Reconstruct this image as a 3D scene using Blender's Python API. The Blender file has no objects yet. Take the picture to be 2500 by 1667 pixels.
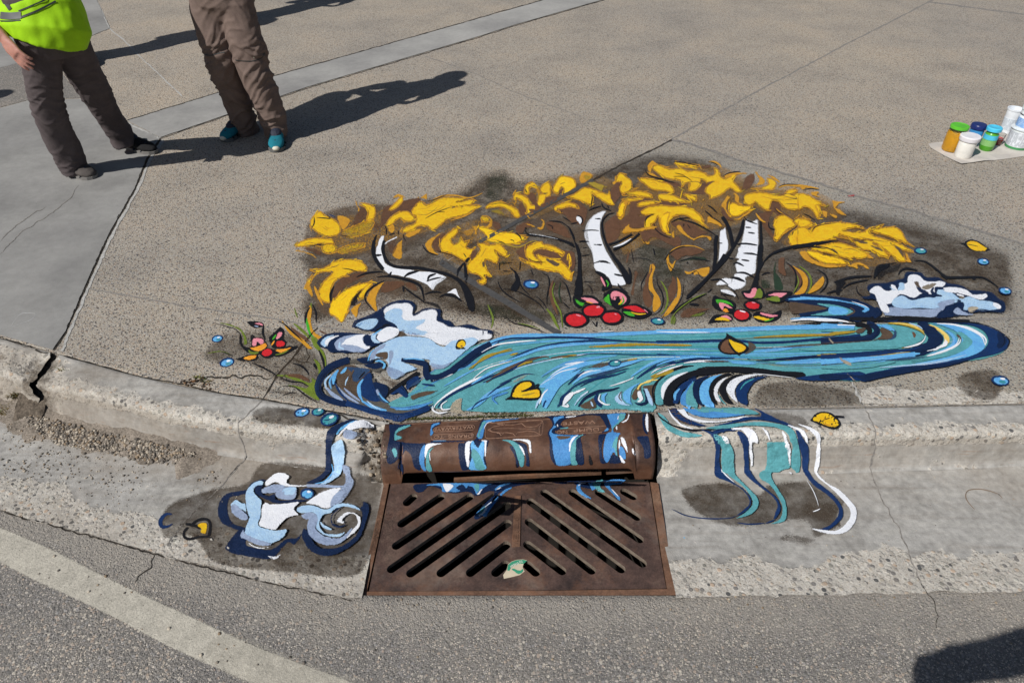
import bpy, bmesh, math, random
from mathutils import Vector, Matrix, noise
from mathutils.bvhtree import BVHTree
from mathutils.geometry import delaunay_2d_cdt
random.seed(7)
SC = bpy.context.scene
COL = SC.collection

# ---------------------------------------------------------------- camera
FPX = 1667.0; CX = 1250.0; CY = 833.5
CAMH = 1.65; PITCH = math.radians(39.0)
cam_d = bpy.data.cameras.new('camera'); cam = bpy.data.objects.new('camera', cam_d)
COL.objects.link(cam); SC.camera = cam
cam_d.sensor_width = 36.0; cam_d.lens = 36.0 * FPX / 2500.0
cam_d.clip_start = 0.02; cam_d.clip_end = 500
cam.location = (0, 0, CAMH); cam.rotation_euler = (math.pi/2 - PITCH, 0, 0)

# ---------------------------------------------------------------- sky and sun
SUN_H = Vector((0.74, 0.67)).normalized()      # shadows fall this way
SUN_EL = math.radians(45.0)
world = bpy.data.worlds.new('World'); SC.world = world; world.use_nodes = True
nt = world.node_tree; bg = nt.nodes['Background']
sky = nt.nodes.new('ShaderNodeTexSky'); sky.sky_type = 'NISHITA'; sky.sun_disc = False
sky.sun_elevation = SUN_EL
sky.sun_rotation = math.atan2(-SUN_H.x, -SUN_H.y)
nt.links.new(sky.outputs[0], bg.inputs[0]); bg.inputs[1].default_value = 0.05
sd = bpy.data.lights.new('sun', 'SUN'); sd.energy = 5.0; sd.angle = math.radians(0.5); sd.color = (1.0, 0.965, 0.91)
so = bpy.data.objects.new('sun', sd); COL.objects.link(so)
sdir = Vector((SUN_H.x*math.cos(SUN_EL), SUN_H.y*math.cos(SUN_EL), -math.sin(SUN_EL)))
so.rotation_euler = sdir.to_track_quat('-Z', 'Y').to_euler(); so.location = (-3, -3, 5)
SC.view_settings.view_transform = 'Standard'; SC.view_settings.look = 'None'
SC.view_settings.exposure = -0.22; SC.view_settings.gamma = 1.0
SC.cycles.transparent_max_bounces = 40
SC.cycles.max_bounces = 6

# ---------------------------------------------------------------- helpers
def ray(px, py):
    u = (px - CX) / FPX; v = (py - CY) / FPX
    s, c = math.sin(PITCH), math.cos(PITCH)
    return Vector((u, c - v*s, -s - v*c))
def P(px, py, z=0.0):
    "point of the photograph at height z, in the world"
    d = ray(px, py); t = (CAMH - z) / -d.z
    return Vector((d.x*t, d.y*t, z))
def PY(px, py, y):
    "point of the photograph on the upright plane y = const"
    d = ray(px, py); t = y / d.y
    return Vector((d.x*t, y, CAMH + d.z*t))
def lin(h):
    h = h.lstrip('#'); r = []
    for i in (0, 2, 4):
        c = int(h[i:i+2], 16) / 255.0
        r.append(c/12.92 if c <= 0.04045 else ((c+0.055)/1.055)**2.4)
    return tuple(r)
def tag(o, label=None, cat=None, group=None, kind=None):
    if label: o['label'] = label
    if cat: o['category'] = cat
    if group: o['group'] = group
    if kind: o['kind'] = kind
    return o
def empty(name, loc=(0, 0, 0), rz=0.0):
    o = bpy.data.objects.new(name, None); COL.objects.link(o)
    o.location = loc; o.rotation_euler = (0, 0, rz); o.empty_display_size = 0.1
    return o
def mesh_obj(name, verts, faces, mat=None, parent=None, smooth=False, mats=None, midx=None, attrs=None):
    me = bpy.data.meshes.new(name); me.from_pydata([tuple(v) for v in verts], [], faces); me.update()
    for m in (mats or ([mat] if mat else [])): me.materials.append(m)
    if midx: me.polygons.foreach_set('material_index', midx)
    if smooth: me.polygons.foreach_set('use_smooth', [True]*len(me.polygons))
    for k, vals in (attrs or {}).items():
        if isinstance(vals[0], (tuple, list)):
            a = me.attributes.new(k, 'FLOAT_COLOR', 'POINT'); a.data.foreach_set('color', [c for v in vals for c in v])
        else:
            a = me.attributes.new(k, 'FLOAT', 'POINT'); a.data.foreach_set('value', list(vals))
    o = bpy.data.objects.new(name, me); COL.objects.link(o)
    if parent: o.parent = parent
    return o
def struct(o): o['kind'] = 'structure'; return o

class NT:
    "small node-tree builder"
    def __init__(s, name, rough=0.8, spec=0.3):
        s.m = bpy.data.materials.new(name); s.m.use_nodes = True; s.t = s.m.node_tree
        s.b = s.t.nodes['Principled BSDF']; s.b.inputs['Roughness'].default_value = rough
        s.b.inputs['Specular IOR Level'].default_value = spec
        s.co = s.t.nodes.new('ShaderNodeNewGeometry').outputs['Position']
    def n(s, t, **kw):
        x = s.t.nodes.new(t)
        for k, v in kw.items(): setattr(x, k, v)
        return x
    def l(s, a, b): s.t.links.new(a, b)
    def objco(s): s.co = s.n('ShaderNodeTexCoord').outputs['Object']; return s
    def noise(s, scale, detail=3, rough=0.55, dist=0.0, co=None):
        x = s.n('ShaderNodeTexNoise'); x.inputs['Scale'].default_value = scale
        x.inputs['Detail'].default_value = detail; x.inputs['Roughness'].default_value = rough
        x.inputs['Distortion'].default_value = dist; s.l(co or s.co, x.inputs['Vector']); return x.outputs['Fac']
    def vor(s, scale, out='Color', feature='F1', rnd=1.0, co=None):
        x = s.n('ShaderNodeTexVoronoi', feature=feature); x.inputs['Scale'].default_value = scale
        x.inputs['Randomness'].default_value = rnd; s.l(co or s.co, x.inputs['Vector'])
        return x.outputs[out]
    def stretch(s, sx, sy, sz, rz=0):
        x = s.n('ShaderNodeMapping'); x.inputs['Scale'].default_value = (sx, sy, sz); x.inputs['Rotation'].default_value = (0, 0, rz)
        s.l(s.co, x.inputs['Vector']); return x.outputs[0]
    def ramp(s, fac, stops, interp='LINEAR'):
        x = s.n('ShaderNodeValToRGB'); e = x.color_ramp.elements; x.color_ramp.interpolation = interp
        while len(e) < len(stops): e.new(0.5)
        for i, (p, c) in enumerate(stops):
            e[i].position = p
            e[i].color = (c, c, c, 1) if isinstance(c, (int, float)) else tuple(c) + (1,)
        s.l(fac, x.inputs[0]); return x.outputs[0]
    def mix(s, fac, a, b, mode='MIX'):
        x = s.n('ShaderNodeMix', data_type='RGBA', blend_type=mode)
        for v, k in ((fac, 0), (a, 6), (b, 7)):
            if hasattr(v, 'is_output') or isinstance(v, bpy.types.NodeSocket): s.l(v, x.inputs[k])
            elif k == 0: x.inputs[k].default_value = v
            else: x.inputs[k].default_value = tuple(v)[:3] + (1,)
        return x.outputs[2]
    def math(s, op, a, b=0.0, c=None, clamp=False):
        x = s.n('ShaderNodeMath', operation=op, use_clamp=clamp)
        for i, v in enumerate((a, b) if c is None else (a, b, c)):
            if isinstance(v, bpy.types.NodeSocket): s.l(v, x.inputs[i])
            else: x.inputs[i].default_value = v
        return x.outputs[0]
    def attr(s, name, out='Fac'):
        x = s.n('ShaderNodeAttribute', attribute_name=name); return x.outputs[out]
    def bump(s, h, strength=0.5, dist=0.002):
        x = s.n('ShaderNodeBump'); x.inputs['Strength'].default_value = strength; x.inputs['Distance'].default_value = dist
        s.l(h, x.inputs['Height']); s.l(x.outputs[0], s.b.inputs['Normal']); return s
    def col(s, c):
        if isinstance(c, bpy.types.NodeSocket): s.l(c, s.b.inputs['Base Color'])
        else: s.b.inputs['Base Color'].default_value = tuple(c)[:3] + (1,)
        return s

def sep(nt_, c):
    x = nt_.n('ShaderNodeSeparateColor'); nt_.l(c, x.inputs[0]); return x.outputs

# ---------------------------------------------------------------- ground materials
def stones(t, scale, cols, cover=0.42, co=None):
    "cells of a Voronoi read as stones: colour of each and a mask of where they show"
    cc = sep(t, t.vor(scale, 'Color', co=co))[0]
    d = t.vor(scale, 'Distance', co=co)
    n = len(cols)
    col = t.ramp(cc, [(i/float(n), c) for i, c in enumerate(cols)], 'CONSTANT')
    mask = t.ramp(d, [(cover-0.07, 1.0), (cover+0.05, 0.0)])
    return col, mask, d

AGG = [(0.36,0.30,0.24),(0.42,0.36,0.29),(0.10,0.09,0.085),(0.30,0.25,0.21),(0.44,0.41,0.37),(0.13,0.13,0.14),(0.40,0.31,0.24),
       (0.48,0.45,0.40),(0.07,0.065,0.065),(0.33,0.32,0.31),(0.40,0.35,0.27),(0.27,0.21,0.17)]
def mat_aggregate(name, tint=(1, 1, 1), sc=1.0, cover=0.46):
    t = NT(name, 0.85, 0.25)
    w = t.noise(2.2, 4); w2 = t.noise(0.55, 3)
    c1, m1, d1 = stones(t, 125*sc, AGG, cover)
    c2, m2, d2 = stones(t, 210*sc, AGG[::-1], 0.44)
    fine = t.noise(420, 2)
    base = t.ramp(fine, [(0.3, (0.29, 0.26, 0.22)), (0.7, (0.45, 0.41, 0.36))])
    c = t.mix(t.math('MULTIPLY', m2, 0.75), base, c2)
    c = t.mix(m1, c, c1)
    mod = t.ramp(w, [(0.25, (0.83, 0.83, 0.83)), (0.5, (0.99, 0.99, 0.98)), (0.78, (1.09, 1.05, 1.0))])
    c = t.mix(1.0, c, mod, 'MULTIPLY')
    mod2 = t.ramp(w2, [(0.35, (0.92, 0.92, 0.93)), (0.65, (1.06, 1.03, 0.99))])
    c = t.mix(1.0, c, mod2, 'MULTIPLY')
    if tint != (1, 1, 1): c = t.mix(1.0, c, tint, 'MULTIPLY')
    h = t.math('ADD', t.math('MULTIPLY', m1, 0.9), t.math('MULTIPLY', fine, 0.6))
    t.col(c).bump(h, 0.75, 0.0028); return t.m
M_agg = mat_aggregate('exposed_aggregate', (1.05, 1.06, 1.07))
M_agg_grey = mat_aggregate('exposed_aggregate_grey', (0.93, 0.97, 1.0), 0.9, 0.40)

def mat_concrete(name, base=(0.34, 0.335, 0.325), streak=0.0, dark=(0.24, 0.235, 0.225)):
    t = NT(name, 0.85, 0.25)
    a = t.noise(3.0, 5, 0.6); b = t.noise(28, 4, 0.6); f = t.noise(330, 2)
    c = t.ramp(a, [(0.28, dark), (0.55, base), (0.8, tuple(min(1, x*1.13) for x in base))])
    c = t.mix(0.16, c, t.ramp(b, [(0.3, 0.30), (0.7, 0.72)]), 'OVERLAY')
    c = t.mix(0.22, c, t.ramp(f, [(0.3, 0.30), (0.7, 0.70)]), 'OVERLAY')
    g = t.noise(1.1, 4, 0.6); c = t.mix(1.0, c, t.ramp(g, [(0.32, (0.72, 0.72, 0.73)), (0.6, (1.04, 1.04, 1.03))]), 'MULTIPLY')
    pit = t.vor(38, 'Distance'); pm = t.ramp(pit, [(0.045, 1.0), (0.075, 0.0)])
    c = t.mix(t.math('MULTIPLY', pm, 0.55), c, (0.06, 0.055, 0.05))
    t.col(c).bump(t.math('ADD', f, t.math('MULTIPLY', b, 0.8)), 0.18, 0.001); return t.m
M_slab = mat_concrete('smooth_concrete', (0.30, 0.296, 0.288), dark=(0.235, 0.232, 0.226))
M_ribbon = mat_concrete('ribbon_concrete', (0.335, 0.33, 0.32), dark=(0.28, 0.275, 0.27))

def mat_kerb():
    "concrete with worn patches where the stones show (rough) and soil (dirt)"
    t = NT('kerb_concrete', 0.85, 0.25)
    a = t.noise(5, 5, 0.62); b = t.noise(40, 4, 0.6); f = t.noise(300, 2)
    smooth = t.ramp(a, [(0.3, (0.265, 0.255, 0.24)), (0.5, (0.36, 0.35, 0.333)), (0.75, (0.435, 0.425, 0.405))])
    st = t.noise(9, 4, 0.6, co=t.stretch(0.35, 5, 9))
    smooth = t.mix(0.40, smooth, t.ramp(st, [(0.3, (0.34, 0.31, 0.28)), (0.5, (0.5, 0.5, 0.5)), (0.72, (0.62, 0.61, 0.58))]), 'OVERLAY')
    rust = t.noise(7, 4, 0.7, co=t.stretch(0.5, 8, 12))
    smooth = t.mix(t.math('MULTIPLY', t.ramp(rust, [(0.60, 0.0), (0.68, 0.6)]), t.attr('face')), smooth, (0.27, 0.15, 0.09))
    c1, m1, d1 = stones(t, 62, [(0.36,0.33,0.29),(0.47,0.44,0.39),(0.20,0.19,0.18),(0.44,0.34,0.26),(0.50,0.48,0.43),(0.33,0.31,0.29),(0.10,0.10,0.10),(0.42,0.38,0.32),(0.26,0.25,0.22),(0.48,0.40,0.32)], 0.43)
    c2, m2, d2 = stones(t, 150, AGG, 0.42)
    mort = t.ramp(f, [(0.3, (0.38, 0.355, 0.315)), (0.7, (0.58, 0.55, 0.50))])
    r = t.mix(t.math('MULTIPLY', m2, 0.45), mort, c2)
    pick = t.ramp(sep(t, t.vor(62, 'Color'))[1], [(0.42, 0.0), (0.45, 1.0)])
    r = t.mix(t.math('MULTIPLY', m1, pick), r, c1)
    edge = t.math('ADD', t.attr('rough'), t.math('MULTIPLY', t.math('SUBTRACT', t.noise(10, 5, 0.7), 0.5), 2.3))
    rm = t.ramp(edge, [(0.47, 0.0), (0.55, 1.0)])
    c = t.mix(rm, smooth, r)
    c = t.mix(0.5, c, t.ramp(b, [(0.3, 0.32), (0.7, 0.70)]), 'OVERLAY')
    de = t.math('ADD', t.attr('dirt'), t.math('MULTIPLY', t.math('SUBTRACT', t.noise(14, 4, 0.7), 0.5), 1.1))
    dm = t.ramp(de, [(0.42, 0.0), (0.70, 0.92)])
    dirtc = t.ramp(t.noise(120, 4, 0.7), [(0.3, (0.035, 0.028, 0.02)), (0.55, (0.13, 0.105, 0.08)), (0.75, (0.27, 0.235, 0.19))])
    tan = t.math('ADD', t.attr('tan'), t.math('MULTIPLY', t.math('SUBTRACT', t.noise(3.5, 6, 0.7), 0.5), 1.2))
    c = t.mix(t.ramp(tan, [(0.30, 0.0), (0.75, 0.65)]), c, t.ramp(t.noise(60, 4, 0.7), [(0.3, (0.20, 0.165, 0.13)), (0.7, (0.335, 0.29, 0.24))]))
    c = t.mix(dm, c, dirtc)
    h = t.math('ADD', t.math('MULTIPLY', t.math('MULTIPLY', m1, rm), 1.5), t.math('ADD', f, t.math('MULTIPLY', b, 1.5)))
    t.col(c).bump(h, 0.55, 0.0025); return t.m
M_kerb = mat_kerb()

def mat_asphalt():
    t = NT('asphalt', 0.9, 0.2)
    c1, m1, d1 = stones(t, 115, [(0.17,0.165,0.16),(0.25,0.24,0.235),(0.11,0.11,0.11),(0.30,0.27,0.24),(0.20,0.20,0.205),(0.36,0.34,0.31),(0.22,0.205,0.19),(0.15,0.145,0.14),(0.27,0.23,0.20)], 0.48)
    c2, m2, d2 = stones(t, 250, [(0.13,0.125,0.12),(0.24,0.235,0.23),(0.19,0.18,0.17),(0.42,0.39,0.35),(0.21,0.20,0.20),(0.16,0.16,0.165)], 0.46)
    f = t.noise(380, 2)
    base = t.ramp(f, [(0.3, (0.075, 0.073, 0.07)), (0.7, (0.20, 0.195, 0.19))])
    c = t.mix(m2, base, c2); pick = t.ramp(sep(t, t.vor(115, 'Color'))[2], [(0.38, 0.0), (0.42, 1.0)])
    c = t.mix(t.math('MULTIPLY', m1, pick), c, c1)
    w = t.noise(2.3, 5, 0.6)
    c = t.mix(1.0, c, t.ramp(w, [(0.3, (1.35, 1.32, 1.30)), (0.55, (1.62, 1.56, 1.48)), (0.75, (1.85, 1.72, 1.58))]), 'MULTIPLY')
    du = t.math('ADD', t.attr('dust'), t.math('MULTIPLY', t.math('SUBTRACT', t.noise(12, 5, 0.7), 0.5), 1.3))
    c = t.mix(t.math('MULTIPLY', t.ramp(du, [(0.35, 0.0), (0.75, 0.75)]), t.ramp(t.noise(150, 3), [(0.35, 0.45), (0.6, 1.0)])), c, (0.37, 0.34, 0.30))
    h = t.math('ADD', t.math('ADD', m2, t.math('MULTIPLY', m1, 0.8)), f)
    t.col(c).bump(h, 0.7, 0.0035); return t.m
M_asph = mat_asphalt()

def mat_joint(name, c1, c2, rough=0.9):
    t = NT(name, rough, 0.2); t.col(t.ramp(t.noise(60, 4, 0.7), [(0.35, c1), (0.65, c2)])).bump(t.noise(150, 3), 0.6, 0.003); return t.m
M_dark = mat_joint('joint_dirt', (0.012, 0.011, 0.01), (0.07, 0.06, 0.05))
M_jlight = mat_joint('joint_mortar', (0.30, 0.30, 0.29), (0.52, 0.51, 0.49))
M_seal = mat_joint('joint_sealant', (0.055, 0.055, 0.057), (0.085, 0.083, 0.083), 0.7)
M_jgrey = mat_joint('joint_grey', (0.16, 0.15, 0.14), (0.30, 0.28, 0.26))
M_under = mat_joint('soil', (0.05, 0.04, 0.03), (0.10, 0.08, 0.06))

# ---------------------------------------------------------------- kerb and gutter lines (functions of world x)
def line(pts, z):
    w = [P(x, y, z) for x, y in pts]; w.sort(key=lambda p: p.x)
    xs = [p.x for p in w]; ys = [p.y for p in w]
    def f(x):
        if x <= xs[0]: k = 0
        elif x >= xs[-1]: k = len(xs)-2
        else: k = max(i for i in range(len(xs)-1) if xs[i] <= x)
        t = (x - xs[k]) / (xs[k+1]-xs[k]); return ys[k] + (ys[k+1]-ys[k])*t
    def g(x):   # smoothed
        return sum(f(x+d) for d in (-0.10, -0.05, 0, 0.05, 0.10)) / 5
    return g
ZG = -0.130; ZE = -0.108; ZR = -0.112
yJ = line([(-120,790),(0,822),(157,866),(350,919),(546,959),(644,972),(785,997),(870,1013),(951,1029),(1250,1018),(1590,1003),(1700,997),(2000,994),(2335,987),(2500,984),(2700,980)], 0)
yN = line([(-120,872),(0,905),(92,933),(225,961),(402,1005),(578,1040),(807,1064),(951,1088),(1590,1068),(1700,1066),(2000,1061),(2500,1055),(2700,1052)], -0.004)
yG = line([(-120,945),(0,977),(84,1000),(225,1040),(422,1082),(600,1113),(807,1143),(951,1178),(1590,1158),(1700,1151),(2000,1148),(2134,1143),(2500,1130),(2700,1124)], ZG)
yE = line([(-150,1205),(0,1246),(168,1292),(459,1372),(861,1464),(1270,1459),(1650,1459),(2250,1447),(2500,1444),(2700,1442)], ZE)

# hood and grate footprint
HL = P(951, 1036).x; HR = P(1592, 1004).x
GFL, GFR = P(886, 1460, ZG+0.004), P(1650, 1456, ZG+0.004)
GBL, GBR = P(938, 1180, ZG+0.004), P(1601, 1165, ZG+0.004)

def sm(a, b, x):
    t = max(0.0, min(1.0, (x-a)/(b-a))); return t*t*(3-2*t)
def fb(x, y, s, seed=0.0):
    return noise.fractal(Vector((x*s, y*s, seed)), 0.9, 2.1, 4)

# kerb rows: (fraction, z, rough, face)
def kerb_col(x):
    j, n, g = yJ(x), yN(x), yG(x)
    rows = []
    def add(y, z, r, fc=0.0, d=0.0): rows.append((y, z, r, fc, d))
    j -= 0.004
    add(j+0.0, -0.05, 0, 0, 1); add(j, -0.004, 0.1, 0, 0.6); add(j-0.006, 0.0, 0.12)
    w = j - n
    for k in range(1, 9): add(j-0.006-(w-0.012)*k/9.0, -0.004*k/9.0, 0.12 + 0.75*sm(0.35, 0.95, k/9.0))
    for k in range(0, 7):
        a = k/6.0*math.pi/2; add(n+0.016-0.020*math.sin(a), -0.004-0.018*(1-math.cos(a)), 0.92, 0.0)
    y0, y1 = n-0.004, g
    for k in range(1, 10):
        f = k/10.0; add(y0+(y1-y0)*f**1.15, -0.022+(ZG+0.012+0.022)*f, 0.85*(1-sm(0.1, 0.4, f)) + 0.12, 1.0)
    add(y1-0.006, ZG+0.003, 0.25, 0.6, 0.35); add(y1-0.016, ZG, 0.25, 0.2, 0.35)
    return rows
def build_kerb(name, xa, xb, step, left, rag=(0, 0), rubble=0.0):
    n = int((xb-xa)/step); V = []; A = {'rough': [], 'face': [], 'dirt': [], 'tan': []}; R = None
    for i in range(n+1):
        x = xa + (xb-xa)*i/n; rows = kerb_col(x); R = len(rows)
        for k, (y, z, r, fc, d) in enumerate(rows):
            nn = 0.0035*fb(x, y+z*2, 9) + 0.0015*fb(x, y+z, 40, 3)
            rr = r*0.0030*fb(x, y+z, 26, 8)
            if 2 < k:
                z += nn*0.6 + rr; y -= rr + (nn if fc else 0)
            xx = x
            # the broken corner beside the hood
            if left:
                h = sm(0.115, 0.02, xb - x + 0.05*fb(x*1.0, (y+z)*1.0, 12, 5)) * sm(0.006, 0.02, yJ(x)-y)
                if h > 0:
                    deep = h*(0.030+0.028*fb(x, y-z, 22, 1))
                    z -= deep*(1-fc*0.7); y += deep*fc*1.1; d = max(d, h*(0.72+0.3*fb(x, y+z, 15, 2))); r = max(r, h)
                if x > xb-0.02: z -= 0.01*fb(x, y, 50, 4)
            else:
                h = sm(0.03, 0.0, x - xa) * (0.5+fb(x, y+z, 30, 5))
                r = max(r, sm(0.16, 0.02, x-xa)*0.9*(1.0 if k > 6 else 0.2)); z -= max(0, h)*0.010
            ea, eb = sm(0.14, 0, x-xa)*rag[0], sm(0.14, 0, xb-x)*rag[1]
            if ea+eb > 0:
                xx += 0.030*fb(y, z, 9, 5)*(ea+eb) + 0.012*fb(y, z, 40, 2)*(ea+eb)
                if k > 2: z -= (ea+eb)*(0.010+0.016*abs(fb(x, y, 16, 7))); r = max(r, 0.75*(ea+eb)); d = max(d, 0.45*(ea+eb)+0.1)
            if rubble and k > 3: z += rubble*0.012*fb(x, y-z, 13, 4)-0.004; y += rubble*0.012*fb(x, y-z, 13, 9); r = 0.8; d = max(d, 0.35)
            V.append((xx, y, z)); A['tan'].append(0.20+0.32*fc+0.25*sm(-0.5, -1.6, x)); A['rough'].append(r); A['face'].append(fc); A['dirt'].append(d)
    F = [(i*R+k, i*R+k+1, (i+1)*R+k+1, (i+1)*R+k) for i in range(n) for k in range(R-1)]
    o = mesh_obj(name, V, F, M_kerb, smooth=True, attrs=A); return struct(o)
GAPX = P(110, 900).x
kerbs = [build_kerb('kerb', GAPX, HL-0.004, 0.008, True, (1, 0)), build_kerb('kerb', HR+0.006, 3.6, 0.008, False),
         build_kerb('kerb', -4.6, GAPX-0.034, 0.012, False, (0, 1), 1.0)]

# gutter pan with the hole for the grate
def build_gutter():
    xs = [-4.6 + 0.02*i for i in range(int(8.2/0.02)+1)]
    for v in (GFL.x, GFR.x, GBL.x, GBR.x): pass
    R = 26; V = []; A = {'rough': [], 'face': [], 'dirt': [], 'tan': []}
    for x in xs:
        g, e = yG(x)-0.014, yE(x)
        for k in range(R):
            f = k/(R-1.0); y = g + (e-g)*f + (0.010*fb(x, 0.3, 8, 3)+0.004*fb(x, 0.7, 40, 3))*sm(0.8, 1.0, f)*(0 if GFL.x-0.03 < x < GFR.x+0.03 else 1)
            z = ZG + (ZE-ZG)*f**1.5 - 0.004*math.sin(math.pi*min(1, f*1.2)) + 0.003*fb(x, y, 5)*(1-sm(0.9, 1, f))
            r = 0.06 + 0.9*sm(0.62, 0.80, f + 0.08*fb(x, 0.0, 3, 2)*1.5)
            d = 0.0
            A['rough'].append(r); A['face'].append(0.0)
            if x < HL-0.3: d = 0.16*sm(0.30, 0.0, f)
            A['tan'].append(0.18 + 0.55*sm(0.6, 0.0, f)*(1.0 if x < HL else 0.55) + 0.25*sm(0.7, 0.95, f)*(1 if x < HL else 0.3)); A['dirt'].append(d); V.append((x, y, z + r*0.003*fb(x, y, 30, 6)*(1-sm(0.9, 1, f))))
    F = []
    for i in range(len(xs)-1):
        for k in range(R-1):
            c = [V[i*R+k], V[i*R+k+1], V[(i+1)*R+k+1], V[(i+1)*R+k]]
            mx = sum(p[0] for p in c)/4; my = sum(p[1] for p in c)/4
            t = (my-GFL.y)/(GBL.y-GFL.y); xl = GFL.x+(GBL.x-GFL.x)*t + 0.006; xr = GFR.x+(GBR.x-GFR.x)*t - 0.006
            if xl < mx < xr: continue
            if GFL.x < mx < GFR.x and my < GFL.y+0.004: continue
            F.append((i*R+k, i*R+k+1, (i+1)*R+k+1, (i+1)*R+k))
    return struct(mesh_obj('gutter', V, F, M_kerb, smooth=True, attrs=A))
gutter = build_gutter()

# road
def build_road():
    xs = [-4.6 + 0.02*i for i in range(int(8.2/0.02)+1)]; R = 40; V = []; DU = []
    for x in xs:
        e = yE(max(-4.6, min(3.6, x)))
        if GFL.x-0.01 < x < GFR.x+0.01: e = GFL.y+0.001
        for k in range(R):
            f = max(0, k-1)/(R-2.0); y = e + 0.012 - 2.6*f**1.3 + (0.0 if GFL.x-0.02 < x < GFR.x+0.02 else 0.035 if k == 0 else 0) - (0.012 if GFL.x-0.02 < x < GFR.x+0.02 else 0)*(1 if k > 0 else 0.4)
            DU.append(sm(0.30, 0.0, e-y)*0.75); V.append((x, y, ZR - 0.001 + 0.02*f + 0.004*fb(x, y, 3)*min(1, f*8) - (0.012 if k == 0 else 0)))
    F = [(i*R+k, i*R+k+1, (i+1)*R+k+1, (i+1)*R+k) for i in range(len(xs)-1) for k in range(R-1)]
    o = struct(mesh_obj('road', V, F, M_asph, smooth=True, attrs={'dust': DU})); return o
road = build_road()
far = struct(mesh_obj('ground', [(-60,-60,-1.3),(60,-60,-1.3),(60,80,-1.3),(-60,80,-1.3)], [(0,1,2,3)], M_under))

# pavement: one wide sheet, its front edge the kerb joint
def build_pave():
    xs = [-4.6 + 0.04*i for i in range(int(8.2/0.04)+2)]; V = []
    for x in xs:
        j = yJ(x)
        V += [(x, j, -0.06), (x, j+0.001, -0.003), (x, j+0.004, 0.0), (x, 60.0, 0.0)]
    F = [(i*4+k, (i+1)*4+k, (i+1)*4+k+1, i*4+k+1) for i in range(len(xs)-1) for k in range(3)]
    n0 = len(V); V += [(-40, 2.7, 0), (-4.6, 2.7, 0), (-4.6, 60, 0), (-40, 60, 0), (3.6, 1.7, 0), (40, 1.7, 0), (40, 60, 0), (3.6, 60, 0)]
    F += [(n0, n0+1, n0+2, n0+3), (n0+4, n0+5, n0+6, n0+7)]
    return struct(mesh_obj('pavement', V, F, M_agg))
pave = build_pave()

def sheet(name, pts, z, mat, jag=0.0, worldpts=False, clampJ=False, step=0.03):
    w = [Vector(p) if worldpts else P(p[0], p[1], 0) for p in pts]; out = []
    for i in range(len(w)):
        a, b = w[i], w[(i+1) % len(w)]; n = max(1, int((b-a).length/step)) if jag else 1
        for k in range(n):
            p = a.lerp(b, k/n)
            if jag: p = p + Vector((jag*fb(p.x, p.y, 14), jag*fb(p.x, p.y, 14, 5), 0))
            if clampJ and p.y < yJ(p.x)+0.006: p.y = yJ(p.x)+0.006
            out.append((p.x, p.y, z))
    bm = bmesh.new(); vs = [bm.verts.new(p) for p in out]; f = bm.faces.new(vs); f.normal_update()
    if f.normal.z < 0: f.normal_flip()
    bmesh.ops.triangulate(bm, faces=[f])
    me = bpy.data.meshes.new(name); bm.to_mesh(me); bm.free(); me.materials.append(mat)
    o = bpy.data.objects.new(name, me); COL.objects.link(o); return struct(o)
slab = sheet('pavement', [(-60,250),(0,266),(73,246),(199,243),(240,252),(311,298),(392,338),(360,386),(329,461),(264,576),(207,702),(161,809),(126,859),(108,858),(52,838),(-20,814),(-300,740)], 0.004, M_slab, 0.002, clampJ=True)
slab_far = sheet('pavement', [(-60,-60),(235,-60),(236,0),(252,36),(270,70),(205,95),(70,150),(-60,182)], 0.003, M_slab, 0.01)
ribbon = sheet('pavement', [(311,296),(505,237),(661,190),(1021,89),(1260,21),(1400,-19),(1540,-19),(1260,61),(1173,89),(750,214),(392,337)], 0.004, M_ribbon, 0.0025)
slab_left = sheet('road', [(-400,120),(-60,166),(70,152),(150,180),(199,240),(73,244),(0,263),(-60,247),(-400,300)], 0.002, M_asph, 0.004)
apex = sheet('pavement', [(1640,343),(1821,397),(2000,448),(2088,477),(2240,519),(2450,582),(2560,615),(2560,774),(2380,781),(2000,797),(1650,806),(1366,818),(1200,721),(1075,646),(1216,567),(1448,440)], 0.002, M_agg_grey, 0.0)
front = sheet('pavement', [(2560,776),(2380,782),(2000,798),(1650,807),(1366,819),(1150,822),(800,812),(760,850),(690,930),(652,972),(785,1000),(951,1030),(1590,1005),(2000,996),(2335,989),(2560,984)], 0.0016, M_agg_grey, 0.0, clampJ=True)

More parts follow.
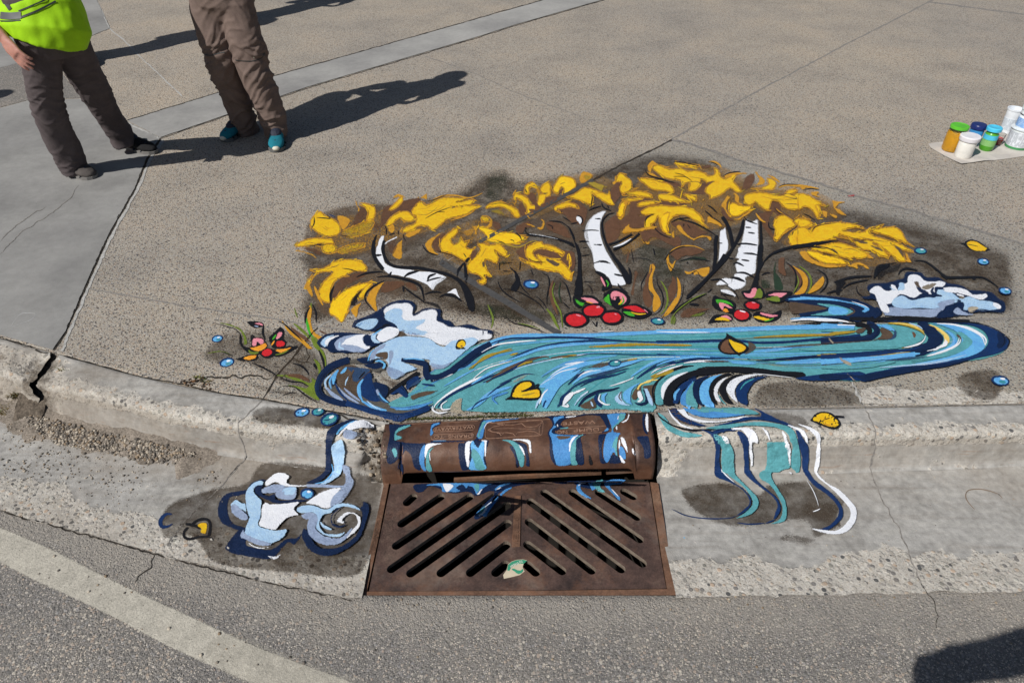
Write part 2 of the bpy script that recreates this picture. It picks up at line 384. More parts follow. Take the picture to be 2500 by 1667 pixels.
# joints and cracks: thin strips lying in the surface
GROUND = [pave, slab, slab_far, ribbon, slab_left, apex, front, gutter, road] + kerbs
def make_bvh(objs):
    vs = []; fs = []
    for o in objs:
        n = len(vs); vs += [v.co.copy() for v in o.data.vertices]; fs += [tuple(n+i for i in p.vertices) for p in o.data.polygons]
    return BVHTree.FromPolygons(vs, fs)
BVH = make_bvh(GROUND)
CAMP = Vector((0, 0, CAMH))
def drop(px, py, off=0.0, bvh=None):
    d = ray(px, py).normalized(); h = (bvh or BVH).ray_cast(CAMP, d)
    if h[0] is None: p = P(px, py, 0); return p + Vector((0, 0, off)), Vector((0, 0, 1))
    n = h[1] if h[1].dot(d) < 0 else -h[1]
    return h[0] + n*off, n
def crack(pts, w, mat, name='pavement_joint', wob=0.0, off=0.0012, seg=7.0, var=0.35):
    "w in photo pixels at the place of the joint"
    c = []
    for i in range(len(pts)-1):
        (x0, y0), (x1, y1) = pts[i], pts[i+1]; n = max(1, int(math.hypot(x1-x0, y1-y0)/seg))
        for k in range(n): c.append((x0+(x1-x0)*k/n, y0+(y1-y0)*k/n))
    c.append(pts[-1]); V = []; n = len(c)
    for i, (x, y) in enumerate(c):
        a = c[max(0, i-1)]; b = c[min(n-1, i+1)]; dx, dy = b[0]-a[0], b[1]-a[1]; L = math.hypot(dx, dy) or 1
        nx, ny = -dy/L, dx/L; o = wob*fb(x, y, 0.05, 3)*2 + wob*0.6*fb(x, y, 0.2, 6)
        ww = w/2*(1+var*2*fb(x, y, 0.09, 9))
        if name == 'crack': ww *= min(1, 0.25+min(i, n-1-i)/4)
        for s in (-1, 1): V.append(drop(x+nx*(o+s*ww), y+ny*(o+s*ww), off)[0])
    F = [(2*i, 2*i+1, 2*i+3, 2*i+2) for i in range(n-1)]
    return struct(mesh_obj(name, V, F, mat))
crack([(392,340),(360,388),(329,463),(264,578),(207,704),(161,811),(130,858)], 4.5, M_dark, wob=1.0)
crack([(398,342),(366,392),(336,464),(271,580),(215,706),(171,810),(152,858)], 6, M_jlight, wob=1.2, off=0.0016)
crack([(311,300),(350,318),(392,340)], 4, M_jlight, wob=1.5)
crack([(199,243),(240,254),(311,300)], 3, M_jlight, wob=0.5)
crack([(157,868),(350,921),(442,937),(546,961),(644,974),(785,1000),(863,1013),(945,1030)], 3, M_dark, wob=0.8)
crack([(1600,1003),(1700,999),(2000,995),(2100,992),(2335,988),(2560,984)], 2.2, M_jgrey, wob=0.6)
crack([(210,704),(450,746),(673,779),(767,796),(900,812)], 3.2, M_jgrey, wob=0.5, off=0.0006)
crack([(236,0),(252,36),(269,73),(306,101),(340,138),(367,162),(444,236)], 2.4, M_jlight, wob=1.0, off=0.0006)
crack([(644,972),(660,946),(675,919),(690,900),(713,876),(735,845),(753,820),(776,800)], 4.2, M_dark, wob=1.0)
crack([(776,800),(818,776),(983,689)], 2, M_jlight, wob=0.4, off=0.0008)
crack([(1216,567),(1330,504),(1448,440),(1530,396),(1600,363),(1640,342)], 4, M_dark, wob=0.6)
crack([(1170,592),(1216,568),(1330,505),(1448,441)], 9, M_seal, wob=0.3, off=0.0029, var=0.15)
crack([(1075,640),(1150,688),(1260,752),(1366,817)], 14, M_seal, wob=0.3, off=0.0029, var=0.1)
crack([(1366,817),(1500,812),(1650,806),(2000,797),(2380,781),(2560,774)], 6, M_jgrey, wob=0.4, off=0.001)
crack([(1640,342),(1685,352),(1821,397),(2000,448),(2088,478),(2240,519),(2450,582),(2560,616)], 5, M_jgrey, wob=0.8)
crack([(1640,340),(1701,306),(1840,228),(2060,112),(2285,-3)], 3.2, M_jgrey, wob=0.8, off=0.0006)
crack([(2270,6),(2500,36)], 3, M_jgrey, wob=0.5, off=0.0006)
crack([(1036,137),(1105,161),(1170,184),(1260,228),(1420,285)], 1.6, M_jgrey, wob=0.8, off=0.0005)
crack([(311,294),(505,235),(661,188),(1021,87),(1260,19),(1400,-20)], 1.6, M_dark, wob=0.6)
crack([(392,339),(750,216),(1173,91),(1260,63),(1520,-12)], 1.4, M_dark, wob=0.6)
crack([(2018,824),(2045,875),(2067,920),(2089,957),(2107,991),(2125,1025),(2138,1049),(2134,1100),(2122,1140),(2151,1215),(2197,1299),(2228,1372),(2258,1444)], 3.2, M_jgrey, 'crack', wob=2.5)
crack([(2067,920),(2089,957),(2105,985)], 4, M_dark, 'crack', wob=3)
crack([(2014,815),(2022,838),(2045,875),(2062,915),(2085,950),(2100,985)], 6, M_jlight, 'crack', wob=4, off=0.0032, var=0.8)
crack([(2028,836),(2050,880),(2066,916)], 2.2, M_dark, 'crack', wob=4, off=0.0036, var=0.8)
crack([(2236,1400),(2262,1446),(2281,1468),(2289,1506),(2283,1540)], 2, M_dark, 'crack', wob=2)
crack([(644,974),(612,1005),(581,1032),(585,1060),(594,1086),(601,1111),(595,1123),(534,1194),(454,1270),(406,1330)], 2.6, M_jgrey, 'crack', wob=1.5)
crack([(601,1111),(596,1123),(560,1160)], 3, M_dark, 'crack', wob=1.5)
crack([(442,937),(470,930),(510,922),(560,921),(620,917),(660,926)], 4, M_dark, 'crack', wob=3)
crack([(713,874),(735,884),(760,886)], 3, M_dark, 'crack', wob=2); crack([(745,850),(752,870),(748,884)], 4, M_dark, 'crack', wob=2)
crack([(0,1248),(168,1294),(459,1374),(640,1418),(861,1466)], 4, M_dark, 'crack', wob=2.5)
crack([(1650,1460),(1900,1456),(2250,1448),(2500,1446)], 2, M_jgrey, 'crack', wob=2)
crack([(380,1352),(366,1385),(350,1400),(325,1425)], 2.5, M_dark, 'crack', wob=3)
crack([(1480,1570),(1700,1585),(2000,1588)], 1.6, M_jgrey, 'crack', wob=3)
crack([(700,1560),(900,1580),(1200,1590)], 1.8, M_jgrey, 'crack', wob=3)
crack([(820,1010),(850,1020),(872,1028),(905,1033),(930,1040)], 5, M_dark, 'crack', wob=2)
crack([(0,620),(60,560),(130,520),(175,480),(190,450)], 1.4, M_jgrey, 'crack', wob=2)
crack([(0,588),(35,555),(110,505)], 1.6, M_jgrey, 'crack', wob=2)
crack([(0,822),(52,840),(108,861),(128,862)], 4.5, M_dark, 'crack', wob=2)

# ---------------------------------------------------------------- the cast-iron inlet
def mat_rust(name, c0, c1, c2, rough=0.55, orange=0.35):
    t = NT(name, rough, 0.5)
    a = t.noise(9, 5, 0.65); b = t.noise(60, 4, 0.7); f = t.noise(260, 3, 0.7)
    c = t.ramp(a, [(0.3, c0), (0.55, c1), (0.78, c2)])
    c = t.mix(0.7, c, t.ramp(b, [(0.3, 0.28), (0.7, 0.70)]), 'OVERLAY')
    c = t.mix(0.6, c, t.ramp(f, [(0.3, 0.30), (0.7, 0.70)]), 'OVERLAY')
    o = t.math('ADD', t.noise(6.5, 5, 0.7), t.math('MULTIPLY', t.attr('edge'), 0.25))
    c = t.mix(t.math('MULTIPLY', t.ramp(o, [(0.50, 0.0), (0.68, 1.0)]), orange), c, (0.23, 0.105, 0.055))
    c = t.mix(t.ramp(t.noise(3.3, 6, 0.75), [(0.52, 0.0), (0.72, 0.45)]), c, (0.30, 0.25, 0.21))
    t.col(c).bump(t.math('ADD', f, b), 0.5, 0.0012)
    t.b.inputs['Metallic'].default_value = 0.15
    t.l(t.ramp(a, [(0.3, rough-0.12), (0.7, rough+0.2)]), t.b.inputs['Roughness'])
    return t.m
M_hood = mat_rust('rusty_iron', (0.045, 0.024, 0.019), (0.078, 0.043, 0.032), (0.13, 0.09, 0.07), 0.42, 0.4)
M_grate = mat_rust('rusty_iron_grate', (0.050, 0.034, 0.030), (0.095, 0.056, 0.045), (0.17, 0.115, 0.088), 0.6, 0.5)
M_frame = mat_rust('rusty_iron_frame', (0.12, 0.065, 0.042), (0.18, 0.095, 0.058), (0.24, 0.15, 0.10), 0.7, 0.7)
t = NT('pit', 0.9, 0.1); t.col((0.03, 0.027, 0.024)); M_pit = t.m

def inpoly(p, L):
    c = False; n = len(L)
    for i in range(n):
        x0, y0 = L[i]; x1, y1 = L[i-1]
        if (y0 > p[1]) != (y1 > p[1]) and p[0] < (x1-x0)*(p[1]-y0)/(y1-y0)+x0: c = not c
    return c
def lerp(a, b, t): return a + (b-a)*t
# hood: swept from the left end to the right end
HX0, HX1 = P(938, 1100, -0.03).x - 0.006, P(1592, 1060, -0.02).x
def hood_at(t, s):
    "t along, s = 0 back .. 1 lip .. 2 foot (cheeks only) -> (y, z)"
    yb, yk, yf = lerp(1.597, 1.652, t), lerp(1.522, 1.566, t), lerp(1.452, 1.474, t)
    if s <= 0.45: f = s/0.45; return lerp(yb, yk, f), 0.003 - 0.002*f
    if s <= 1.0:
        a = (s-0.45)/0.55*math.pi/2; return yf + (yk-yf)*(1-math.sin(a)), 0.001 - 0.078*(1-math.cos(a))
    f = s-1.0; return yf - 0.004*f, -0.077 - 0.050*f
def build_hood(root):
    ts = sorted(set([i/90.0 for i in range(91)]))
    tl, tr = 0.068, 0.925; R = 40; V = []; E = []
    for t in ts:
        d = min(t-tl, tr-t)*(HX1-HX0)     # distance into the slot
        if d <= 0: send = 2.0
        elif d < 0.022: send = 1.0 + (1-math.sqrt(max(0, 1-((0.022-d)/0.022)**2)))*0.45
        else: send = 1.0
        for k in range(R):
            s = send*k/(R-1.0); y, z = hood_at(t, s); x = lerp(HX0, HX1, t)
            V.append((x, y + 0.0010*fb(x, z+y, 18), z + 0.0010*fb(x, y, 22, 4))); E.append(0.5+0.5*sm(0.8, 1.0, s/send) if send < 1.5 else sm(0.6, 1.6, s)*1.3)
    F = [(i*R+k, i*R+k+1, (i+1)*R+k+1, (i+1)*R+k) for i in range(len(ts)-1) for k in range(R-1)]
    o = mesh_obj('hood_shell', V, F, M_hood, root, True, attrs={'edge': E})
    m = o.modifiers.new('t', 'SOLIDIFY'); m.thickness = 0.013; m.offset = -1.0; m.use_even_offset = True
    return o
hood = empty('drain_hood'); tag(hood, 'brown cast iron hood over the drain mouth with raised lettering and blue paint strokes', 'drain hood')
shell = build_hood(hood)

def HS(px, py, off=0.0):
    p, n = drop(px, py, off, BVH_H); return p, n
BVH_H = make_bvh([shell])
def ridge(pts, w, h, name, parent, mat, closed=False, sub=3, drop_f=None):
    "a raised bead lying on a surface, drawn through photo points"
    drop_f = drop_f or HS; c = []
    P2 = pts + ([pts[0]] if closed else [])
    for i in range(len(P2)-1):
        (x0, y0), (x1, y1) = P2[i], P2[i+1]; n = max(1, int(math.hypot(x1-x0, y1-y0)/sub))
        for k in range(n): c.append((x0+(x1-x0)*k/n, y0+(y1-y0)*k/n))
    c.append(P2[-1]); V = []; n = len(c)
    for i, (x, y) in enumerate(c):
        p, nn = drop_f(x, y); a = drop_f(*c[max(0, i-1)])[0]; b = drop_f(*c[min(n-1, i+1)])[0]
        d = (b-a).normalized(); sd_ = nn.cross(d).normalized()
        V += [p - sd_*w/2 - nn*0.001, p - sd_*w*0.25 + nn*h, p + sd_*w*0.25 + nn*h, p + sd_*w/2 - nn*0.001]
    F = [(4*i+k, 4*i+k+1, 4*i+k+5, 4*i+k+4) for i in range(n-1) for k in range(3)]
    return V, F
def join_obj(name, parts, mat, parent, smooth=False):
    V = []; F = []
    for v, f in parts:
        n = len(V); V += v; F += [tuple(n+i for i in q) for q in f]
    return mesh_obj(name, V, F, mat, parent, smooth)
def rrect(x0, y0, x1, y1, x2, y2, x3, y3, r=0.12):
    c = [(x0, y0), (x1, y1), (x2, y2), (x3, y3)]; out = []
    for i in range(4):
        p, a, b = c[i], c[i-1], c[(i+1) % 4]
        la = math.hypot(a[0]-p[0], a[1]-p[1]); lb = math.hypot(b[0]-p[0], b[1]-p[1]); m = min(la, lb)*r*2
        q0 = (p[0]+(a[0]-p[0])*m/la, p[1]+(a[1]-p[1])*m/la); q1 = (p[0]+(b[0]-p[0])*m/lb, p[1]+(b[1]-p[1])*m/lb)
        for k in range(4):
            f = k/3.0; out.append((lerp(lerp(q0[0], p[0], f), lerp(p[0], q1[0], f), f), lerp(lerp(q0[1], p[1], f), lerp(p[1], q1[1], f), f)))
    return out
t = NT('rusty_iron_raised', 0.5, 0.5); t.col(t.ramp(t.noise(80, 3), [(0.3, (0.20, 0.11, 0.075)), (0.7, (0.36, 0.22, 0.155))])); M_raised = t.m  # paler than the hood iron: lit outlines of raised shapes put into the colour
Z750 = lambda x, y: (750+x/4.48, 850+y/4.48)
Z1200 = lambda x, y: (1200+x/4.48, 850+y/4.48)
fr = [ridge(rrect(*Z750(1385, 862), *Z750(1835, 838), *Z750(1832, 895), *Z750(1375, 915), r=0.3), 0.0022, 0.0012, '', None, None, True),
      ridge(rrect(*Z750(1360, 945), *Z750(1825, 928), *Z750(1820, 985), *Z750(1352, 1002), r=0.3), 0.0022, 0.0012, '', None, None, True),
      ridge(rrect(*Z1200(700, 885), *Z1200(1285, 845), *Z1200(1270, 915), *Z1200(695, 945), r=0.3), 0.0022, 0.0012, '', None, None, True),
      ridge(rrect(*Z750(1958, 822), *Z1200(566, 785), *Z1200(560, 952), *Z750(1945, 990), r=0.12), 0.0024, 0.0014, '', None, None, True),
      ridge([Z750(905, 835), Z750(1400, 815), Z750(1870, 793)], 0.002, 0.001, '', None, None),
      ridge([Z1200(380, 790), Z1200(640, 775)], 0.002, 0.001, '', None, None)]
join_obj('raised_border', fr, M_raised, hood)
fish = [Z750(1975, 893), Z750(2040, 858), Z750(2110, 845), Z750(2135, 822), Z750(2150, 842), Z1200(60, 826), Z1200(140, 818), Z1200(150, 840), Z1200(240, 838), Z1200(330, 822), Z1200(372, 858),
        Z1200(450, 862), Z1200(500, 850), Z1200(552, 808), Z1200(520, 880), Z1200(530, 942), Z1200(470, 912), Z1200(400, 905), Z1200(285, 922), Z1200(262, 962), Z1200(235, 932), Z1200(165, 922), Z1200(60, 928),
        Z750(2160, 925), Z750(2120, 955), Z750(2100, 925), Z750(2030, 915)]
join_obj('raised_fish', [ridge(fish, 0.0024, 0.0016, '', None, None, True), ridge([Z750(1985, 882), Z750(2010, 893), Z750(2000, 905)], 0.002, 0.0012, '', None, None),
         ridge([Z1200(20, 880), Z1200(200, 875), Z1200(480, 885)], 0.0016, 0.0008, '', None, None)], M_raised, hood)

def text_mesh(txt, size, extrude, spacing=1.0, bold=0.0):
    c = bpy.data.curves.new('t', 'FONT'); c.body = txt; c.size = size; c.extrude = extrude; c.space_character = spacing
    c.align_x = 'CENTER'; c.align_y = 'CENTER'; c.offset = bold
    o = bpy.data.objects.new('t', c); COL.objects.link(o)
    me = bpy.data.meshes.new_from_object(o.evaluated_get(bpy.context.evaluated_depsgraph_get()))
    bpy.data.objects.remove(o); bpy.data.curves.remove(c); return me
def lettering(name, txt, pc, pr, size, parent, mat, drop_f=None, flip=True, spacing=1.0, ext=0.0011, bold=0.0, wid=None):
    "text laid on the surface at photo point pc, reading towards photo point pr"
    drop_f = drop_f or HS; p, n = drop_f(*pc); q, _ = drop_f(*pr)
    xd = (q-p); xd -= n*xd.dot(n); xd.normalize(); yd = n.cross(xd)
    me = text_mesh(txt, size, ext, spacing, bold)
    if wid:
        xs = [v.co.x for v in me.vertices]; k = wid/(max(xs)-min(xs))
        for v in me.vertices: v.co.x *= k
    me.name = name; me.materials.clear(); me.materials.append(mat)
    M = Matrix((( xd.x, yd.x, n.x, p.x), (xd.y, yd.y, n.y, p.y), (xd.z, yd.z, n.z, p.z + 0.0004), (0, 0, 0, 1)))
    me.transform(M)
    o = bpy.data.objects.new(name, me); COL.objects.link(o); o.parent = parent; return o
lettering('raised_lettering', 'WATERWAYS', Z750(1605, 874), Z750(1400, 886), 0.019, hood, M_raised, wid=0.130, bold=0.0003)
lettering('raised_lettering', 'DRAINS  TO', Z750(1600, 964), Z750(1400, 974), 0.019, hood, M_raised, wid=0.125, bold=0.0003)
lettering('raised_lettering', 'DUMP', Z1200(1040, 893), Z1200(900, 900), 0.020, hood, M_raised, wid=0.085, bold=0.0003)
lettering('raised_lettering', 'NO', Z1200(772, 918), Z1200(700, 922), 0.020, hood, M_raised, wid=0.036, bold=0.0004)
lettering('raised_lettering', 'WASTE!', Z1200(940, 815), Z1200(760, 824), 0.020, hood, M_raised, wid=0.118, bold=0.0003)

# grate: flat casting with slanting slots
ZT = ZG + 0.005
ZG8 = lambda x, y: (860+x/2.904, 1150+y/2.904)
def gw(x, y, z=ZT): return P(*ZG8(x, y), z)
SL = [((432,182),(388,222)), ((628,182),(350,372)), ((832,182),(312,528)), ((1015,175),(278,692)), ((1098,240),(415,722)), ((1100,368),(630,720)), ((1092,522),(838,718)), ((1085,660),(1018,718)),
      ((1928,145),(1992,180)), ((1748,150),(2018,325)), ((1562,150),(2036,482)), ((1362,152),(2056,652)), ((1262,215),(1905,693)), ((1252,358),(1695,702)), ((1242,520),(1486,706)), ((1238,662),(1300,716))]
def capsule(a, b, r, n=7):
    d = (b-a); d.z = 0; d.normalize(); ang = math.atan2(d.y, d.x); out = []
    for c, s in ((b, -math.pi/2), (a, math.pi/2)):
        for k in range(n+1):
            q = ang + s + math.pi*k/n; out.append((c.x+r*math.cos(q), c.y+r*math.sin(q)))
    return out
def holed_plate(name, outer, holes, z, depth, mat, parent, bevel=0.0018):
    vs = []; es = []; 
    for loop in [outer]+holes:
        n = len(vs); vs += [Vector(p) for p in loop]; es += [(n+i, n+(i+1) % len(loop)) for i in range(len(loop))]
    co, ed, fa, ov, oe, of = delaunay_2d_cdt(vs, es, [], 0, 1e-7)
    def inside(p, L):
        c = False; n = len(L)
        for i in range(n):
            x0, y0 = L[i]; x1, y1 = L[i-1]
            if (y0 > p[1]) != (y1 > p[1]) and p[0] < (x1-x0)*(p[1]-y0)/(y1-y0)+x0: c = not c
        return c
    bm = bmesh.new(); bv = [bm.verts.new((c[0], c[1], z)) for c in co]
    for f in fa:
        c = sum((co[i] for i in f), Vector((0, 0)))/len(f)
        if not inside(c, outer) or any(inside(c, h) for h in holes): continue
        try: bm.faces.new([bv[i] for i in f])
        except ValueError: pass
    for v in list(bm.verts):
        if not v.link_faces: bm.verts.remove(v)
    bmesh.ops.recalc_face_normals(bm, faces=bm.faces[:])
    if sum(f.normal.z for f in bm.faces) < 0: bmesh.ops.reverse_faces(bm, faces=bm.faces[:])
    ext = bmesh.ops.extrude_face_region(bm, geom=bm.faces[:])
    top = [g for g in ext['geom'] if isinstance(g, bmesh.types.BMVert)]
    for v in bm.verts:
        if v not in set(top): pass
    ts = set(top)
    for v in bm.verts:
        if v not in ts: v.co.z -= depth
    bmesh.ops.recalc_face_normals(bm, faces=bm.faces[:])
    me = bpy.data.meshes.new(name); bm.to_mesh(me); bm.free(); me.materials.append(mat)
    o = bpy.data.objects.new(name, me); COL.objects.link(o); o.parent = parent
    return o
t = NT('slot_wall', 0.8, 0.2); t.col(t.ramp(t.noise(50, 4, 0.7), [(0.3, (0.11, 0.085, 0.065)), (0.7, (0.24, 0.195, 0.155))])).bump(t.noise(120, 3), 0.5, 0.002); M_wall = t.m  # paler, dusty slot sides; their sunlit look is partly put into the colour
grate = empty('drain_grate'); tag(grate, 'rusty iron grate with slanting herringbone slots in the gutter below the hood', 'drain grate')
PO = [gw(275, 84), gw(600, 82), gw(1300, 76), gw(2105, 78), gw(2160, 430), gw(2185, 600), gw(2226, 828), gw(1300, 842), gw(118, 850)]
RAD = [0.0125]*len(SL)
holes = [capsule(gw(*a), gw(*b), 0.0138) for a, b in SL]
plate = holed_plate('grate_plate', [(p.x, p.y) for p in PO], holes, ZT, 0.016, M_grate, grate)
plate.data.materials.append(M_wall)
for p in plate.data.polygons:
    if abs(p.normal.z) < 0.5 and p.center.y > GFL.y+0.03: p.material_index = 1
# raised bar in the middle with a bead round it
bar = [gw(1152, 172, ZT), gw(1196, 172, ZT), gw(1190, 535, ZT), gw(1130, 540, ZT)]
def slab_mesh(pts, z0, z1, inset=0.003):
    c = sum((Vector((p.x, p.y)) for p in pts), Vector((0, 0)))/len(pts); n = len(pts)
    V = [(p.x, p.y, z0) for p in pts] + [tuple(Vector((p.x, p.y)) + (c-Vector((p.x, p.y))).normalized()*inset) + (z1,) for p in pts]
    return V, [tuple(range(n, 2*n))] + [(i, (i+1) % n, n+(i+1) % n, n+i) for i in range(n)]
v, f = slab_mesh(bar, ZT-0.002, ZT+0.004)
o = mesh_obj('raised_bar', v, f, M_frame, grate)
def DZ(zz):
    def g(px, py): return P(px, py, zz), Vector((0, 0, 1))
    return g
lettering('raised_lettering', 'EILE', ZG8(1163, 400), ZG8(1170, 250), 0.022, grate, M_frame, DZ(ZT+0.004), wid=0.10)
# frame round the grate
root = empty('iron_frame'); tag(root, 'rusty angle iron frame set in the gutter concrete around the slotted grate', 'drain frame')
def ringstrip(inner, outer, z0, z1, dz, name):
    V = [(p.x, p.y, z1) for p in outer] + [(p.x, p.y, z1) for p in inner] + [(p.x, p.y, z1-dz) for p in inner] + [(p.x, p.y, z0) for p in outer]
    n = len(inner); F = []
    for i in range(n-1):
        F += [(i, i+1, n+i+1, n+i), (n+i, n+i+1, 2*n+i+1, 2*n+i), (3*n+i, 3*n+i+1, i+1, i)]
    return mesh_obj(name, V, F, M_frame, root)
inn = [gw(262, 84), gw(190, 460), gw(104, 856), gw(1300, 850), gw(2232, 838), gw(2192, 600), gw(2168, 430), gw(2113, 80)]
out = [gw(226, 90), gw(146, 460), gw(44, 893), gw(1300, 888), gw(2294, 880), gw(2250, 600), gw(2222, 430), gw(2168, 88)]
ringstrip(inn, out, ZT-0.05, ZT+0.003, 0.05, 'angle_iron')
# bar across the back of the opening, seen through the mouth
a0, a1 = PY(1105, 1170, 1.50), PY(1552, 1152, 1.515)
def box(c0, c1, name, mat, parent=None):
    x0, y0, z0 = c0; x1, y1, z1 = c1
    V = [(x0,y0,z0),(x1,y0,z0),(x1,y1,z0),(x0,y1,z0),(x0,y0,z1),(x1,y0,z1),(x1,y1,z1),(x0,y1,z1)]
    return mesh_obj(name, V, [(0,3,2,1),(4,5,6,7),(0,1,5,4),(1,2,6,5),(2,3,7,6),(3,0,4,7)], mat, parent)
def prism(pts4a, pts4b, name, mat, parent):
    V = [tuple(p) for p in pts4a+pts4b]; n = len(pts4a)
    return mesh_obj(name, V, [tuple(range(n))[::-1], tuple(range(n, 2*n))] + [(i, (i+1) % n, n+(i+1) % n, n+i) for i in range(n)], mat, parent)
yb_ = 1.478; 
prism([PY(1108, 1171, 1.49), PY(1108, 1177, 1.49), PY(1108, 1177, 1.49)+Vector((0, 0.01, 0)), PY(1108, 1171, 1.49)+Vector((0, 0.01, 0))],
      [PY(1468, 1151, 1.505), PY(1468, 1159, 1.505), PY(1468, 1159, 1.505)+Vector((0, 0.01, 0)), PY(1468, 1151, 1.505)+Vector((0, 0.01, 0))], 'back_bar', M_frame, root)
prism([PY(1480, 1151, 1.505), PY(1480, 1158, 1.505), PY(1480, 1158, 1.505)+Vector((0, 0.01, 0)), PY(1480, 1151, 1.505)+Vector((0, 0.01, 0))],
      [PY(1550, 1147, 1.508), PY(1550, 1154, 1.508), PY(1550, 1154, 1.508)+Vector((0, 0.01, 0)), PY(1550, 1147, 1.508)+Vector((0, 0.01, 0))], 'back_bar', M_frame, root)
# the pit below
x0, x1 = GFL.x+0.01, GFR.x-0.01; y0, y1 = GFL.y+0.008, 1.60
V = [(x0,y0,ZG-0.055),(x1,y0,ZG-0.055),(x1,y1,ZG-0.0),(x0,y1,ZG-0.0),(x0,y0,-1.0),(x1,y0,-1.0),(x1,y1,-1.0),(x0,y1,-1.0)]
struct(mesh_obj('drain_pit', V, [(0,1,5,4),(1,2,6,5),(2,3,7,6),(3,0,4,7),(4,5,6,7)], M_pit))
def surf_patch(name, pts, mat, rough=1.0, off=0.0007, bvh=None):
    "ragged patch of worn surface following the ground"
    c = []; n = len(pts)
    for i in range(n):
        (x0, y0), (x1, y1) = pts[i], pts[(i+1) % n]; m = max(1, int(math.hypot(x1-x0, y1-y0)/7))
        c += [(x0+(x1-x0)*k/m+7*fb(x0+k*3, y0, 0.13, 3), y0+(y1-y0)*k/m+5*fb(x0+k*3, y0, 0.17, 9)) for k in range(m)]
    ins = []; xs = [p[0] for p in c]; ys = [p[1] for p in c]; x = min(xs)
    while x < max(xs):
        y = min(ys)
        while y < max(ys):
            if inpoly((x, y), c): ins.append((x, y))
            y += 6
        x += 9
    co, ed, fa, *_ = delaunay_2d_cdt([Vector(p) for p in c+ins], [(i, (i+1) % len(c)) for i in range(len(c))], [], 0, 1e-4)
    fa = [f for f in fa if inpoly((sum(co[i].x for i in f)/len(f), sum(co[i].y for i in f)/len(f)), c)]
    V = [drop(p.x, p.y, off)[0] for p in co]; V = [v+Vector((0, 0, 0.0012*fb(v.x, v.y, 60, 2))) for v in V]; k = len(V)
    return struct(mesh_obj(name, V, fa, mat, None, True, attrs={'rough': [rough]*k, 'face': [0.0]*k, 'dirt': [0.0]*k, 'tan': [0.1]*k}))
worn = surf_patch('pavement', [(2100,950),(2160,940),(2240,955),(2330,945),(2420,958),(2520,955),(2520,985),(2335,986),(2110,990)], M_kerb)
GROUND2 = GROUND + [shell, plate]
BVH = make_bvh(GROUND2)

# ---------------------------------------------------------------- the mural: paint lying on the ground
import numpy as np
def mat_paint():
    t = NT('mural_paint', 0.5, 0.35)
    c = t.attr('Col', 'Color')
    v = t.noise(34, 4, 0.65); v2 = t.noise(150, 3, 0.6)
    c = t.mix(0.42, c, t.ramp(v, [(0.28, 0.30), (0.72, 0.70)]), 'OVERLAY')
    c = t.mix(0.28, c, t.ramp(v2, [(0.3, 0.25), (0.7, 0.75)]), 'OVERLAY')
    t.col(c)
    n = t.math('MULTIPLY', t.math('SUBTRACT', t.noise(300, 4, 0.65), 0.27), 2.2)
    cov, dry = t.attr('cov'), t.attr('dry')
    thr = t.math('SUBTRACT', 1.0, t.math('MULTIPLY', t.math('SUBTRACT', 1.0, dry), cov))
    a = t.math('MULTIPLY_ADD', t.math('SUBTRACT', n, thr), 4.5, 0.5, clamp=True)
    wn = t.ramp(t.noise(11, 6, 0.72), [(0.30, 0.35), (0.62, 1.15)])
    iswash = t.ramp(t.attr('op'), [(0.70, 1.0), (0.76, 0.0)])
    wf = t.math('MULTIPLY_ADD', iswash, t.math('SUBTRACT', wn, 1.0), 1.0)
    a = t.math('MULTIPLY', a, t.math('MULTIPLY', t.attr('op'), wf), clamp=True)
    t.l(a, t.b.inputs['Alpha'])
    t.bump(t.math('ADD', t.noise(260, 3, 0.6), t.math('MULTIPLY', t.noise(90, 2), 0.8)), 0.65, 0.0026)
    return t.m
M_paint = mat_paint()
WIN = {'A': (700,350,4.48), 'B': (1100,350,4.48), 'C': (1500,350,4.48), 'D': (1950,450,4.48), 'E': (700,600,4.48), 'G': (1150,600,4.48),
       'H': (1600,600,4.48), 'I': (2000,750,4.48), 'J': (450,720,4.48), 'K': (750,850,4.48), 'L': (1200,850,4.48), 'M': (1600,980,4.073),
       'N': (380,1020,4.073), 'O': (870,1000,5.333), 'Q': (1250,1000,5.333), 'R': (860,1150,2.904), 'X': (0,0,0.9408), 'Z': (0,0,1.0), 'S': (1580,840,3.368), 'Y': (2000,770,3.36)}
PAL = dict(y='E6B81E', Y='F4C61E', o='C9922B', b='6B4C38', w='E9ECF3', k='15151A', n='12305F', N='0D2143', u='66ADE2', U='4B8BC8', l='AACBE9', g='95A5C2',
           t='5A9EA6', T='4096A2', G='A48C30', p='EDCF72', e='6C7E2C', E='44A62E', D='2B3C2C', r='CC272E', R='E48E9C', h='433628', a='7C7263', O='EA9C30', i='5A4A3C', q='2F4768', v='5b5852', m='B0A48F', x='6c5a49')
def inpoly(p, L):
    c = False; n = len(L)
    for i in range(n):
        x0, y0 = L[i]; x1, y1 = L[i-1]
        if (y0 > p[1]) != (y1 > p[1]) and p[0] < (x1-x0)*(p[1]-y0)/(y1-y0)+x0: c = not c
    return c
LEVELS = []
def level_for(bb):
    l = 0
    for (b, k) in LEVELS:
        if b[0] < bb[2] and b[2] > bb[0] and b[1] < bb[3] and b[3] > bb[1] and k >= l: l = k+1
    LEVELS.append((bb, l)); return l
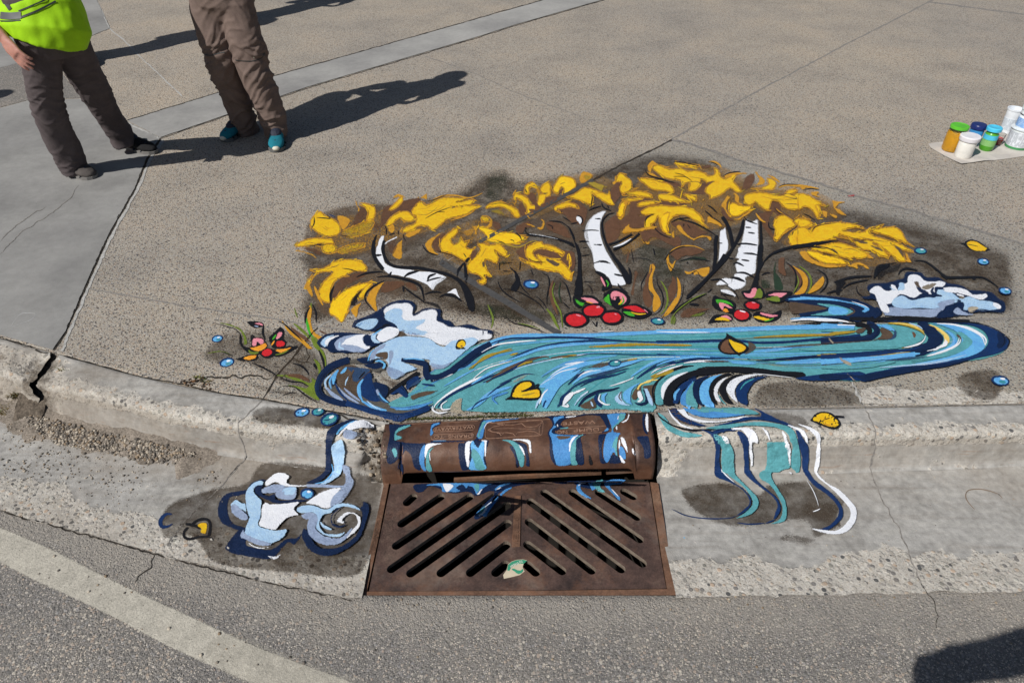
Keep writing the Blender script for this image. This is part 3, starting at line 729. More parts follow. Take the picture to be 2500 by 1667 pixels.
def crom(pts, closed, step):
    out = []; n = len(pts)
    for i in range(n if closed else n-1):
        if closed: p0, p1, p2, p3 = pts[i-1], pts[i], pts[(i+1) % n], pts[(i+2) % n]
        else: p0, p1, p2, p3 = pts[max(0, i-1)], pts[i], pts[i+1], pts[min(n-1, i+2)]
        L = math.hypot(p2[0]-p1[0], p2[1]-p1[1]); m = max(1, int(L/step))
        for k in range(m):
            u = k/m; q = []
            for c in (0, 1):
                q.append(0.5*(2*p1[c] + (p2[c]-p0[c])*u + (2*p0[c]-5*p1[c]+4*p2[c]-p3[c])*u*u + (3*p1[c]-p0[c]-3*p2[c]+p3[c])*u**3))
            out.append(tuple(q))
    if not closed: out.append(pts[-1])
    return out
class Part:
    def __init__(s, name, parent, label=None): s.name, s.parent, s.label = name, parent, label; s.V = []; s.F = []; s.C = []; s.cov = []; s.dry = []; s.op = []; s.bvh = None
    def put(s, pts, cov, faces, col, dry, op, lev):
        n = len(s.V); off = 0.0016 + 1.2e-4*lev if s.name == 'blue_paint' else 0.0012 + 4e-5*lev
        for p in pts:
            s.V.append(drop(p[0], p[1], off, s.bvh)[0])
        s.C += [col]*len(pts); s.cov += cov; s.dry += [dry]*len(pts); s.op += [op]*len(pts)
        s.F += [tuple(n+i for i in f) for f in faces]
    def done(s):
        if not s.V: return None
        o = mesh_obj(s.name, s.V, s.F, M_paint, s.parent, attrs={'Col': s.C, 'cov': s.cov, 'dry': s.dry, 'op': s.op})
        if s.label: o['label'] = s.label
        return o
def fill(part, pts, col, dry=0.0, op=1.0, e=2.4, poly=False):
    step = 3.5 if part.name in ('blue_paint', 'painted_waterfall') else 5.0
    if poly:
        b = []
        for i in range(len(pts)):
            (x0, y0), (x1, y1) = pts[i], pts[(i+1) % len(pts)]; m = max(1, int(math.hypot(x1-x0, y1-y0)/step))
            b += [(x0+(x1-x0)*k/m, y0+(y1-y0)*k/m) for k in range(m)]
    else: b = crom(pts, True, step)
    if part.name in ('painted_foliage', 'painted_cloud') and not poly:
        k = len(b); a_ = 1.5 if part.name == 'painted_foliage' else 1.0
        b = [(x+a_*fb(x, y, 0.25, 4), y+a_*fb(x, y, 0.25, 8)) for x, y in b]
    B = np.array(b); n = len(B); lo = B.min(0); hi = B.max(0)
    lev = level_for((lo[0], lo[1], hi[0], hi[1]))
    A2 = B; B2 = np.roll(B, -1, 0); D = B2-A2; L2 = (D**2).sum(1)+1e-9
    def dist(Q):
        r = np.empty(len(Q))
        for s0 in range(0, len(Q), 400):
            q = Q[s0:s0+400]; w = q[:, None]-A2[None]; tt = np.clip((w*D[None]).sum(2)/L2, 0, 1)
            r[s0:s0+400] = np.sqrt(((w-tt[..., None]*D[None])**2).sum(2)).min(1)
        return r
    def inside(Q):
        x, y = Q[:, 0][:, None], Q[:, 1][:, None]; x0, y0 = A2[:, 0], A2[:, 1]; x1, y1 = B2[:, 0], B2[:, 1]
        c = ((y0 > y) != (y1 > y)) & (x < (x1-x0)*(y-y0)/(y1-y0+1e-12)+x0); return c.sum(1) % 2 == 1
    T = np.roll(B, -1, 0)-np.roll(B, 1, 0); T /= np.linalg.norm(T, axis=1)[:, None]+1e-9
    area = 0.5*np.sum(B[:, 0]*np.roll(B[:, 1], -1)-B[:, 1]*np.roll(B[:, 0], -1))
    Nn = np.stack([-T[:, 1], T[:, 0]], 1)*(1 if area > 0 else -1)
    pts_in = []
    for fr in ((1.0,) if e < 6 else (0.35, 0.7, 1.0)):
        I = B+Nn*e*fr; k = inside(I); 
        if k.any():
            I = I[k]; dd = dist(I); I = I[dd > e*fr*0.8]; pts_in += I.tolist()
    small = min(hi-lo) < 9
    kerb_zone = hi[1] > 995
    gs = 4.0 if part.name in ('blue_paint', 'painted_waterfall') else 6.0 if kerb_zone else 16.0
    gs = min(gs, max(3.0, min(hi-lo)/3))
    gx = np.arange(lo[0]+gs/2, hi[0], gs); gy = np.arange(lo[1]+gs/2, hi[1], gs*0.7)
    if len(gx) and len(gy):
        G = np.stack(np.meshgrid(gx, gy), -1).reshape(-1, 2); G = G[inside(G)]
        if len(G):
            dd = dist(G); G = G[dd > (e*1.25 if not small else 0.8)]; pts_in += G.tolist()
    vs = [Vector(p) for p in b] + [Vector(p) for p in pts_in]
    co, ed, fa, ov, oe, of = delaunay_2d_cdt(vs, [(i, (i+1) % n) for i in range(n)], [], 0, 1e-4)
    Q = np.array([(c[0], c[1]) for c in co]); cen = np.array([Q[list(f)].mean(0) for f in fa]) if fa else np.zeros((0, 2))
    if not len(cen): return
    keep = inside(cen); faces = [f for f, k in zip(fa, keep) if k]
    d = dist(Q); cov = np.clip(d/e, 0, 1)
    if cov.max() < 0.9: cov = cov/max(cov.max(), 1e-3)*0.9
    part.put([tuple(p) for p in Q], cov.tolist(), faces, col, dry, op, lev)
def stroke(part, pts, w, col, dry=0.0, op=1.0, tap='b', e=1.6):
    c = crom(pts, False, 4.0); n = len(c); xs = [p[0] for p in c]; ys = [p[1] for p in c]
    lev = level_for((min(xs)-w/2, min(ys)-w/2, max(xs)+w/2, max(ys)+w/2)); P_ = []; cov = []; F = []
    for i, (x, y) in enumerate(c):
        a = c[max(0, i-1)]; b = c[min(n-1, i+1)]; dx, dy = b[0]-a[0], b[1]-a[1]; L = math.hypot(dx, dy) or 1; nx, ny = -dy/L, dx/L
        t = i/max(1, n-1); k = 1.0
        if tap in 'be' : k = min(k, math.sqrt(max(0.0, 1-t))*1.6)
        if tap in 'bs': k = min(k, math.sqrt(max(0.0, t))*1.6)
        if tap == 'n': k = min(1, 0.5+min(t, 1-t)*n/2)
        hw = w/2*max(0.12, min(1, k))*(1+0.12*fb(x, y, 0.06, 2)); ee = min(e, hw*0.5)
        endc = 0.0 if i in (0, n-1) else 1.0
        for o_, cv in ((-hw, 0.0), (-(hw-ee), 1.0), (hw-ee, 1.0), (hw, 0.0)):
            P_.append((x+nx*o_, y+ny*o_)); cov.append(cv*endc)
    for i in range(n-1):
        for k in range(3): F.append((4*i+k, 4*i+k+1, 4*i+k+5, 4*i+k+4))
    part.put(P_, cov, F, col, dry, op, lev)
def river_flow(part):
    "thin brushed lines that follow the water between guide curves"
    rr = random.Random(21)
    G_ = [[(1010,935),(1080,885),(1160,848),(1260,830),(1450,820),(1700,812),(1950,806),(2030,808)],
          [(960,998),(1060,950),(1150,905),(1250,875),(1400,855),(1600,850),(1850,845),(2050,838),(2180,825),(2220,808)],
          [(1100,1003),(1180,960),(1270,915),(1380,885),(1500,868),(1700,868),(1900,872),(2080,865),(2250,845),(2310,818)],
          [(1480,990),(1520,945),(1590,905),(1700,890),(1850,892),(2000,905),(2150,890),(2300,862),(2380,832)]]
    def samp(c, n=40):
        c = crom(c, False, 6); return [c[min(len(c)-1, int(i*(len(c)-1)/(n-1)))] for i in range(n)]
    S_ = [samp(g) for g in G_]
    for k in range(95):
        b = rr.randrange(3); f = rr.random(); i0 = int(rr.triangular(0, 34, 8)); i1 = min(39, i0+rr.randrange(6, 18))
        if i1-i0 < 4: continue
        q = [(lerp(S_[b][i][0], S_[b+1][i][0], f), lerp(S_[b][i][1], S_[b+1][i][1], f)) for i in range(i0, i1+1, 2)]
        key = rr.choice('uuuuUTTTtttnqwwGi'); w = rr.uniform(1.2, 3.0)*(1.9 if key in 'uUTt' else 1.0)
        stroke(part, q, w, lin(PAL[key])+(1,), dry=rr.uniform(0.05, 0.4), op=0.95, e=1.0)
def paint(text, root, mirror=None):
    W = WIN['Z']; part = None; parts = []
    for ln in text.strip().splitlines():
        ln = ln.strip()
        if not ln or ln[0] == '#': continue
        tk = ln.split()
        if ln == 'RIVERFLOW':
            river_flow(part); continue
        if tk[0] == 'W': W = WIN[tk[1]]; continue
        if tk[0] == 'P':
            nm, _, lb = ln[2:].partition('|'); part = Part(nm.strip(), root, lb.strip() or None); parts.append(part); continue
        c = lin(PAL[tk[1]]); kw = {}; pts = []; key = tk[1]
        for x in tk[2:]:
            if '=' in x: k, v = x.split('='); kw[k] = v
            else: a, b = x.split(','); pts.append((W[0]+float(a)/W[2], W[1]+float(b)/W[2]))
        a = dict(dry=float(kw.get('d', 0)), op=float(kw.get('o', 1)))
        c = c + (1.0,)
        fol = part.name == 'painted_foliage'; riv = part.name in ('painted_river', 'painted_waterfall')
        if fol and key in 'yYob': a['dry'] = max(a['dry'], 0.13 if key != 'b' else 0.25)
        if part.name == 'painted_cloud': a['dry'] = max(a['dry'], 0.24 if pts[0][1] < 815 else 0.10)
        if tk[0] == 's' and key in 'knN': kw['w'] = float(kw['w'])*1.15
        if fol and tk[0] == 'f' and key in 'yY':
            cc = crom(pts, True, 8); stroke(part, cc+[cc[0]], 4.6, lin(PAL['o'])+(1,), dry=0.40, tap='n', e=1.8)
            rr = random.Random(int(pts[0][0]*3+pts[0][1])); m = len(cc); ar = sum(cc[i][0]*cc[(i+1) % m][1]-cc[(i+1) % m][0]*cc[i][1] for i in range(m)); sg = 1 if ar > 0 else -1
            for i in range(m):
                if rr.random() < 0.30:
                    x0, y0 = cc[i-1]; x1, y1 = cc[(i+1) % m]; L = math.hypot(x1-x0, y1-y0) or 1; tx, ty = (x1-x0)/L, (y1-y0)/L; ox, oy = ty*sg, -tx*sg
                    d = 1 if tx > 0 else -1
                    l = rr.uniform(9, 22); x, y = cc[i]; f = rr.uniform(0.12, 0.5)
                    stroke(part, [(x-tx*d*l*0.5-ox*2, y-ty*d*l*0.5-oy*2), (x+ox*l*f*0.25, y+oy*l*f*0.25), (x+tx*d*l*0.6+ox*l*f*0.7, y+ty*d*l*0.6+oy*l*f*0.7)], rr.uniform(2.2, 4.2), lin(PAL[rr.choice('yyooG')])+(1,), dry=0.25, e=1.2)
        if tk[0] == 's' and key == 'k' and part.name == 'painted_birch': kw['w'] = float(kw['w'])*0.95
        if tk[0] == 's' and riv and key == 'u': kw['w'] = float(kw['w'])*1.15
        if tk[0] == 's': stroke(part, pts, float(kw['w'])/W[2], c, tap=kw.get('t', 'b'), e=float(kw.get('e', 1.6)), **a)
        elif tk[0] == 'F': fill(part, pts, c, e=float(kw.get('e', 2.4)), poly=True, **a)
        else: fill(part, pts, c, e=float(kw.get('e', 3.0 if fol else 2.4)), **a)
        if tk[0] == 's' and riv and float(kw['w'])/W[2] > 5 and key in 'utnNU' and len(pts) > 2:
            ww = float(kw['w'])/W[2]
            for sgn, kk in ((0.28, 'l' if key == 'u' else 'u' if key == 't' else 'q'), (-0.22, 'U' if key in 'ut' else 'k')):
                cc = crom(pts, False, 6); m = len(cc); i0 = int(m*(0.1+0.2*(sgn > 0))); i1 = int(m*(0.7+0.2*(sgn < 0))); q = []
                for i in range(i0, i1):
                    x0, y0 = cc[max(0, i-1)]; x1, y1 = cc[min(m-1, i+1)]; L = math.hypot(x1-x0, y1-y0) or 1
                    q.append((cc[i][0]-(y1-y0)/L*ww*sgn, cc[i][1]+(x1-x0)/L*ww*sgn))
                if len(q) > 3: stroke(part, q, max(1.2, ww*0.2), lin(PAL[kk])+(1,), dry=0.5, op=0.8, e=1.0)
        if fol and tk[0] == 'f' and key in 'yY':
            xs = [p[0] for p in pts]; ys = [p[1] for p in pts]; rr = random.Random(int(xs[0]*7+ys[0]))
            cx_, cy_ = sum(xs)/len(xs), sum(ys)/len(ys); sxx = sum((x-cx_)**2 for x in xs); syy = sum((y-cy_)**2 for y in ys); sxy = sum((x-cx_)*(y-cy_) for x, y in pts)
            an = 0.5*math.atan2(2*sxy, sxx-syy); Lh = math.sqrt(max(sxx, syy)/len(xs)); n_ = max(2, min(7, int(Lh/7)))
            for j in range(n_):
                off = (rr.random()-0.5)*1.1*math.sqrt(min(sxx, syy)/len(xs)+9)*1.6; s0 = rr.uniform(-1.1, 0.3)*Lh; s1 = s0+rr.uniform(0.6, 1.1)*Lh; bow = rr.uniform(-0.18, 0.18)*Lh
                q = [(cx_+math.cos(an)*u_-math.sin(an)*(off+v_), cy_+math.sin(an)*u_+math.cos(an)*(off+v_)) for u_, v_ in ((s0, 0), ((s0+s1)/2, bow), (s1, 0))]
                if all(inpoly(p, pts) for p in q): stroke(part, q, rr.uniform(1.6, 3.2), lin(PAL[rr.choice('oooGYb')])+(1,), dry=0.42, e=1.0)
    return [p.done() for p in parts]
mural = empty('street_mural', P(1500, 800)); tag(mural, 'colourful painted mural of birches, berries, clouds and a river across the pavement and kerb', 'mural')
mural.location = (0, 0, 0)
def DROP(name, x, y, rx, ry, rot=-8, c2='u', c1='t', lab=None, W='Z'):
    "one painted water drop"
    w = WIN[W]; x = w[0]+x/w[2]; y = w[1]+y/w[2]; rx /= w[2]; ry /= w[2]
    p = Part(name, mural, lab); r = math.radians(rot)
    def el(cx, cy, a, b, n=14): return [(cx+a*math.cos(2*math.pi*k/n)*math.cos(r)-b*math.sin(2*math.pi*k/n)*math.sin(r), cy+a*math.cos(2*math.pi*k/n)*math.sin(r)+b*math.sin(2*math.pi*k/n)*math.cos(r)) for k in range(n)]
    fill(p, el(x, y, rx, ry), lin(PAL['n'])+(1,), e=1.5); fill(p, el(x+rx*0.03, y+ry*0.05, rx*0.78, ry*0.72), lin(PAL[c2])+(1,), e=1.5)
    fill(p, el(x+rx*0.2, y+ry*0.25, rx*0.45, ry*0.40), lin(PAL[c1])+(1,), e=3, op=0.8)
    fill(p, el(x+rx*0.22, y-ry*0.32, rx*0.30, ry*0.24), lin(PAL['w'])+(1,), e=1.2); p.done()
MURAL = '''
P dark_wash
W X
f h d=0.26 o=0.68 e=40 690,560 700,500 760,465 850,445 905,450 1000,430 1060,412 1100,380 1170,372 1200,395 1290,385 1350,378 1440,345 1530,335 1640,352 1700,385 1800,425 1900,445 2000,470 2120,498 2220,530 2320,562 2345,620 2345,700 2325,736 2000,742 1240,765 1150,760 1000,735 860,705 790,750 700,755 670,700 690,640 662,590
f D d=0.42 o=0.42 e=24 1110,400 1150,385 1180,400 1170,450 1130,500 1100,480
f h d=0.27 o=0.33 e=27 960,640 1100,620 1240,640 1330,700 1300,740 1150,755 1000,700
f D d=0.42 o=0.33 e=24 1450,540 1560,540 1580,640 1480,650
f D d=0.42 o=0.28 e=20 1050,690 1240,700 1250,750 1130,745
f h d=0.32 o=0.51 e=27 455,800 500,760 560,745 640,745 700,760 740,800 760,850 740,925 690,915 620,885 560,850 500,850 450,830
f h d=0.27 o=0.47 e=17 660,890 720,900 750,930 700,925 590,900 560,870
f h d=0.22 o=0.58 e=14 2190,870 2230,845 2290,845 2310,880 2285,925 2220,915
f h d=0.27 o=0.47 e=12 1740,885 1800,870 1900,880 1970,900 1965,935 1740,938
f h d=0.22 o=0.47 e=12 1730,942 1800,942 1850,955 1860,985 1800,985 1740,965
f h d=0.17 o=0.61 e=10 590,935 640,930 740,950 795,965 790,990 700,985 600,975 575,955
f h d=0.20 o=0.61 e=12 1560,1120 1620,1105 1680,1105 1740,1130 1760,1110 1850,1100 1900,1120 1950,1140 1975,1120 1930,1180 1935,1210 1870,1240 1840,1200 1700,1215 1620,1195 1575,1160
f h d=0.17 o=0.61 e=12 380,1160 480,1120 560,1105 600,1060 700,1060 860,1090 880,1140 850,1290 800,1330 660,1320 500,1300 440,1240 370,1235
f h d=0.37 o=0.56 e=10 1800,1222 1880,1235 1855,1255 1790,1245
P crown_wash|dry ochre underpaint of the tree crowns
W X
f x d=0.38 o=0.66 e=12 690,560 710,500 780,470 900,460 1000,450 1090,455 1050,520 960,560 880,590 800,600 720,590
f o d=0.65 o=0.92 e=9 680,575 720,540 760,500 860,480 960,460 1080,455 1100,480 1010,530 900,560 820,590 740,585
f o d=0.70 o=0.92 e=9 700,620 760,600 840,610 870,650 820,690 750,730 705,670
f x d=0.38 o=0.66 e=10 700,620 760,600 860,620 960,640 900,700 800,730 730,720
f o d=0.65 o=0.92 e=9 975,560 1030,520 1110,500 1180,540 1280,560 1320,620 1240,620 1150,640 1060,620
f o d=0.65 o=0.92 e=9 1130,490 1190,440 1300,400 1370,395 1440,430 1400,470 1300,500 1200,510
f x d=0.38 o=0.66 e=10 1200,520 1290,470 1400,430 1500,440 1600,430 1660,460 1640,540 1560,580 1440,560 1300,560
f o d=0.63 o=0.92 e=9 1410,500 1450,430 1500,380 1640,375 1720,410 1740,470 1700,520 1600,540 1500,560 1430,590
f x d=0.38 o=0.66 e=10 1700,440 1800,430 1900,460 1940,500 1900,560 1820,570 1740,540
f o d=0.63 o=0.92 e=9 1690,430 1790,415 1890,440 1940,490 1850,510 1760,500
f o d=0.65 o=0.92 e=9 1790,560 1850,520 1980,520 2070,550 2095,600 2000,620 1880,600
P painted_foliage|yellow leaf clump at the upper left of the mural
W A
f b d=0.35 o=0.8 700,900 800,700 900,690 880,860 740,960 640,960
f b d=0.3 o=0.85 1060,700 1180,660 1300,620 1460,590 1480,640 1360,760 1200,760 1100,860 1000,960 1020,860
f y d=0.12 250,880 300,790 360,745 420,790 480,820 560,870 590,950 560,1000 480,1020 400,1010 300,950
s k w=16 300,800 300,880 270,930
s k w=14 320,815 400,820 480,825 430,785
s n w=12 460,780 540,810
f o d=0.15 545,800 620,790 700,840 680,900 620,960 590,920
f o d=0.1 725,655 790,690 800,740 740,830 690,900 760,790 770,710
f y d=0.12 770,665 860,660 960,700 970,770 930,850 870,860 890,760 850,700
f y d=0.45 o=0.7 600,980 760,900 930,830 960,870 880,980 700,1030
s k w=10 580,1005 700,1030
f y d=0.14 75,1125 200,1060 340,1040 500,1060 515,1105 400,1105 250,1120 150,1130
s k w=12 240,1125 400,1110 490,1105
f y d=0.35 390,1115 500,1100 545,1170 480,1210 400,1190
f o d=0.25 30,1210 110,1165 200,1180 300,1220 340,1260 320,1270 250,1225 140,1195
f b d=0.3 o=0.8 150,1160 260,1140 380,1190 360,1240 280,1200
f y d=0.5 o=0.8 540,1180 700,1110 860,1100 840,1140 700,1180 600,1210
f o d=0.1 1060,680 1150,600 1215,545 1275,590 1270,640 1210,700 1110,750 1090,740 1170,670 1220,600 1160,620
f y d=0.1 1110,740 1200,640 1260,580 1270,630 1200,710
f y d=0.08 1080,910 1130,820 1220,760 1320,750 1380,790 1400,840 1300,860 1240,820 1170,870 1110,920
f b d=0.2 o=0.85 1290,620 1380,600 1460,600 1440,680 1340,720 1260,750 1200,740 1240,680
f o d=0.1 1280,630 1400,590 1480,580 1530,545 1540,620 1480,610 1400,610
f y d=0.03 1360,760 1440,650 1480,640 1530,680 1600,650 1700,600 1850,600 1980,620 1850,650 2040,620 2000,680 1840,700 2110,680 2000,760 1900,800 1760,830 1700,880 1600,950 1540,910 1440,910 1340,970 1240,970 1330,910 1400,880 1420,810
s o w=22 1560,640 1700,580 1850,575 2000,600 2150,545
s k w=9 1540,640 1640,610 1760,560
s k w=12 1510,830 1640,760 1800,700
s k w=8 1640,755 1740,755
s o w=16 1790,850 1950,800 2060,740
s k w=14 1440,780 1465,760
f o d=0.2 1110,900 1180,890 1185,960 1140,1000 1110,970
s k w=16 1115,1005 1190,985
f o d=0.15 1290,1000 1400,950 1490,930 1440,990 1330,1040
f o d=0.25 1160,1160 1260,1050 1270,1120 1260,1260 1200,1270 1160,1240
f b d=0.4 o=0.7 1090,1100 1180,1060 1220,1120 1170,1220 1120,1200
f b d=0.4 o=0.7 960,860 1020,900 980,1000 940,960
P painted_foliage|yellow leaf clump hanging at the left edge of the mural
W E
f b d=0.3 o=0.85 520,430 640,330 780,290 880,270 860,340 740,400 640,460 560,560 500,600
f y d=0.12 235,265 400,250 540,170 700,155 820,180 880,250 850,280 740,280 640,330 540,380 490,470 470,620 390,600 350,520 400,400 500,300 380,290 290,350 250,430 200,470 230,380 330,300
f o d=0.2 200,420 240,380 280,480 290,580 240,530 210,480
s o w=40 300,440 350,560 400,660
s k w=12 600,250 680,260 780,290
s k w=30 520,440 480,540 490,640
f Y d=0.05 470,670 510,600 640,490 780,430 940,400 900,470 820,480 760,540 700,620 660,740 600,840 540,790 470,740
f y d=0.1 780,560 860,450 940,405 880,500 830,580 790,600
f k d=0.3 o=0.85 690,640 740,540 860,450 800,540 770,620 730,670
f o d=0.15 700,690 830,610 790,690 780,760 770,800 720,760
f o d=0.12 890,520 960,450 1080,390 1010,500 980,600 1000,720 970,730 900,640 870,600
s k w=20 1080,380 960,440 870,520 860,600 920,680 970,730
f b d=0.25 o=0.85 1070,400 1200,380 1300,400 1260,460 1100,520 1020,500
f b d=0.3 o=0.8 1290,400 1400,420 1440,500 1380,500 1300,450
P painted_foliage|yellow leaf clump left of the middle birch
W A
f b d=0.3 o=0.85 1580,1100 1640,1020 1760,960 1700,1050 1660,1120 1700,1200 1640,1200
f o d=0.12 1510,1100 1600,1020 1700,980 1620,1060 1590,1120 1640,1200 1700,1220 1620,1230 1540,1180
f y d=0.05 1680,1080 1780,980 1880,925 1850,1000 1790,1060 1830,1110 1890,1080 1900,1020 1940,1080 2000,1060 1960,1140 2030,1160 2060,1140 2020,1220 1960,1290 1880,1250 1800,1210 1700,1180
s k w=16 1480,1110 1540,1190 1660,1230
s k w=12 1640,1180 1780,1220 1870,1260
s k w=12 1930,1200 1970,1260
W B
f o d=0.3 200,910 300,900 400,900 440,820 470,860 440,930 300,940 300,1040 260,1020 250,940
f o d=0.45 o=0.8 130,960 260,930 250,1000 160,1020
f y d=0.35 o=0.9 330,800 420,810 440,850 380,870 340,850
f Y d=0.02 300,925 400,930 500,970 560,975 700,990 840,1040 800,1060 720,1100 600,1110 480,1090 380,1070 430,1110 340,1060 400,1030 360,980
s G w=16 300,1050 420,1080 560,1100 740,1140 880,1080 960,1070
f y d=0.03 280,1110 350,1100 420,1120 540,1110 600,1180 620,1240 560,1230 480,1170 520,1250 500,1320 440,1290 380,1280 380,1350 440,1470 380,1450 390,1520 340,1550 290,1510 350,1490 300,1440 220,1420 180,1360 220,1290 290,1230 330,1150
f b d=0.1 o=0.9 220,1200 290,1160 310,1200 270,1260 220,1290
f i d=0.2 340,1300 370,1280 380,1340 350,1380
s k w=12 500,1070 570,1090 610,1120
s k w=12 640,1055 690,1070 700,1100
s k w=12 700,980 760,1020 780,1080
f b d=0.25 o=0.85 460,850 540,870 560,950 490,950 450,900
f y d=0.2 370,720 420,670 540,640 660,690 740,740 755,810 700,810 660,750 560,700 440,710
f G d=0.4 o=0.85 420,750 520,720 600,780 620,820 540,790
s k w=8 430,680 540,660 660,680
P painted_foliage|yellow leaf tongues above and beside the seam
W B
f b d=0.15 o=0.9 740,660 800,640 860,540 930,560 950,640 1040,580 1200,570 1240,530 1180,620 1000,720 860,790 760,800
f y d=0.03 690,640 700,550 780,570 850,610 880,680 930,680 960,620 960,540 920,480 860,500 860,560 810,560 820,470 900,430 950,480 980,560 1020,560 980,530 1000,470 1080,440 1090,580 1040,590 1020,650 940,720 840,780 830,700 780,640 730,610 700,680
f Y d=0.02 1115,500 1160,430 1200,370 1320,380 1370,440 1360,490 1290,540 1220,570 1240,500 1210,480 1170,560 1130,540
f b d=0.25 1180,520 1230,490 1230,540 1180,560
f o d=0.2 1400,400 1440,310 1540,330 1570,370 1480,430 1430,450
f G d=0.4 1450,350 1530,350 1550,400 1480,420
s k w=14 820,500 830,540 860,550
s k w=12 685,660 700,640
s k w=16 960,460 960,490
f b d=0.1 o=0.95 1120,690 1200,660 1340,630 1460,680 1500,740 1490,820 1440,920 1400,900 1300,870 1250,800 1200,780
f y d=0.04 1250,600 1340,570 1400,530 1460,490 1560,510 1700,560 1730,560 1730,520 1760,600 1790,680 1720,670 1600,590 1540,550 1560,620 1540,680 1440,640 1340,610
f G d=0.25 1490,440 1560,420 1640,450 1720,470 1720,500 1680,490 1660,540 1580,500
f y d=0.15 1120,720 1180,680 1280,650 1380,680 1410,720 1300,700 1220,720 1170,730 1220,770 1160,750
s k w=16 1540,560 1550,600 1530,720
f o d=0.1 1750,440 1800,400 1830,420 1780,470
f b d=0.15 o=0.95 1740,560 1760,480 1870,400 1850,500 1870,560 1840,620 1790,670 1740,600
f y d=0.08 1800,430 1850,330 1920,370 1980,430 1990,500 2060,490 1960,530 1880,560 1850,500 1870,430
f b d=0.1 o=0.95 1680,880 1800,780 1840,820 1860,1000 1780,1090 1700,1100 1690,1000
f Y d=0.02 1830,740 1870,650 1950,620 1950,660 1910,700 1890,800 1860,830 1820,790
f o d=0.08 1860,650 1960,620 1940,680 1900,780 1930,760 1870,840 1820,800 1810,730 1840,760 1850,800 1890,740 1900,680
f o d=0.15 1850,900 1920,870 1990,840 1960,900 2010,940 2080,940 1960,990 1880,1000 1880,950
P painted_foliage|round yellow swirl below the dark branch
W B
f b d=0.15 o=0.9 710,1180 800,1120 920,1080 1000,1080 1100,1130 1240,1170 1340,1180 1370,1260 1360,1380 1300,1400 1100,1340 860,1300 740,1240
f b d=0.15 o=0.9 700,930 760,880 860,850 900,920 820,940 790,1000 720,990
f b d=0.15 o=0.9 1050,850 1180,870 1270,930 1330,1040 1300,1050 1180,1010 1080,960 1040,930
f y d=0.05 820,1160 880,1110 1000,1080 1010,1110 1120,1130 1240,1200 1230,1240 1160,1200 1080,1170 960,1160 900,1200 920,1250 980,1300 900,1300 830,1240
f y d=0.04 930,1210 1000,1240 1120,1270 1200,1290 1300,1370 1280,1220 1310,1250 1320,1340 1290,1370 1330,1440 1320,1510 1240,1470 1200,1420 1080,1400 960,1380 860,1330 780,1290 740,1250 860,1300 1000,1320 960,1270
s y w=26 1290,1200 1310,1280 1290,1340
s o w=26 1300,1500 1330,1430 1360,1400
f i d=0.1 1020,1260 1120,1280 1200,1330 1160,1360 1080,1320
s k w=10 840,1260 920,1300 1050,1310
f o d=0.05 770,880 860,880 960,920 990,910 1000,860 960,820 1030,850 1030,910 990,960 940,940 860,910
P painted_foliage|broad yellow crown above the right birches
W C
f b d=0.1 o=0.95 420,290 470,340 560,400 700,430 760,520 830,540 900,500 960,440 1110,410 1080,450 1020,500 990,570 900,560 820,560 700,500 560,460 440,370
f b d=0.1 o=0.95 1400,440 1440,360 1520,330 1540,400 1480,500 1400,520
f o d=0.05 350,260 410,185 470,220 640,265 700,290 620,280 560,270 460,250 420,260 400,330 380,320 360,300
f y d=0.02 410,260 480,240 600,285 720,280 820,310 900,300 980,330 1040,360 1100,340 1090,270 1140,300 1160,370 1220,390 1280,330 1340,350 1290,400 1320,440 1390,530 1340,540 1270,490 1220,520 1160,570 1040,610 1040,570 990,530 1010,470 1000,420 940,400 940,460 880,520 810,520 830,440 780,440 730,490 740,430 680,400 640,400 560,380 480,330 430,290
f y d=0.02 260,390 400,400 560,440 620,470 650,550 560,530 420,510 340,460
f y d=0.04 640,200 760,220 900,240 930,260 820,270 700,250
s k w=14 640,205 760,215 930,255
f o d=0.05 360,320 420,330 520,390 650,430 560,430 440,390 370,360
s k w=20 330,285 370,350 480,390 660,440
s o w=30 1020,210 1090,205 1150,240 1170,280
s k w=10 1010,205 1080,215 1140,250
f b d=0.2 o=0.95 940,260 1060,230 1060,270 980,290
f o d=0.05 1190,360 1280,320 1400,320 1500,340 1380,350 1290,360 1340,380 1290,380 1210,390
s k w=16 1190,365 1250,330 1380,310
f o d=0.03 1530,310 1640,330 1760,370 1820,430 1800,460 1740,400 1640,350 1570,330 1650,400 1640,450 1560,470 1500,490 1570,430 1560,370
f y d=0.02 1650,390 1740,400 1770,450 1720,510 1600,510 1490,500 1600,490 1690,450
s o w=36 1790,490 1880,460 2040,470 2240,500
s k w=12 1780,490 1860,455 2020,455
s k w=9 640,370 760,370 820,400 860,440
s k w=7 650,330 740,350 780,370
f b d=0.15 o=0.95 1000,430 1100,405 1110,420 1050,460 1000,490
P painted_foliage|yellow fronds left of the right birches
W C
f b d=0.1 o=0.92 170,640 300,600 480,630 640,640 800,660 700,700 480,720 360,760 280,800 420,790 340,860 330,930 200,940 60,960 0,940 0,860 60,840 150,760
f b d=0.1 o=0.92 290,960 440,900 540,980 640,1040 700,1010 740,1100 680,1150 560,1100 420,1040 340,1110 290,1040
f b d=0.1 o=0.92 600,880 720,850 860,880 960,950 1040,1000 960,1010 880,1050 800,1010 700,950
f y d=0.04 70,580 160,540 280,530 380,560 420,600 300,590 180,575
f y d=0.05 60,620 200,610 330,600 300,620 180,640
f y d=0.05 230,690 300,650 420,640 490,660 400,680 280,700
f y d=0.04 470,570 600,570 720,610 830,660 720,650 600,640 500,620
f y d=0.06 740,560 820,570 900,600 890,640 820,610
f o d=0.05 560,650 700,660 860,700 940,720 960,620 985,590 1010,640 1090,690 1060,690 980,640 960,730 860,710 720,690
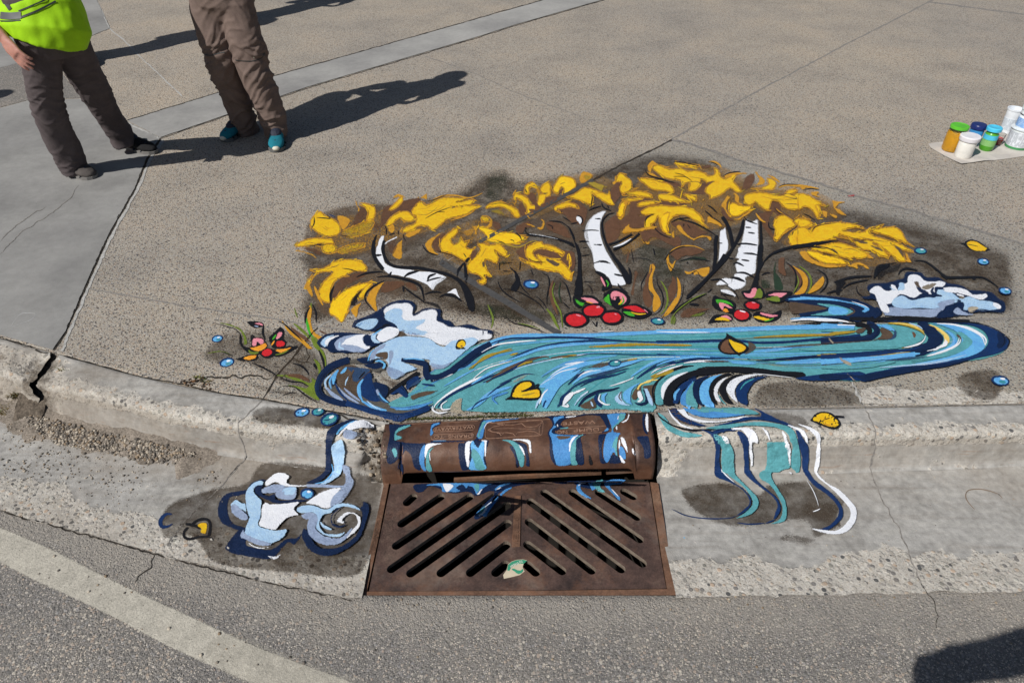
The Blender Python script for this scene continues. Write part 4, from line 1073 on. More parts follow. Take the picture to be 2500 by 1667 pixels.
f y d=0.02 280,770 360,710 500,690 640,700 760,700 880,750 950,810 970,880 1030,940 960,900 860,840 760,790 660,800 600,860 580,920 590,1000 530,970 490,870 480,800 440,870 400,900 440,940 340,930 330,870 360,820 420,790 340,790
f Y d=0.01 520,800 600,770 580,850 570,920 585,1000 530,960 500,870
f o d=0.04 670,910 720,900 760,960 860,1040 960,1010 1060,1030 1070,1060 1040,1090 1000,1040 900,1060 870,1080 780,1030 700,970
f o d=0.05 620,990 650,960 660,1050 620,1050
s k w=16 340,920 335,860 370,810 430,785
s k w=14 430,880 450,950 520,1010 620,1050
s k w=14 610,880 700,835 830,825
f o d=0.06 60,1000 120,920 200,850 170,920 250,940 420,910 480,930 280,980 130,990
f o d=0.05 1020,800 1100,840 1180,900 1190,940 1120,910 1040,880 1020,930 1010,860
s k w=10 1040,810 1120,850 1180,900
f o d=0.08 290,960 330,930 300,1000 320,1070 380,1080 400,1050 380,1120 310,1100 280,1030
s k w=10 300,1060 350,1115
P painted_foliage|yellow sprays to the right of the right birches
W C
f b d=0.1 o=0.9 1160,740 1210,660 1260,680 1230,760 1290,830 1330,870 1240,860 1180,800
f b d=0.1 o=0.9 1500,690 1620,760 1720,640 1800,650 1830,740 1900,780 1940,830 1900,840 1800,820 1740,760 1700,850 1720,950 1760,1020 1740,1060 1660,980 1600,880 1560,760
f o d=0.05 1160,690 1240,570 1280,590 1240,640 1230,720 1260,790 1330,830 1400,790 1500,720 1530,740 1400,830 1340,860 1240,810 1200,740
f Y d=0.01 1250,700 1290,660 1380,690 1510,710 1400,780 1330,810 1270,800 1250,760
f o d=0.05 1270,545 1340,560 1370,600 1370,650 1430,690 1360,680 1310,640 1310,590
f y d=0.02 1410,620 1440,570 1600,545 1760,580 1850,570 1900,520 2000,515 2000,540 1920,570 2060,570 2200,640 2240,700 2240,830 2160,720 2060,690 2000,730 1900,730 1840,700 1800,650 1720,640 1680,740 1600,700 1540,650 1490,690 1420,660
s k w=7 1860,630 2000,620 2170,630
s o w=24 1760,720 1840,790 1960,860
s k w=12 1740,710 1800,770 1900,820
f y d=0.05 1730,890 1790,810 1880,810 1980,910 1880,960 1830,1020 1770,1085 1740,1060 1760,960
f y d=0.08 1960,850 2040,830 2160,880 2200,910 2080,930 1990,900
s k w=16 1685,860 1690,930 1765,960
s o w=30 1540,770 1600,850 1660,880
f y d=0.02 1900,1070 1920,1000 2000,940 2080,930 2090,1000 2160,940 2240,920 2240,1100 2150,1110 2040,1130 1950,1140
s k w=12 1930,1030 1960,970
s k w=16 2150,980 2190,930 2240,900
W D
f o d=0.03 0,20 100,30 230,60 100,50 40,80
s k w=8 40,75 130,55 230,75
f o d=0.04 120,100 180,85 260,100 200,120 260,150 380,185 545,205 440,230 410,260 470,300 540,360 430,340 370,260 360,210 240,170 130,130
f y d=0.03 0,120 120,140 200,200 300,250 180,240 210,310 210,400 150,300 60,250 0,290
f o d=0.06 0,330 60,360 160,400 180,410 60,400
f o d=0.05 215,290 310,310 300,390 270,370 240,310
f o d=0.05 310,320 420,350 410,400 370,380
s k w=10 40,330 110,360 180,410
f y d=0.06 0,400 90,400 130,440 60,480 0,480
f y d=0.02 0,500 80,490 130,550 180,480 300,440 440,430 600,450 710,490 600,490 470,520 640,540 720,530 760,500 930,450 880,490 760,520 860,500 1020,480 1110,520 1180,640 1260,700 1150,650 1000,590 880,550 760,530 800,570 960,620 1080,660 1240,740 1250,760 1100,720 1000,660 1060,700 1140,790 1160,860 1080,840 980,760 900,700 830,650 800,660 880,700 980,800 900,800 800,740 680,720 600,640 560,600 500,580 440,560 480,600 700,640 600,610 800,630 640,610 380,590 400,600 250,640 0,690
f y d=0.02 120,720 300,670 420,650 540,680 640,720 760,780 740,810 640,830 600,810 560,830 440,800 300,760
f Y d=0.01 70,740 200,760 340,800 460,830 540,890 430,890 300,880 160,820
f o d=0.03 0,750 80,740 120,800 240,870 400,890 520,900 640,860 740,900 800,990 720,930 640,900 660,950 540,920 400,930 280,930 120,880 30,820
f o d=0.03 650,720 760,770 820,820 910,870 780,830 680,830 620,840 740,810
f o d=0.03 1150,730 1190,780 1240,890 1200,880 1080,830 1000,780 1100,820 1160,840
f b d=0.15 390,580 480,620 650,690 620,700 520,670 420,640
f i d=0.1 570,615 700,630 800,660 700,670 600,640
f i d=0.1 740,670 860,700 940,760 840,730
f i d=0.1 470,520 560,520 640,545 560,540
f i d=0.1 860,550 960,570 1120,640 1160,680 1040,620
f i d=0.1 1030,680 1120,720 1150,830 1100,780
s k w=10 130,545 180,480 290,450 400,440
s k w=8 180,740 320,790 440,800
f i d=0.2 300,690 400,730 440,790 380,760
P painted_foliage|ochre leaf curls at the right birch foot
W C
f b d=0.2 o=0.9 600,1230 640,1180 760,1140 940,1150 980,1190 900,1230 760,1250 680,1300 640,1260
f D d=0.3 o=0.8 700,1300 820,1250 960,1240 1040,1290 960,1300 860,1290
s o w=18 560,1260 640,1170 760,1130 880,1135 990,1180
s k w=14 540,1290 600,1210 700,1150 780,1130
f o d=0.05 560,1270 610,1200 600,1280 630,1320 690,1240 660,1340 620,1420 580,1360
s k w=10 580,1310 620,1370 680,1410
f o d=0.08 740,1340 800,1400 920,1370 1040,1350 1040,1420 980,1470 900,1440 800,1500 860,1430 780,1440
s k w=14 690,1305 800,1270 860,1265 1060,1300
s k w=20 800,1290 795,1340
s k w=12 830,1430 910,1390
s k w=10 905,1395 940,1470
P painted_grass|tall flame shaped grass blades between the birches
W C
s b w=30 d=0.3 160,1180 130,1320
f b d=0.2 o=0.9 400,1340 430,1300 450,1350 400,1460 330,1560 340,1480
W G
s k w=18 2030,330 2040,420 2090,520 2100,620 2060,720 1960,770
s e w=30 d=0.2 2070,380 2130,480 2150,600 2120,700 2060,760
f o d=0.06 1960,200 2020,230 1990,340 2000,460 2060,560 2080,640 2040,710 1990,730 1980,640 1990,540 1940,480 1940,360
f b d=0.15 o=0.9 1970,200 1990,260 1940,400 1950,500 1990,600 1960,680 1900,660 1870,540 1890,430 1940,330
s k w=16 1940,270 1900,350 1860,430 1870,500
f b d=0.25 o=0.85 1790,270 1830,300 1800,400 1780,560 1740,540 1770,400
f o d=0.05 2240,560 2240,660 2160,760 2080,790 2130,720
s k w=14 2190,680 2090,790
W H
f o d=0.08 230,330 280,420 280,540 240,640 160,720 70,790 150,660 220,580 240,460
f b d=0.2 o=0.85 180,330 220,360 240,460 210,580 150,620 130,480 170,400
s k w=12 310,420 290,560 220,680 140,760
P painted_grass|curled ochre grass blades right of the right birches
f o d=0.06 1480,225 1560,260 1640,320 1670,400 1650,500 1600,550 1490,555 1560,500 1600,420 1570,330
f b d=0.15 o=0.9 1420,190 1500,240 1590,340 1600,420 1560,480 1540,380 1490,290
s e w=26 d=0.1 1560,230 1660,310 1700,400 1680,500 1630,550
s e w=20 d=0.1 1540,330 1560,420 1500,540
s k w=22 1420,190 1500,260 1535,350 1520,480
s k w=12 1600,380 1600,440 1580,480
f o d=0.08 1830,340 1850,380 1830,450 1760,510 1660,545 1700,470
s k w=20 1760,270 1850,330 1875,400 1850,470 1780,540
f D d=0.1 1290,240 1330,140 1320,280 1370,360 1400,480 1310,490 1290,400
f b d=0.2 o=0.85 1340,160 1410,140 1410,240 1430,350 1340,300
f D d=0.4 o=0.7 1150,370 1240,380 1260,460 1170,470
P painted_grass|green and brown grass blades left of the red berries
W G
s b w=50 d=0.2 900,380 870,500 900,640 950,770
s e w=26 d=0.15 920,400 890,500 920,620 980,740 1000,910
s e w=40 d=0.15 820,690 880,760 930,860 970,930
s k w=16 770,300 840,340 855,440 830,560 830,660
s D w=22 d=0.3 980,400 960,520 990,640
s k w=18 990,390 1040,440 1080,560 1090,640
s k w=30 480,320 500,400 480,520
f k d=0.1 400,230 480,270 530,350 540,430 500,500 430,500 440,440 480,380 470,310
s k w=14 530,400 560,470 640,550
s k w=14 340,480 460,490 600,550 740,640 820,740
s k w=16 290,390 330,480 420,560 550,630
s k w=16 370,770 460,850 620,890 830,965
s e w=16 d=0.3 500,850 640,880 760,920
s k w=12 540,170 530,280 
s k w=10 650,250 680,340
s k w=12 700,550 780,620 830,700
s k w=14 1270,420 1320,480 1320,550
s D w=60 d=0.45 o=0.7 200,640 240,760 220,880
s e w=30 d=0.3 180,640 240,800 220,910
P painted_grass|thin dark grass stems right of the middle birch
s k w=10 1750,30 1780,200
s k w=14 1990,30 2010,120
s k w=10 1740,140 1900,145 2010,190
P painted_grass|dark stems around the three berries
s k w=14 1000,620 1080,700
s k w=24 1380,820 1370,900
s k w=16 1320,820 1370,890
P painted_grass|dark scribbled twigs right of the seam
s D w=50 d=0.5 o=0.6 300,200 400,180
s k w=10 320,200 460,190
s k w=10 340,280 440,290
s k w=10 310,180 310,280
P painted_grass|short dark twig beside the middle birch
s k w=12 1220,395 1370,405
P painted_grass|single green blade beside the left foliage
W E
s e w=30 d=0.15 270,620 250,760 
W A
P painted_grass|green blades beside the left berries
W J
f e d=0.25 290,300 400,300 540,330 630,380 680,460 690,550 650,560 640,460 580,380 440,330
s k w=10 300,305 440,340 560,380 620,450 630,540
f o d=0.1 1040,240 1110,320 1200,400 1300,480 1380,560 1420,580 1360,600 1280,530 1180,460 1110,380
f b d=0.2 o=0.9 1130,320 1250,400 1360,480 1400,540 1320,500 1220,440
s e w=40 d=0.2 1190,310 1300,400 1380,490
f o d=0.05 1370,110 1400,160 1390,260 1400,350 1440,420 1530,470 1460,490 1400,440 1350,360 1340,260 1350,180
f E d=0.05 1340,240 1370,330 1390,420 1430,470 1380,460 1340,380 1325,300
f e d=0.1 1380,460 1450,470 1480,560 1540,640 1560,760 1540,840 1530,760 1480,640 1420,580 1390,520
f e d=0.1 1410,700 1480,740 1500,840 1480,960 1460,1040 1480,1160 1400,1130 1320,1080 1260,1040 1200,1020 1090,990 1180,985 1300,1010 1360,1000 1200,940 1080,900 940,890 1060,870 1200,890 1380,960 1370,880 1260,770 1240,740 1340,820 1400,900 1450,930 1460,820
f b d=0.2 o=0.8 1090,870 1240,860 1360,910 1370,960 1240,920 1120,900
s k w=26 1180,750 1280,780 1350,850 1360,890
s k w=20 1030,900 1160,950 1280,960 1360,1010
s k w=16 1070,1000 1200,1010 1310,1090 1420,1160 1510,1190
s k w=10 1060,1110 1140,1080 1240,1070
s k w=22 730,740 840,790 940,840 1020,890
s k w=30 1470,600 1520,720 1530,810
s k w=30 1410,740 1440,800 1450,830
s k w=26 1380,130 1330,220 1320,320
s k w=20 1400,100 1440,200 1440,310
s k w=12 1430,380 1340,500
s e w=26 d=0.4 1200,140 1240,260
s e w=14 d=0.3 250,640 400,620 520,660
s k w=12 400,620 540,670
s b w=30 d=0.3 o=0.8 1470,390 1570,440
s k w=20 1020,290 1090,320 1200,420 1300,510
P painted_birch|short bent birch trunk at the left of the mural
W E
f w d=0.14 990,0 1060,0 1060,90 1080,190 1160,230 1300,250 1440,280 1600,290 1760,350 1700,370 1640,400 1590,480 1540,440 1480,410 1380,370 1280,350 1200,330 1120,320 1040,250 990,170 970,90
W A
f w d=0.08 1040,1010 1070,1010 1060,1080 1060,1150 1000,1180 1000,1080
f w d=0.08 1050,1110 1120,1060 1210,1020 1220,1035 1110,1090 1060,1130
W E
s k w=46 t=s 985,-120 950,-20 950,90 990,180 1060,270
s k w=38 t=n 1070,-60 1050,40 1080,150 1150,220 1280,245 1440,250 1600,280 1760,320 1870,380 1930,440
f k d=0.08 1850,340 1960,420 2030,530 2060,640 2050,730 1990,710 1950,600 1920,500
s k w=30 960,110 1000,110 1050,105
s k w=34 1450,280 1340,310 1280,350
s k w=30 1640,310 1560,340 1540,400
s k w=26 1150,280 1130,320 1080,350
s k w=26 760,350 860,310 1000,290 1080,300
s k w=36 980,350 1100,340 1240,360 1380,400 1460,450 1490,540 1500,620
s k w=22 1520,400 1600,370 1700,350
s k w=24 1500,540 1600,510 1700,520
s k w=24 1260,440 1360,520 1460,590 1520,640
s k w=24 1270,440 1280,520
s k w=40 1940,180 1960,300 1960,420
s k w=30 1940,190 1880,270 1860,350
f w d=0.1 1720,540 1780,500 1850,470 1880,540 1930,630 1880,580 1810,530
f w d=0.35 o=0.9 1560,450 1640,380 1760,350 1700,400 1640,440 1600,500
s k w=40 d=0.3 1660,570 1740,540 1840,560 1920,620
s k w=40 d=0.4 o=0.8 1500,620 1640,660 1700,740
s k w=34 2000,130 1950,190
W A
s k w=16 1070,900 1090,950 1090,1010
s k w=14 1220,950 1220,1010
s k w=12 1280,990 1280,1040 1310,1080
P painted_birch|straight white birch trunk in the middle of the mural
W B
f w d=0.06 e=5 1640,750 1720,740 1680,800 1650,880 1650,1000 1680,1110 1720,1200 1800,1330 1880,1450 1920,1560 1760,1570 1720,1490 1600,1420 1560,1370 1550,1300 1530,1200 1480,1110 1450,1020 1460,940 1490,860 1560,790
f w d=0.05 1370,800 1430,810 1440,880 1420,900 1370,840
s k w=30 1800,770 1720,790 1660,860 1660,960 1690,1080 1740,1180 1800,1270 1880,1390 1960,1520
f k d=0.03 1700,1130 1780,1220 1860,1310 1940,1420 1980,1500 1970,1550 1920,1550 1880,1470 1820,1350 1740,1240
s v w=60 d=0.6 o=0.95 1560,800 1490,900 1480,1040 1530,1200 1570,1360
s v w=30 d=0.55 1640,820 1640,960 1680,1110 1760,1260 1860,1420
s k w=16 1500,750 1560,720 1650,695
s k w=18 1650,650 1670,710 1760,750
s k w=14 1710,680 1730,730
s k w=16 1430,970 1540,960 1630,970
f k d=0.04 1450,985 1520,950 1620,955 1630,970 1540,970
f k d=0.04 1550,830 1640,825 1650,850 1580,845
f k d=0.04 1500,1120 1560,1110 1660,1110 1660,1135 1580,1130
f k d=0.04 1550,1320 1620,1290 1700,1290 1800,1350 1720,1330 1640,1320 1560,1335
s k w=26 1780,1440 1890,1465
s k w=10 1420,1245 1530,1225
s k w=8 1430,1160 1500,1145
s k w=18 1310,890 1400,870
s k w=18 1370,795 1430,820 1440,870 1410,900
f k d=0.03 1250,890 1300,920 1350,1010 1370,1090 1400,1130 1420,1250 1430,1380 1440,1500 1430,1570 1350,1570 1380,1450 1390,1300 1370,1180 1330,1050 1290,960
s k w=16 1070,860 1200,870 1280,920
s k w=14 1220,810 1300,860 1310,880
f k d=0.2 800,960 810,920 840,920 830,980 960,1010 1100,1020 1240,1060 1340,1100 1360,1160 1260,1110 1120,1060 960,1040 840,1020
s w w=12 d=0.5 850,1000 1000,1020 1180,1060
s k w=20 1390,1090 1440,1080 1520,1090
s k w=26 t=n 1720,1120 1820,1090 1900,1050 1990,1000
s k w=26 t=n 1770,1180 1880,1130 1990,1060 2070,990
s w w=24 d=0.1 1770,1150 1880,1110 1980,1050
s k w=12 1050,895 1110,920 1110,960
s k w=12 700,980 760,1030 780,1080
s k w=16 1210,740 1210,780
W G
f k d=0.04 1150,0 1200,80 1210,300 1220,540 1120,560 1150,380 1160,180
s k w=30 1720,240 1740,320 1740,410
s k w=40 1350,290 1420,320 1480,340
P painted_birch|pair of white birch trunks at the right of the mural
W C
f w d=0.06 e=4 1150,960 1140,1040 1140,1150 1130,1270 1130,1340 1180,1270 1240,1190 1250,1100 1230,1020 1220,940 1190,870 1150,830 1180,900 1190,940
f w d=0.08 e=5 1430,840 1500,860 1570,840 1580,980 1580,1140 1560,1280 1540,1440 1440,1460 1440,1540 1300,1560 1100,1568 1180,1480 1300,1480 1330,1410 1300,1350 1340,1280 1290,1300 1360,1150 1400,1000
W H
f w d=0.12 e=6 900,20 1120,20 1110,150 1080,300 1040,350 990,370 1000,430 960,480 900,500 820,500 770,430 850,390 830,330 880,300 860,240 900,150
s w w=50 d=0.3 700,500 800,520 880,570
s v w=60 d=0.6 o=0.95 900,20 870,140 850,280 830,420
s k w=14 700,540 800,550 870,565
s k w=14 760,440 860,510 910,610
s k w=22 590,390 700,380 770,420 800,450
s k w=12 790,590 720,530 700,480
W C
f k d=0.03 1390,850 1420,830 1420,950 1370,1060 1300,1180 1230,1290 1140,1390 1060,1470 960,1568 930,1568 1020,1460 1120,1360 1220,1220 1300,1100 1360,960
f k d=0.03 1580,850 1610,860 1620,1000 1620,1180 1600,1320 1620,1330 1580,1400 1570,1568 1500,1568 1540,1440 1560,1280 1580,1100
W H
f k d=0.03 1120,0 1180,0 1170,160 1190,200 1140,300 1130,390 1060,470 1020,510 1060,400 1100,260
s k w=40 t=n 760,100 700,200 600,330 480,450 340,580
s k w=50 560,380 440,490 330,600
s k w=34 1170,200 1260,110 1380,60 1520,20 1640,0 1780,-30
s k w=16 1150,340 1200,310 1260,310
W C
s k w=44 t=n 1170,810 1220,880 1260,980 1280,1080 1290,1150
s k w=20 1010,680 1070,720 1130,780
s k w=18 980,740 1040,790 1080,820
s k w=40 t=n 1120,1010 1100,1100 1100,1250 1080,1400
s k w=20 700,840 860,880 1000,950 1110,1020
s k w=14 760,880 750,930
s k w=12 790,890 830,950
s k w=14 1120,1105 1190,1105
s k w=20 1410,800 1440,850 1510,880 1570,900
s k w=20 1420,930 1500,935
s k w=22 1450,985 1540,1000
s k w=26 1330,1115 1440,1110 1570,1130
s k w=26 1400,1215 1500,1220 1580,1240
s k w=24 1380,1285 1480,1300
s k w=26 1290,1340 1340,1320 1420,1360
s k w=28 1320,1430 1420,1430 1530,1480
s k w=36 1270,1480 1340,1490 1430,1530
s k w=18 1230,1265 1310,1275
W D
s k w=34 -80,720 0,705 160,670 300,645 440,640
s k w=10 60,700 200,710 300,730
W H
s k w=14 1640,20 1800,30 1900,50 2010,120
P painted_tree_shadow
W H
s k w=30 160,760 240,700 360,620 500,560 560,530
s e w=16 160,870 220,740 400,600 560,530
s k w=12 560,530 620,480
f e d=0.35 o=0.85 160,800 200,760 230,820 200,890 160,880
f b d=0.3 o=0.85 280,740 360,690 460,690 620,700 480,750 380,800 270,800
f e d=0.4 o=0.8 360,790 480,740 560,740 480,790
s k w=30 360,650 480,660
P painted_rock|black outlined rocks behind the right cloud
W D
f k d=0.12 760,1080 800,1050 820,950 870,890 1000,870 1130,850 1100,870 960,910 860,980 840,1040
s k w=26 1000,900 880,960 840,1030
f k d=0.45 o=0.8 860,920 1000,890 1120,870 1080,960 960,1000 860,1060
s k w=26 1080,1010 1110,960 1180,935 1300,960
s k w=30 1250,850 1360,855 1440,900 1540,980 1600,1030 1760,1035 1920,1030 2020,1040 2120,1100 2180,1150
s k w=30 1560,990 1620,1060
s k w=30 370,1090 460,1060 600,1030 800,1020
f k d=0.3 o=0.9 380,1080 460,1060 520,1080 460,1170 440,1240 390,1210 400,1130
s k w=24 470,1160 540,1110 640,1080 760,1060
s k w=24 290,1210 400,1180 480,1170
s k w=14 620,1120 640,1200 700,1240
f k d=0.6 o=0.7 480,1180 600,1120 640,1200 560,1240
s k w=40 1880,1040 1940,1040
P painted_berries|three red berries with pink leaves under the middle birch
W G
f k d=0.03 1110,560 1200,550 1320,550 1400,600 1440,640 1340,660 1250,650 1180,700 1120,650
f k d=0.03 1360,290 1440,310 1520,380 1540,460 1500,490 1420,510 1440,400 1400,340
f k d=0.03 1440,570 1480,510 1560,470 1660,490 1730,560 1740,620 1700,670 1640,690 1600,720 1540,680 1450,620
f k d=0.03 1640,700 1700,660 1800,640 1900,680 1980,740 1940,790 1840,820 1720,800 1650,760
f E d=0.03 1130,575 1190,620 1250,640 1240,680 1200,675 1150,640
f R d=0.03 1150,575 1260,575 1340,590 1400,640 1300,640 1220,600
s O w=16 1250,620 1340,645
s R w=30 1415,345 1450,420 1470,465
s E w=22 1470,380 1500,430 1480,470
f E d=0.05 1460,570 1510,530 1520,600 1540,670 1480,640 1440,600
f R d=0.02 1520,540 1560,500 1640,520 1700,570 1700,620 1650,660 1630,600 1600,570 1580,610 1540,610 1520,570
s y w=26 1640,590 1640,630 1600,660
s E w=22 1650,560 1670,620 1620,665
s k w=16 1560,560 1550,620 1580,690
s k w=14 1590,600 1580,670
f r d=0.03 1640,695 1720,665 1820,670 1900,720 1930,745 1800,740 1720,710
s R w=14 1880,700 1940,750
f E d=0.03 1650,730 1740,730 1800,770 1860,770 1780,790 1700,770
s y w=20 1740,735 1820,760 1920,755
f k d=0.02 1200,720 1240,660 1340,640 1440,650 1480,700 1450,770 1360,800 1250,790
f r d=0.03 e=3 1225,720 1260,675 1350,655 1430,680 1455,720 1420,770 1330,785 1250,770
f k d=0.02 1000,820 1020,760 1120,725 1220,740 1290,800 1280,860 1200,910 1100,910 1020,880
f r d=0.03 e=3 1030,820 1060,770 1140,750 1220,770 1265,830 1220,880 1130,900 1060,870
f k d=0.02 1400,800 1430,740 1520,710 1620,720 1670,790 1650,850 1560,885 1460,870
f r d=0.03 e=3 1430,800 1460,750 1550,735 1620,750 1645,800 1600,850 1510,860 1450,840
s R w=30 1360,690 1400,680 1420,705
s R w=20 1140,765 1210,785
s R w=24 1560,750 1600,770
s k w=26 1440,560 1480,520
s k w=20 1420,640 1450,700
s k w=24 1600,420 1640,480 1700,520 1720,540
P painted_berries|pair of red berries with pink leaves under the right birches
W H
f k d=0.03 930,510 1020,490 1060,440 1140,450 1190,510 1200,570 1140,600 1050,610 970,590
f k d=0.03 1190,560 1240,510 1400,505 1500,520 1460,580 1380,640 1260,640
f k d=0.03 610,620 640,550 720,580 820,600 880,650 870,710 830,760 740,740 680,710 640,680
f k d=0.03 560,880 620,780 700,760 800,760 850,800 840,840 720,850 620,860
f k d=0.03 1060,750 1140,710 1260,740 1380,700 1370,790 1290,840 1180,850 1090,820
f R d=0.03 955,525 1030,530 1050,480 1090,460 1120,510 1110,560 1040,590 980,570
f e d=0.05 1100,500 1140,470 1175,530 1160,590 1110,590 1030,595 1080,560
f R d=0.03 1220,560 1280,530 1440,530 1400,570 1350,590 1290,570
f e d=0.05 1195,600 1260,570 1340,565 1360,630 1260,625
f E d=0.05 650,600 740,600 830,640 860,690 800,660 700,640 680,660
f R d=0.03 690,630 780,650 850,700 800,700 750,680 740,730 700,690
f O d=0.05 740,700 770,690 810,740 760,745 720,735
f R d=0.03 700,790 780,770 850,830 780,820
f y d=0.03 625,825 700,790 780,800 820,840 720,835
f R d=0.03 1120,740 1150,725 1240,745 1360,760 1290,790 1190,770
f y d=0.03 1060,780 1120,765 1220,790 1280,800 1210,825 1120,810
s E w=16 1180,830 1250,815 1300,790
f k d=0.02 950,660 990,610 1080,605 1160,640 1160,700 1080,730 990,710
f r d=0.03 e=3 975,660 1010,625 1080,625 1145,660 1130,700 1060,710 1000,695
f k d=0.02 830,770 870,710 960,700 1040,740 1050,790 990,840 900,840
f r d=0.03 e=3 850,770 880,720 960,715 1025,760 1010,810 940,830 880,810
s R w=18 1040,630 1100,640
s w w=20 910,722 990,742
s k w=18 660,590 620,640 660,700 720,730
P painted_berries|pair of red berries with leaves at the far left
W J
f k d=0.04 680,290 800,285 870,310 880,340 790,370 730,350
f R d=0.03 740,320 820,300 865,325 860,345 800,330
s g w=18 760,340 820,350
s k w=28 870,330 860,420 890,500
f k d=0.04 740,425 780,460 840,460 880,490 920,560 900,600 830,660 720,650 650,600 640,560 720,570 730,500
f R d=0.03 750,480 820,470 870,490 880,530 830,550 800,520 790,560 740,560
f O d=0.05 710,580 800,560 900,520 910,560 860,610 780,620
s e w=36 700,600 740,640 820,630
f k d=0.04 920,470 980,410 1050,350 1100,400 1090,480 1130,520 1050,590 960,580 930,520
s E w=26 1010,430 960,500
f R d=0.03 1030,400 1070,400 1070,450 1010,500 1000,480
s O w=24 990,500 950,560
f k d=0.02 980,540 1000,500 1070,490 1120,530 1110,570 1050,595
f r d=0.02 e=2.6 990,545 1010,510 1070,500 1110,535 1080,570 1020,575
f k d=0.04 950,600 1040,590 1140,555 1250,570 1150,640 1060,680 980,680
f O d=0.04 990,600 1080,590 1190,570 1120,620 1040,640
s e w=18 990,660 1080,640 1150,600
f k d=0.02 820,650 850,600 920,580 980,600 1000,650 960,690 880,700
f r d=0.02 e=3 840,650 870,600 940,590 970,630 940,670 880,680
s R w=26 930,625 960,635
s R w=18 1065,520 1090,535
f k d=0.04 560,715 640,670 720,650 810,655 820,690 760,730 660,730
f O d=0.04 640,700 700,665 800,660 780,700 700,720
s k w=22 610,430 620,540 700,640
s k w=12 730,430 730,520
P painted_river|wide teal and blue river painted across the pavement
W Z
f t d=0.07 e=3 1060,905 1110,870 1160,845 1230,828 1400,818 1650,808 2000,798 2230,790 2330,793 2400,800 2440,820 2460,840 2450,862 2400,880 2300,893 2200,905 2130,920 2090,935 2000,928 1900,918 1800,903 1720,900 1650,912 1612,935 1596,970 1597,1003 1500,1003 1340,1008 1180,1010 1040,1000 960,1004 950,985 1000,960 1030,930
RIVERFLOW
W K
f v d=0.25 110,450 150,320 260,220 380,180 440,150 560,110 680,90 640,190 480,200 380,220 260,290 200,400 210,520 320,590 450,610 590,660 740,700 900,740 1020,760 1180,720 1340,660 1400,620 1440,560 1500,480 1400,600 1300,640 1100,680 950,660 860,600 760,560 720,440 760,400 720,280 700,240 860,200 870,260 800,280 740,300 720,340
s N w=70 t=n 470,140 380,170 260,220 165,320 120,440 160,540 300,600 430,625
s n w=60 t=n 420,615 600,670 740,715 900,745 1020,760 1180,725 1340,660
s q w=70 d=0.3 420,230 300,330 250,450
s q w=60 d=0.35 640,240 540,330 500,450
f i d=0.3 o=0.9 330,240 480,190 600,240 700,230 680,330 590,420 560,500 600,580 480,560 400,480 330,420
f q d=0.25 420,220 640,230 700,260 620,330 540,400 500,380 480,280
f N d=0.07 540,130 700,110 730,160 680,190 580,180
f N d=0.07 700,180 820,170 830,220 760,250 690,240 600,200
f n d=0.08 560,480 620,330 700,280 730,400 800,480 880,520 800,600 700,600 620,560
f N d=0.07 720,390 800,390 880,430 890,510 840,560 760,500
s u w=30 840,170 850,210 820,250
s u w=26 740,165 800,155 850,190
s u w=40 620,350 570,430 580,540 620,620
s u w=40 350,250 300,320 290,420
s l w=30 d=0.2 270,300 200,380 220,480
s g w=50 d=0.1 210,440 280,520 400,590
f g d=0.12 340,420 400,490 500,560 590,620 560,630 440,570 360,500
s u w=34 440,220 400,270 360,300
s n w=30 300,380 360,500 460,600
s u w=40 600,590 680,640 780,680 880,700
s l w=26 d=0.2 650,590 740,660 820,690
s q w=60 d=0.1 770,460 800,550 880,620
s g w=40 d=0.15 760,460 790,540
s n w=30 700,430 740,520 800,600
s n w=26 420,470 500,540
s n w=80 d=0.08 900,520 1000,460 1050,500 1100,560
s q w=80 d=0.15 1080,460 1140,400 1240,380
s n w=60 d=0.08 1100,480 1120,400 1230,330
s t w=46 940,620 1080,630 1240,580 1400,520 1560,430
f i d=0.25 1130,540 1260,490 1430,480 1380,520 1240,560 1150,590
s t w=30 1180,450 1300,470 1430,480
s n w=30 d=0.2 1250,410 1400,430
s U w=46 900,660 1060,680 1240,650 1380,600
s u w=16 960,690 1120,680
s n w=30 600,650 800,710 960,745 1120,735 1260,700 1380,640
f n d=0.25 940,730 1020,740 990,790 960,790
f i d=0.42 o=0.8 e=7 880,340 960,360 1100,330 1000,430 900,460 860,400 800,380 800,310
s i w=50 d=0.3 430,470 520,540 600,600
s g w=36 d=0.2 400,450 490,530 590,600
s u w=22 300,290 250,380 270,470
s l w=20 d=0.2 480,300 430,380 420,440
s i w=40 d=0.3 520,250 470,330 450,400
s u w=20 780,500 830,570 900,620
s k w=40 t=n 890,510 1000,430 1110,350 1220,280
s k w=20 560,360 640,270
s N w=50 t=n 1340,370 1460,330 1600,270 1640,220 1720,200 1830,110 1960,30 2100,-40
s N w=60 t=n 1200,170 1290,200 1300,300 1330,370
s N w=44 1020,155 1160,165 1290,200
s u w=18 1040,145 1160,135 1290,155
s w w=20 1370,375 1480,345 1600,300
s w w=20 1790,50 1880,0 1940,-30
s u w=36 1830,90 1960,10 2100,-60
s G w=26 1760,255 1880,170 2060,80 2240,20
s u w=20 1490,440 1700,320 1860,240
s w w=34 1380,690 1420,620 1560,510 1800,380 1960,320 2100,250
s n w=30 1420,680 1490,590 1640,490 1860,390 2100,290
s w w=24 1380,640 1370,690 1440,730 1540,715
s w w=20 1540,590 1470,640 1480,690 1560,685 1600,660
s t w=60 1500,650 1540,640 1590,620
f m d=0.3 o=0.9 1600,600 1700,560 1690,680 1760,740 1600,730 1560,690
s u w=50 2240,440 2000,520 1860,640 1740,700
s n w=20 1980,560 1860,620 1790,700
s U w=40 2090,640 2030,560 2200,500
s n w=20 2240,370 2100,440 1960,550
W G
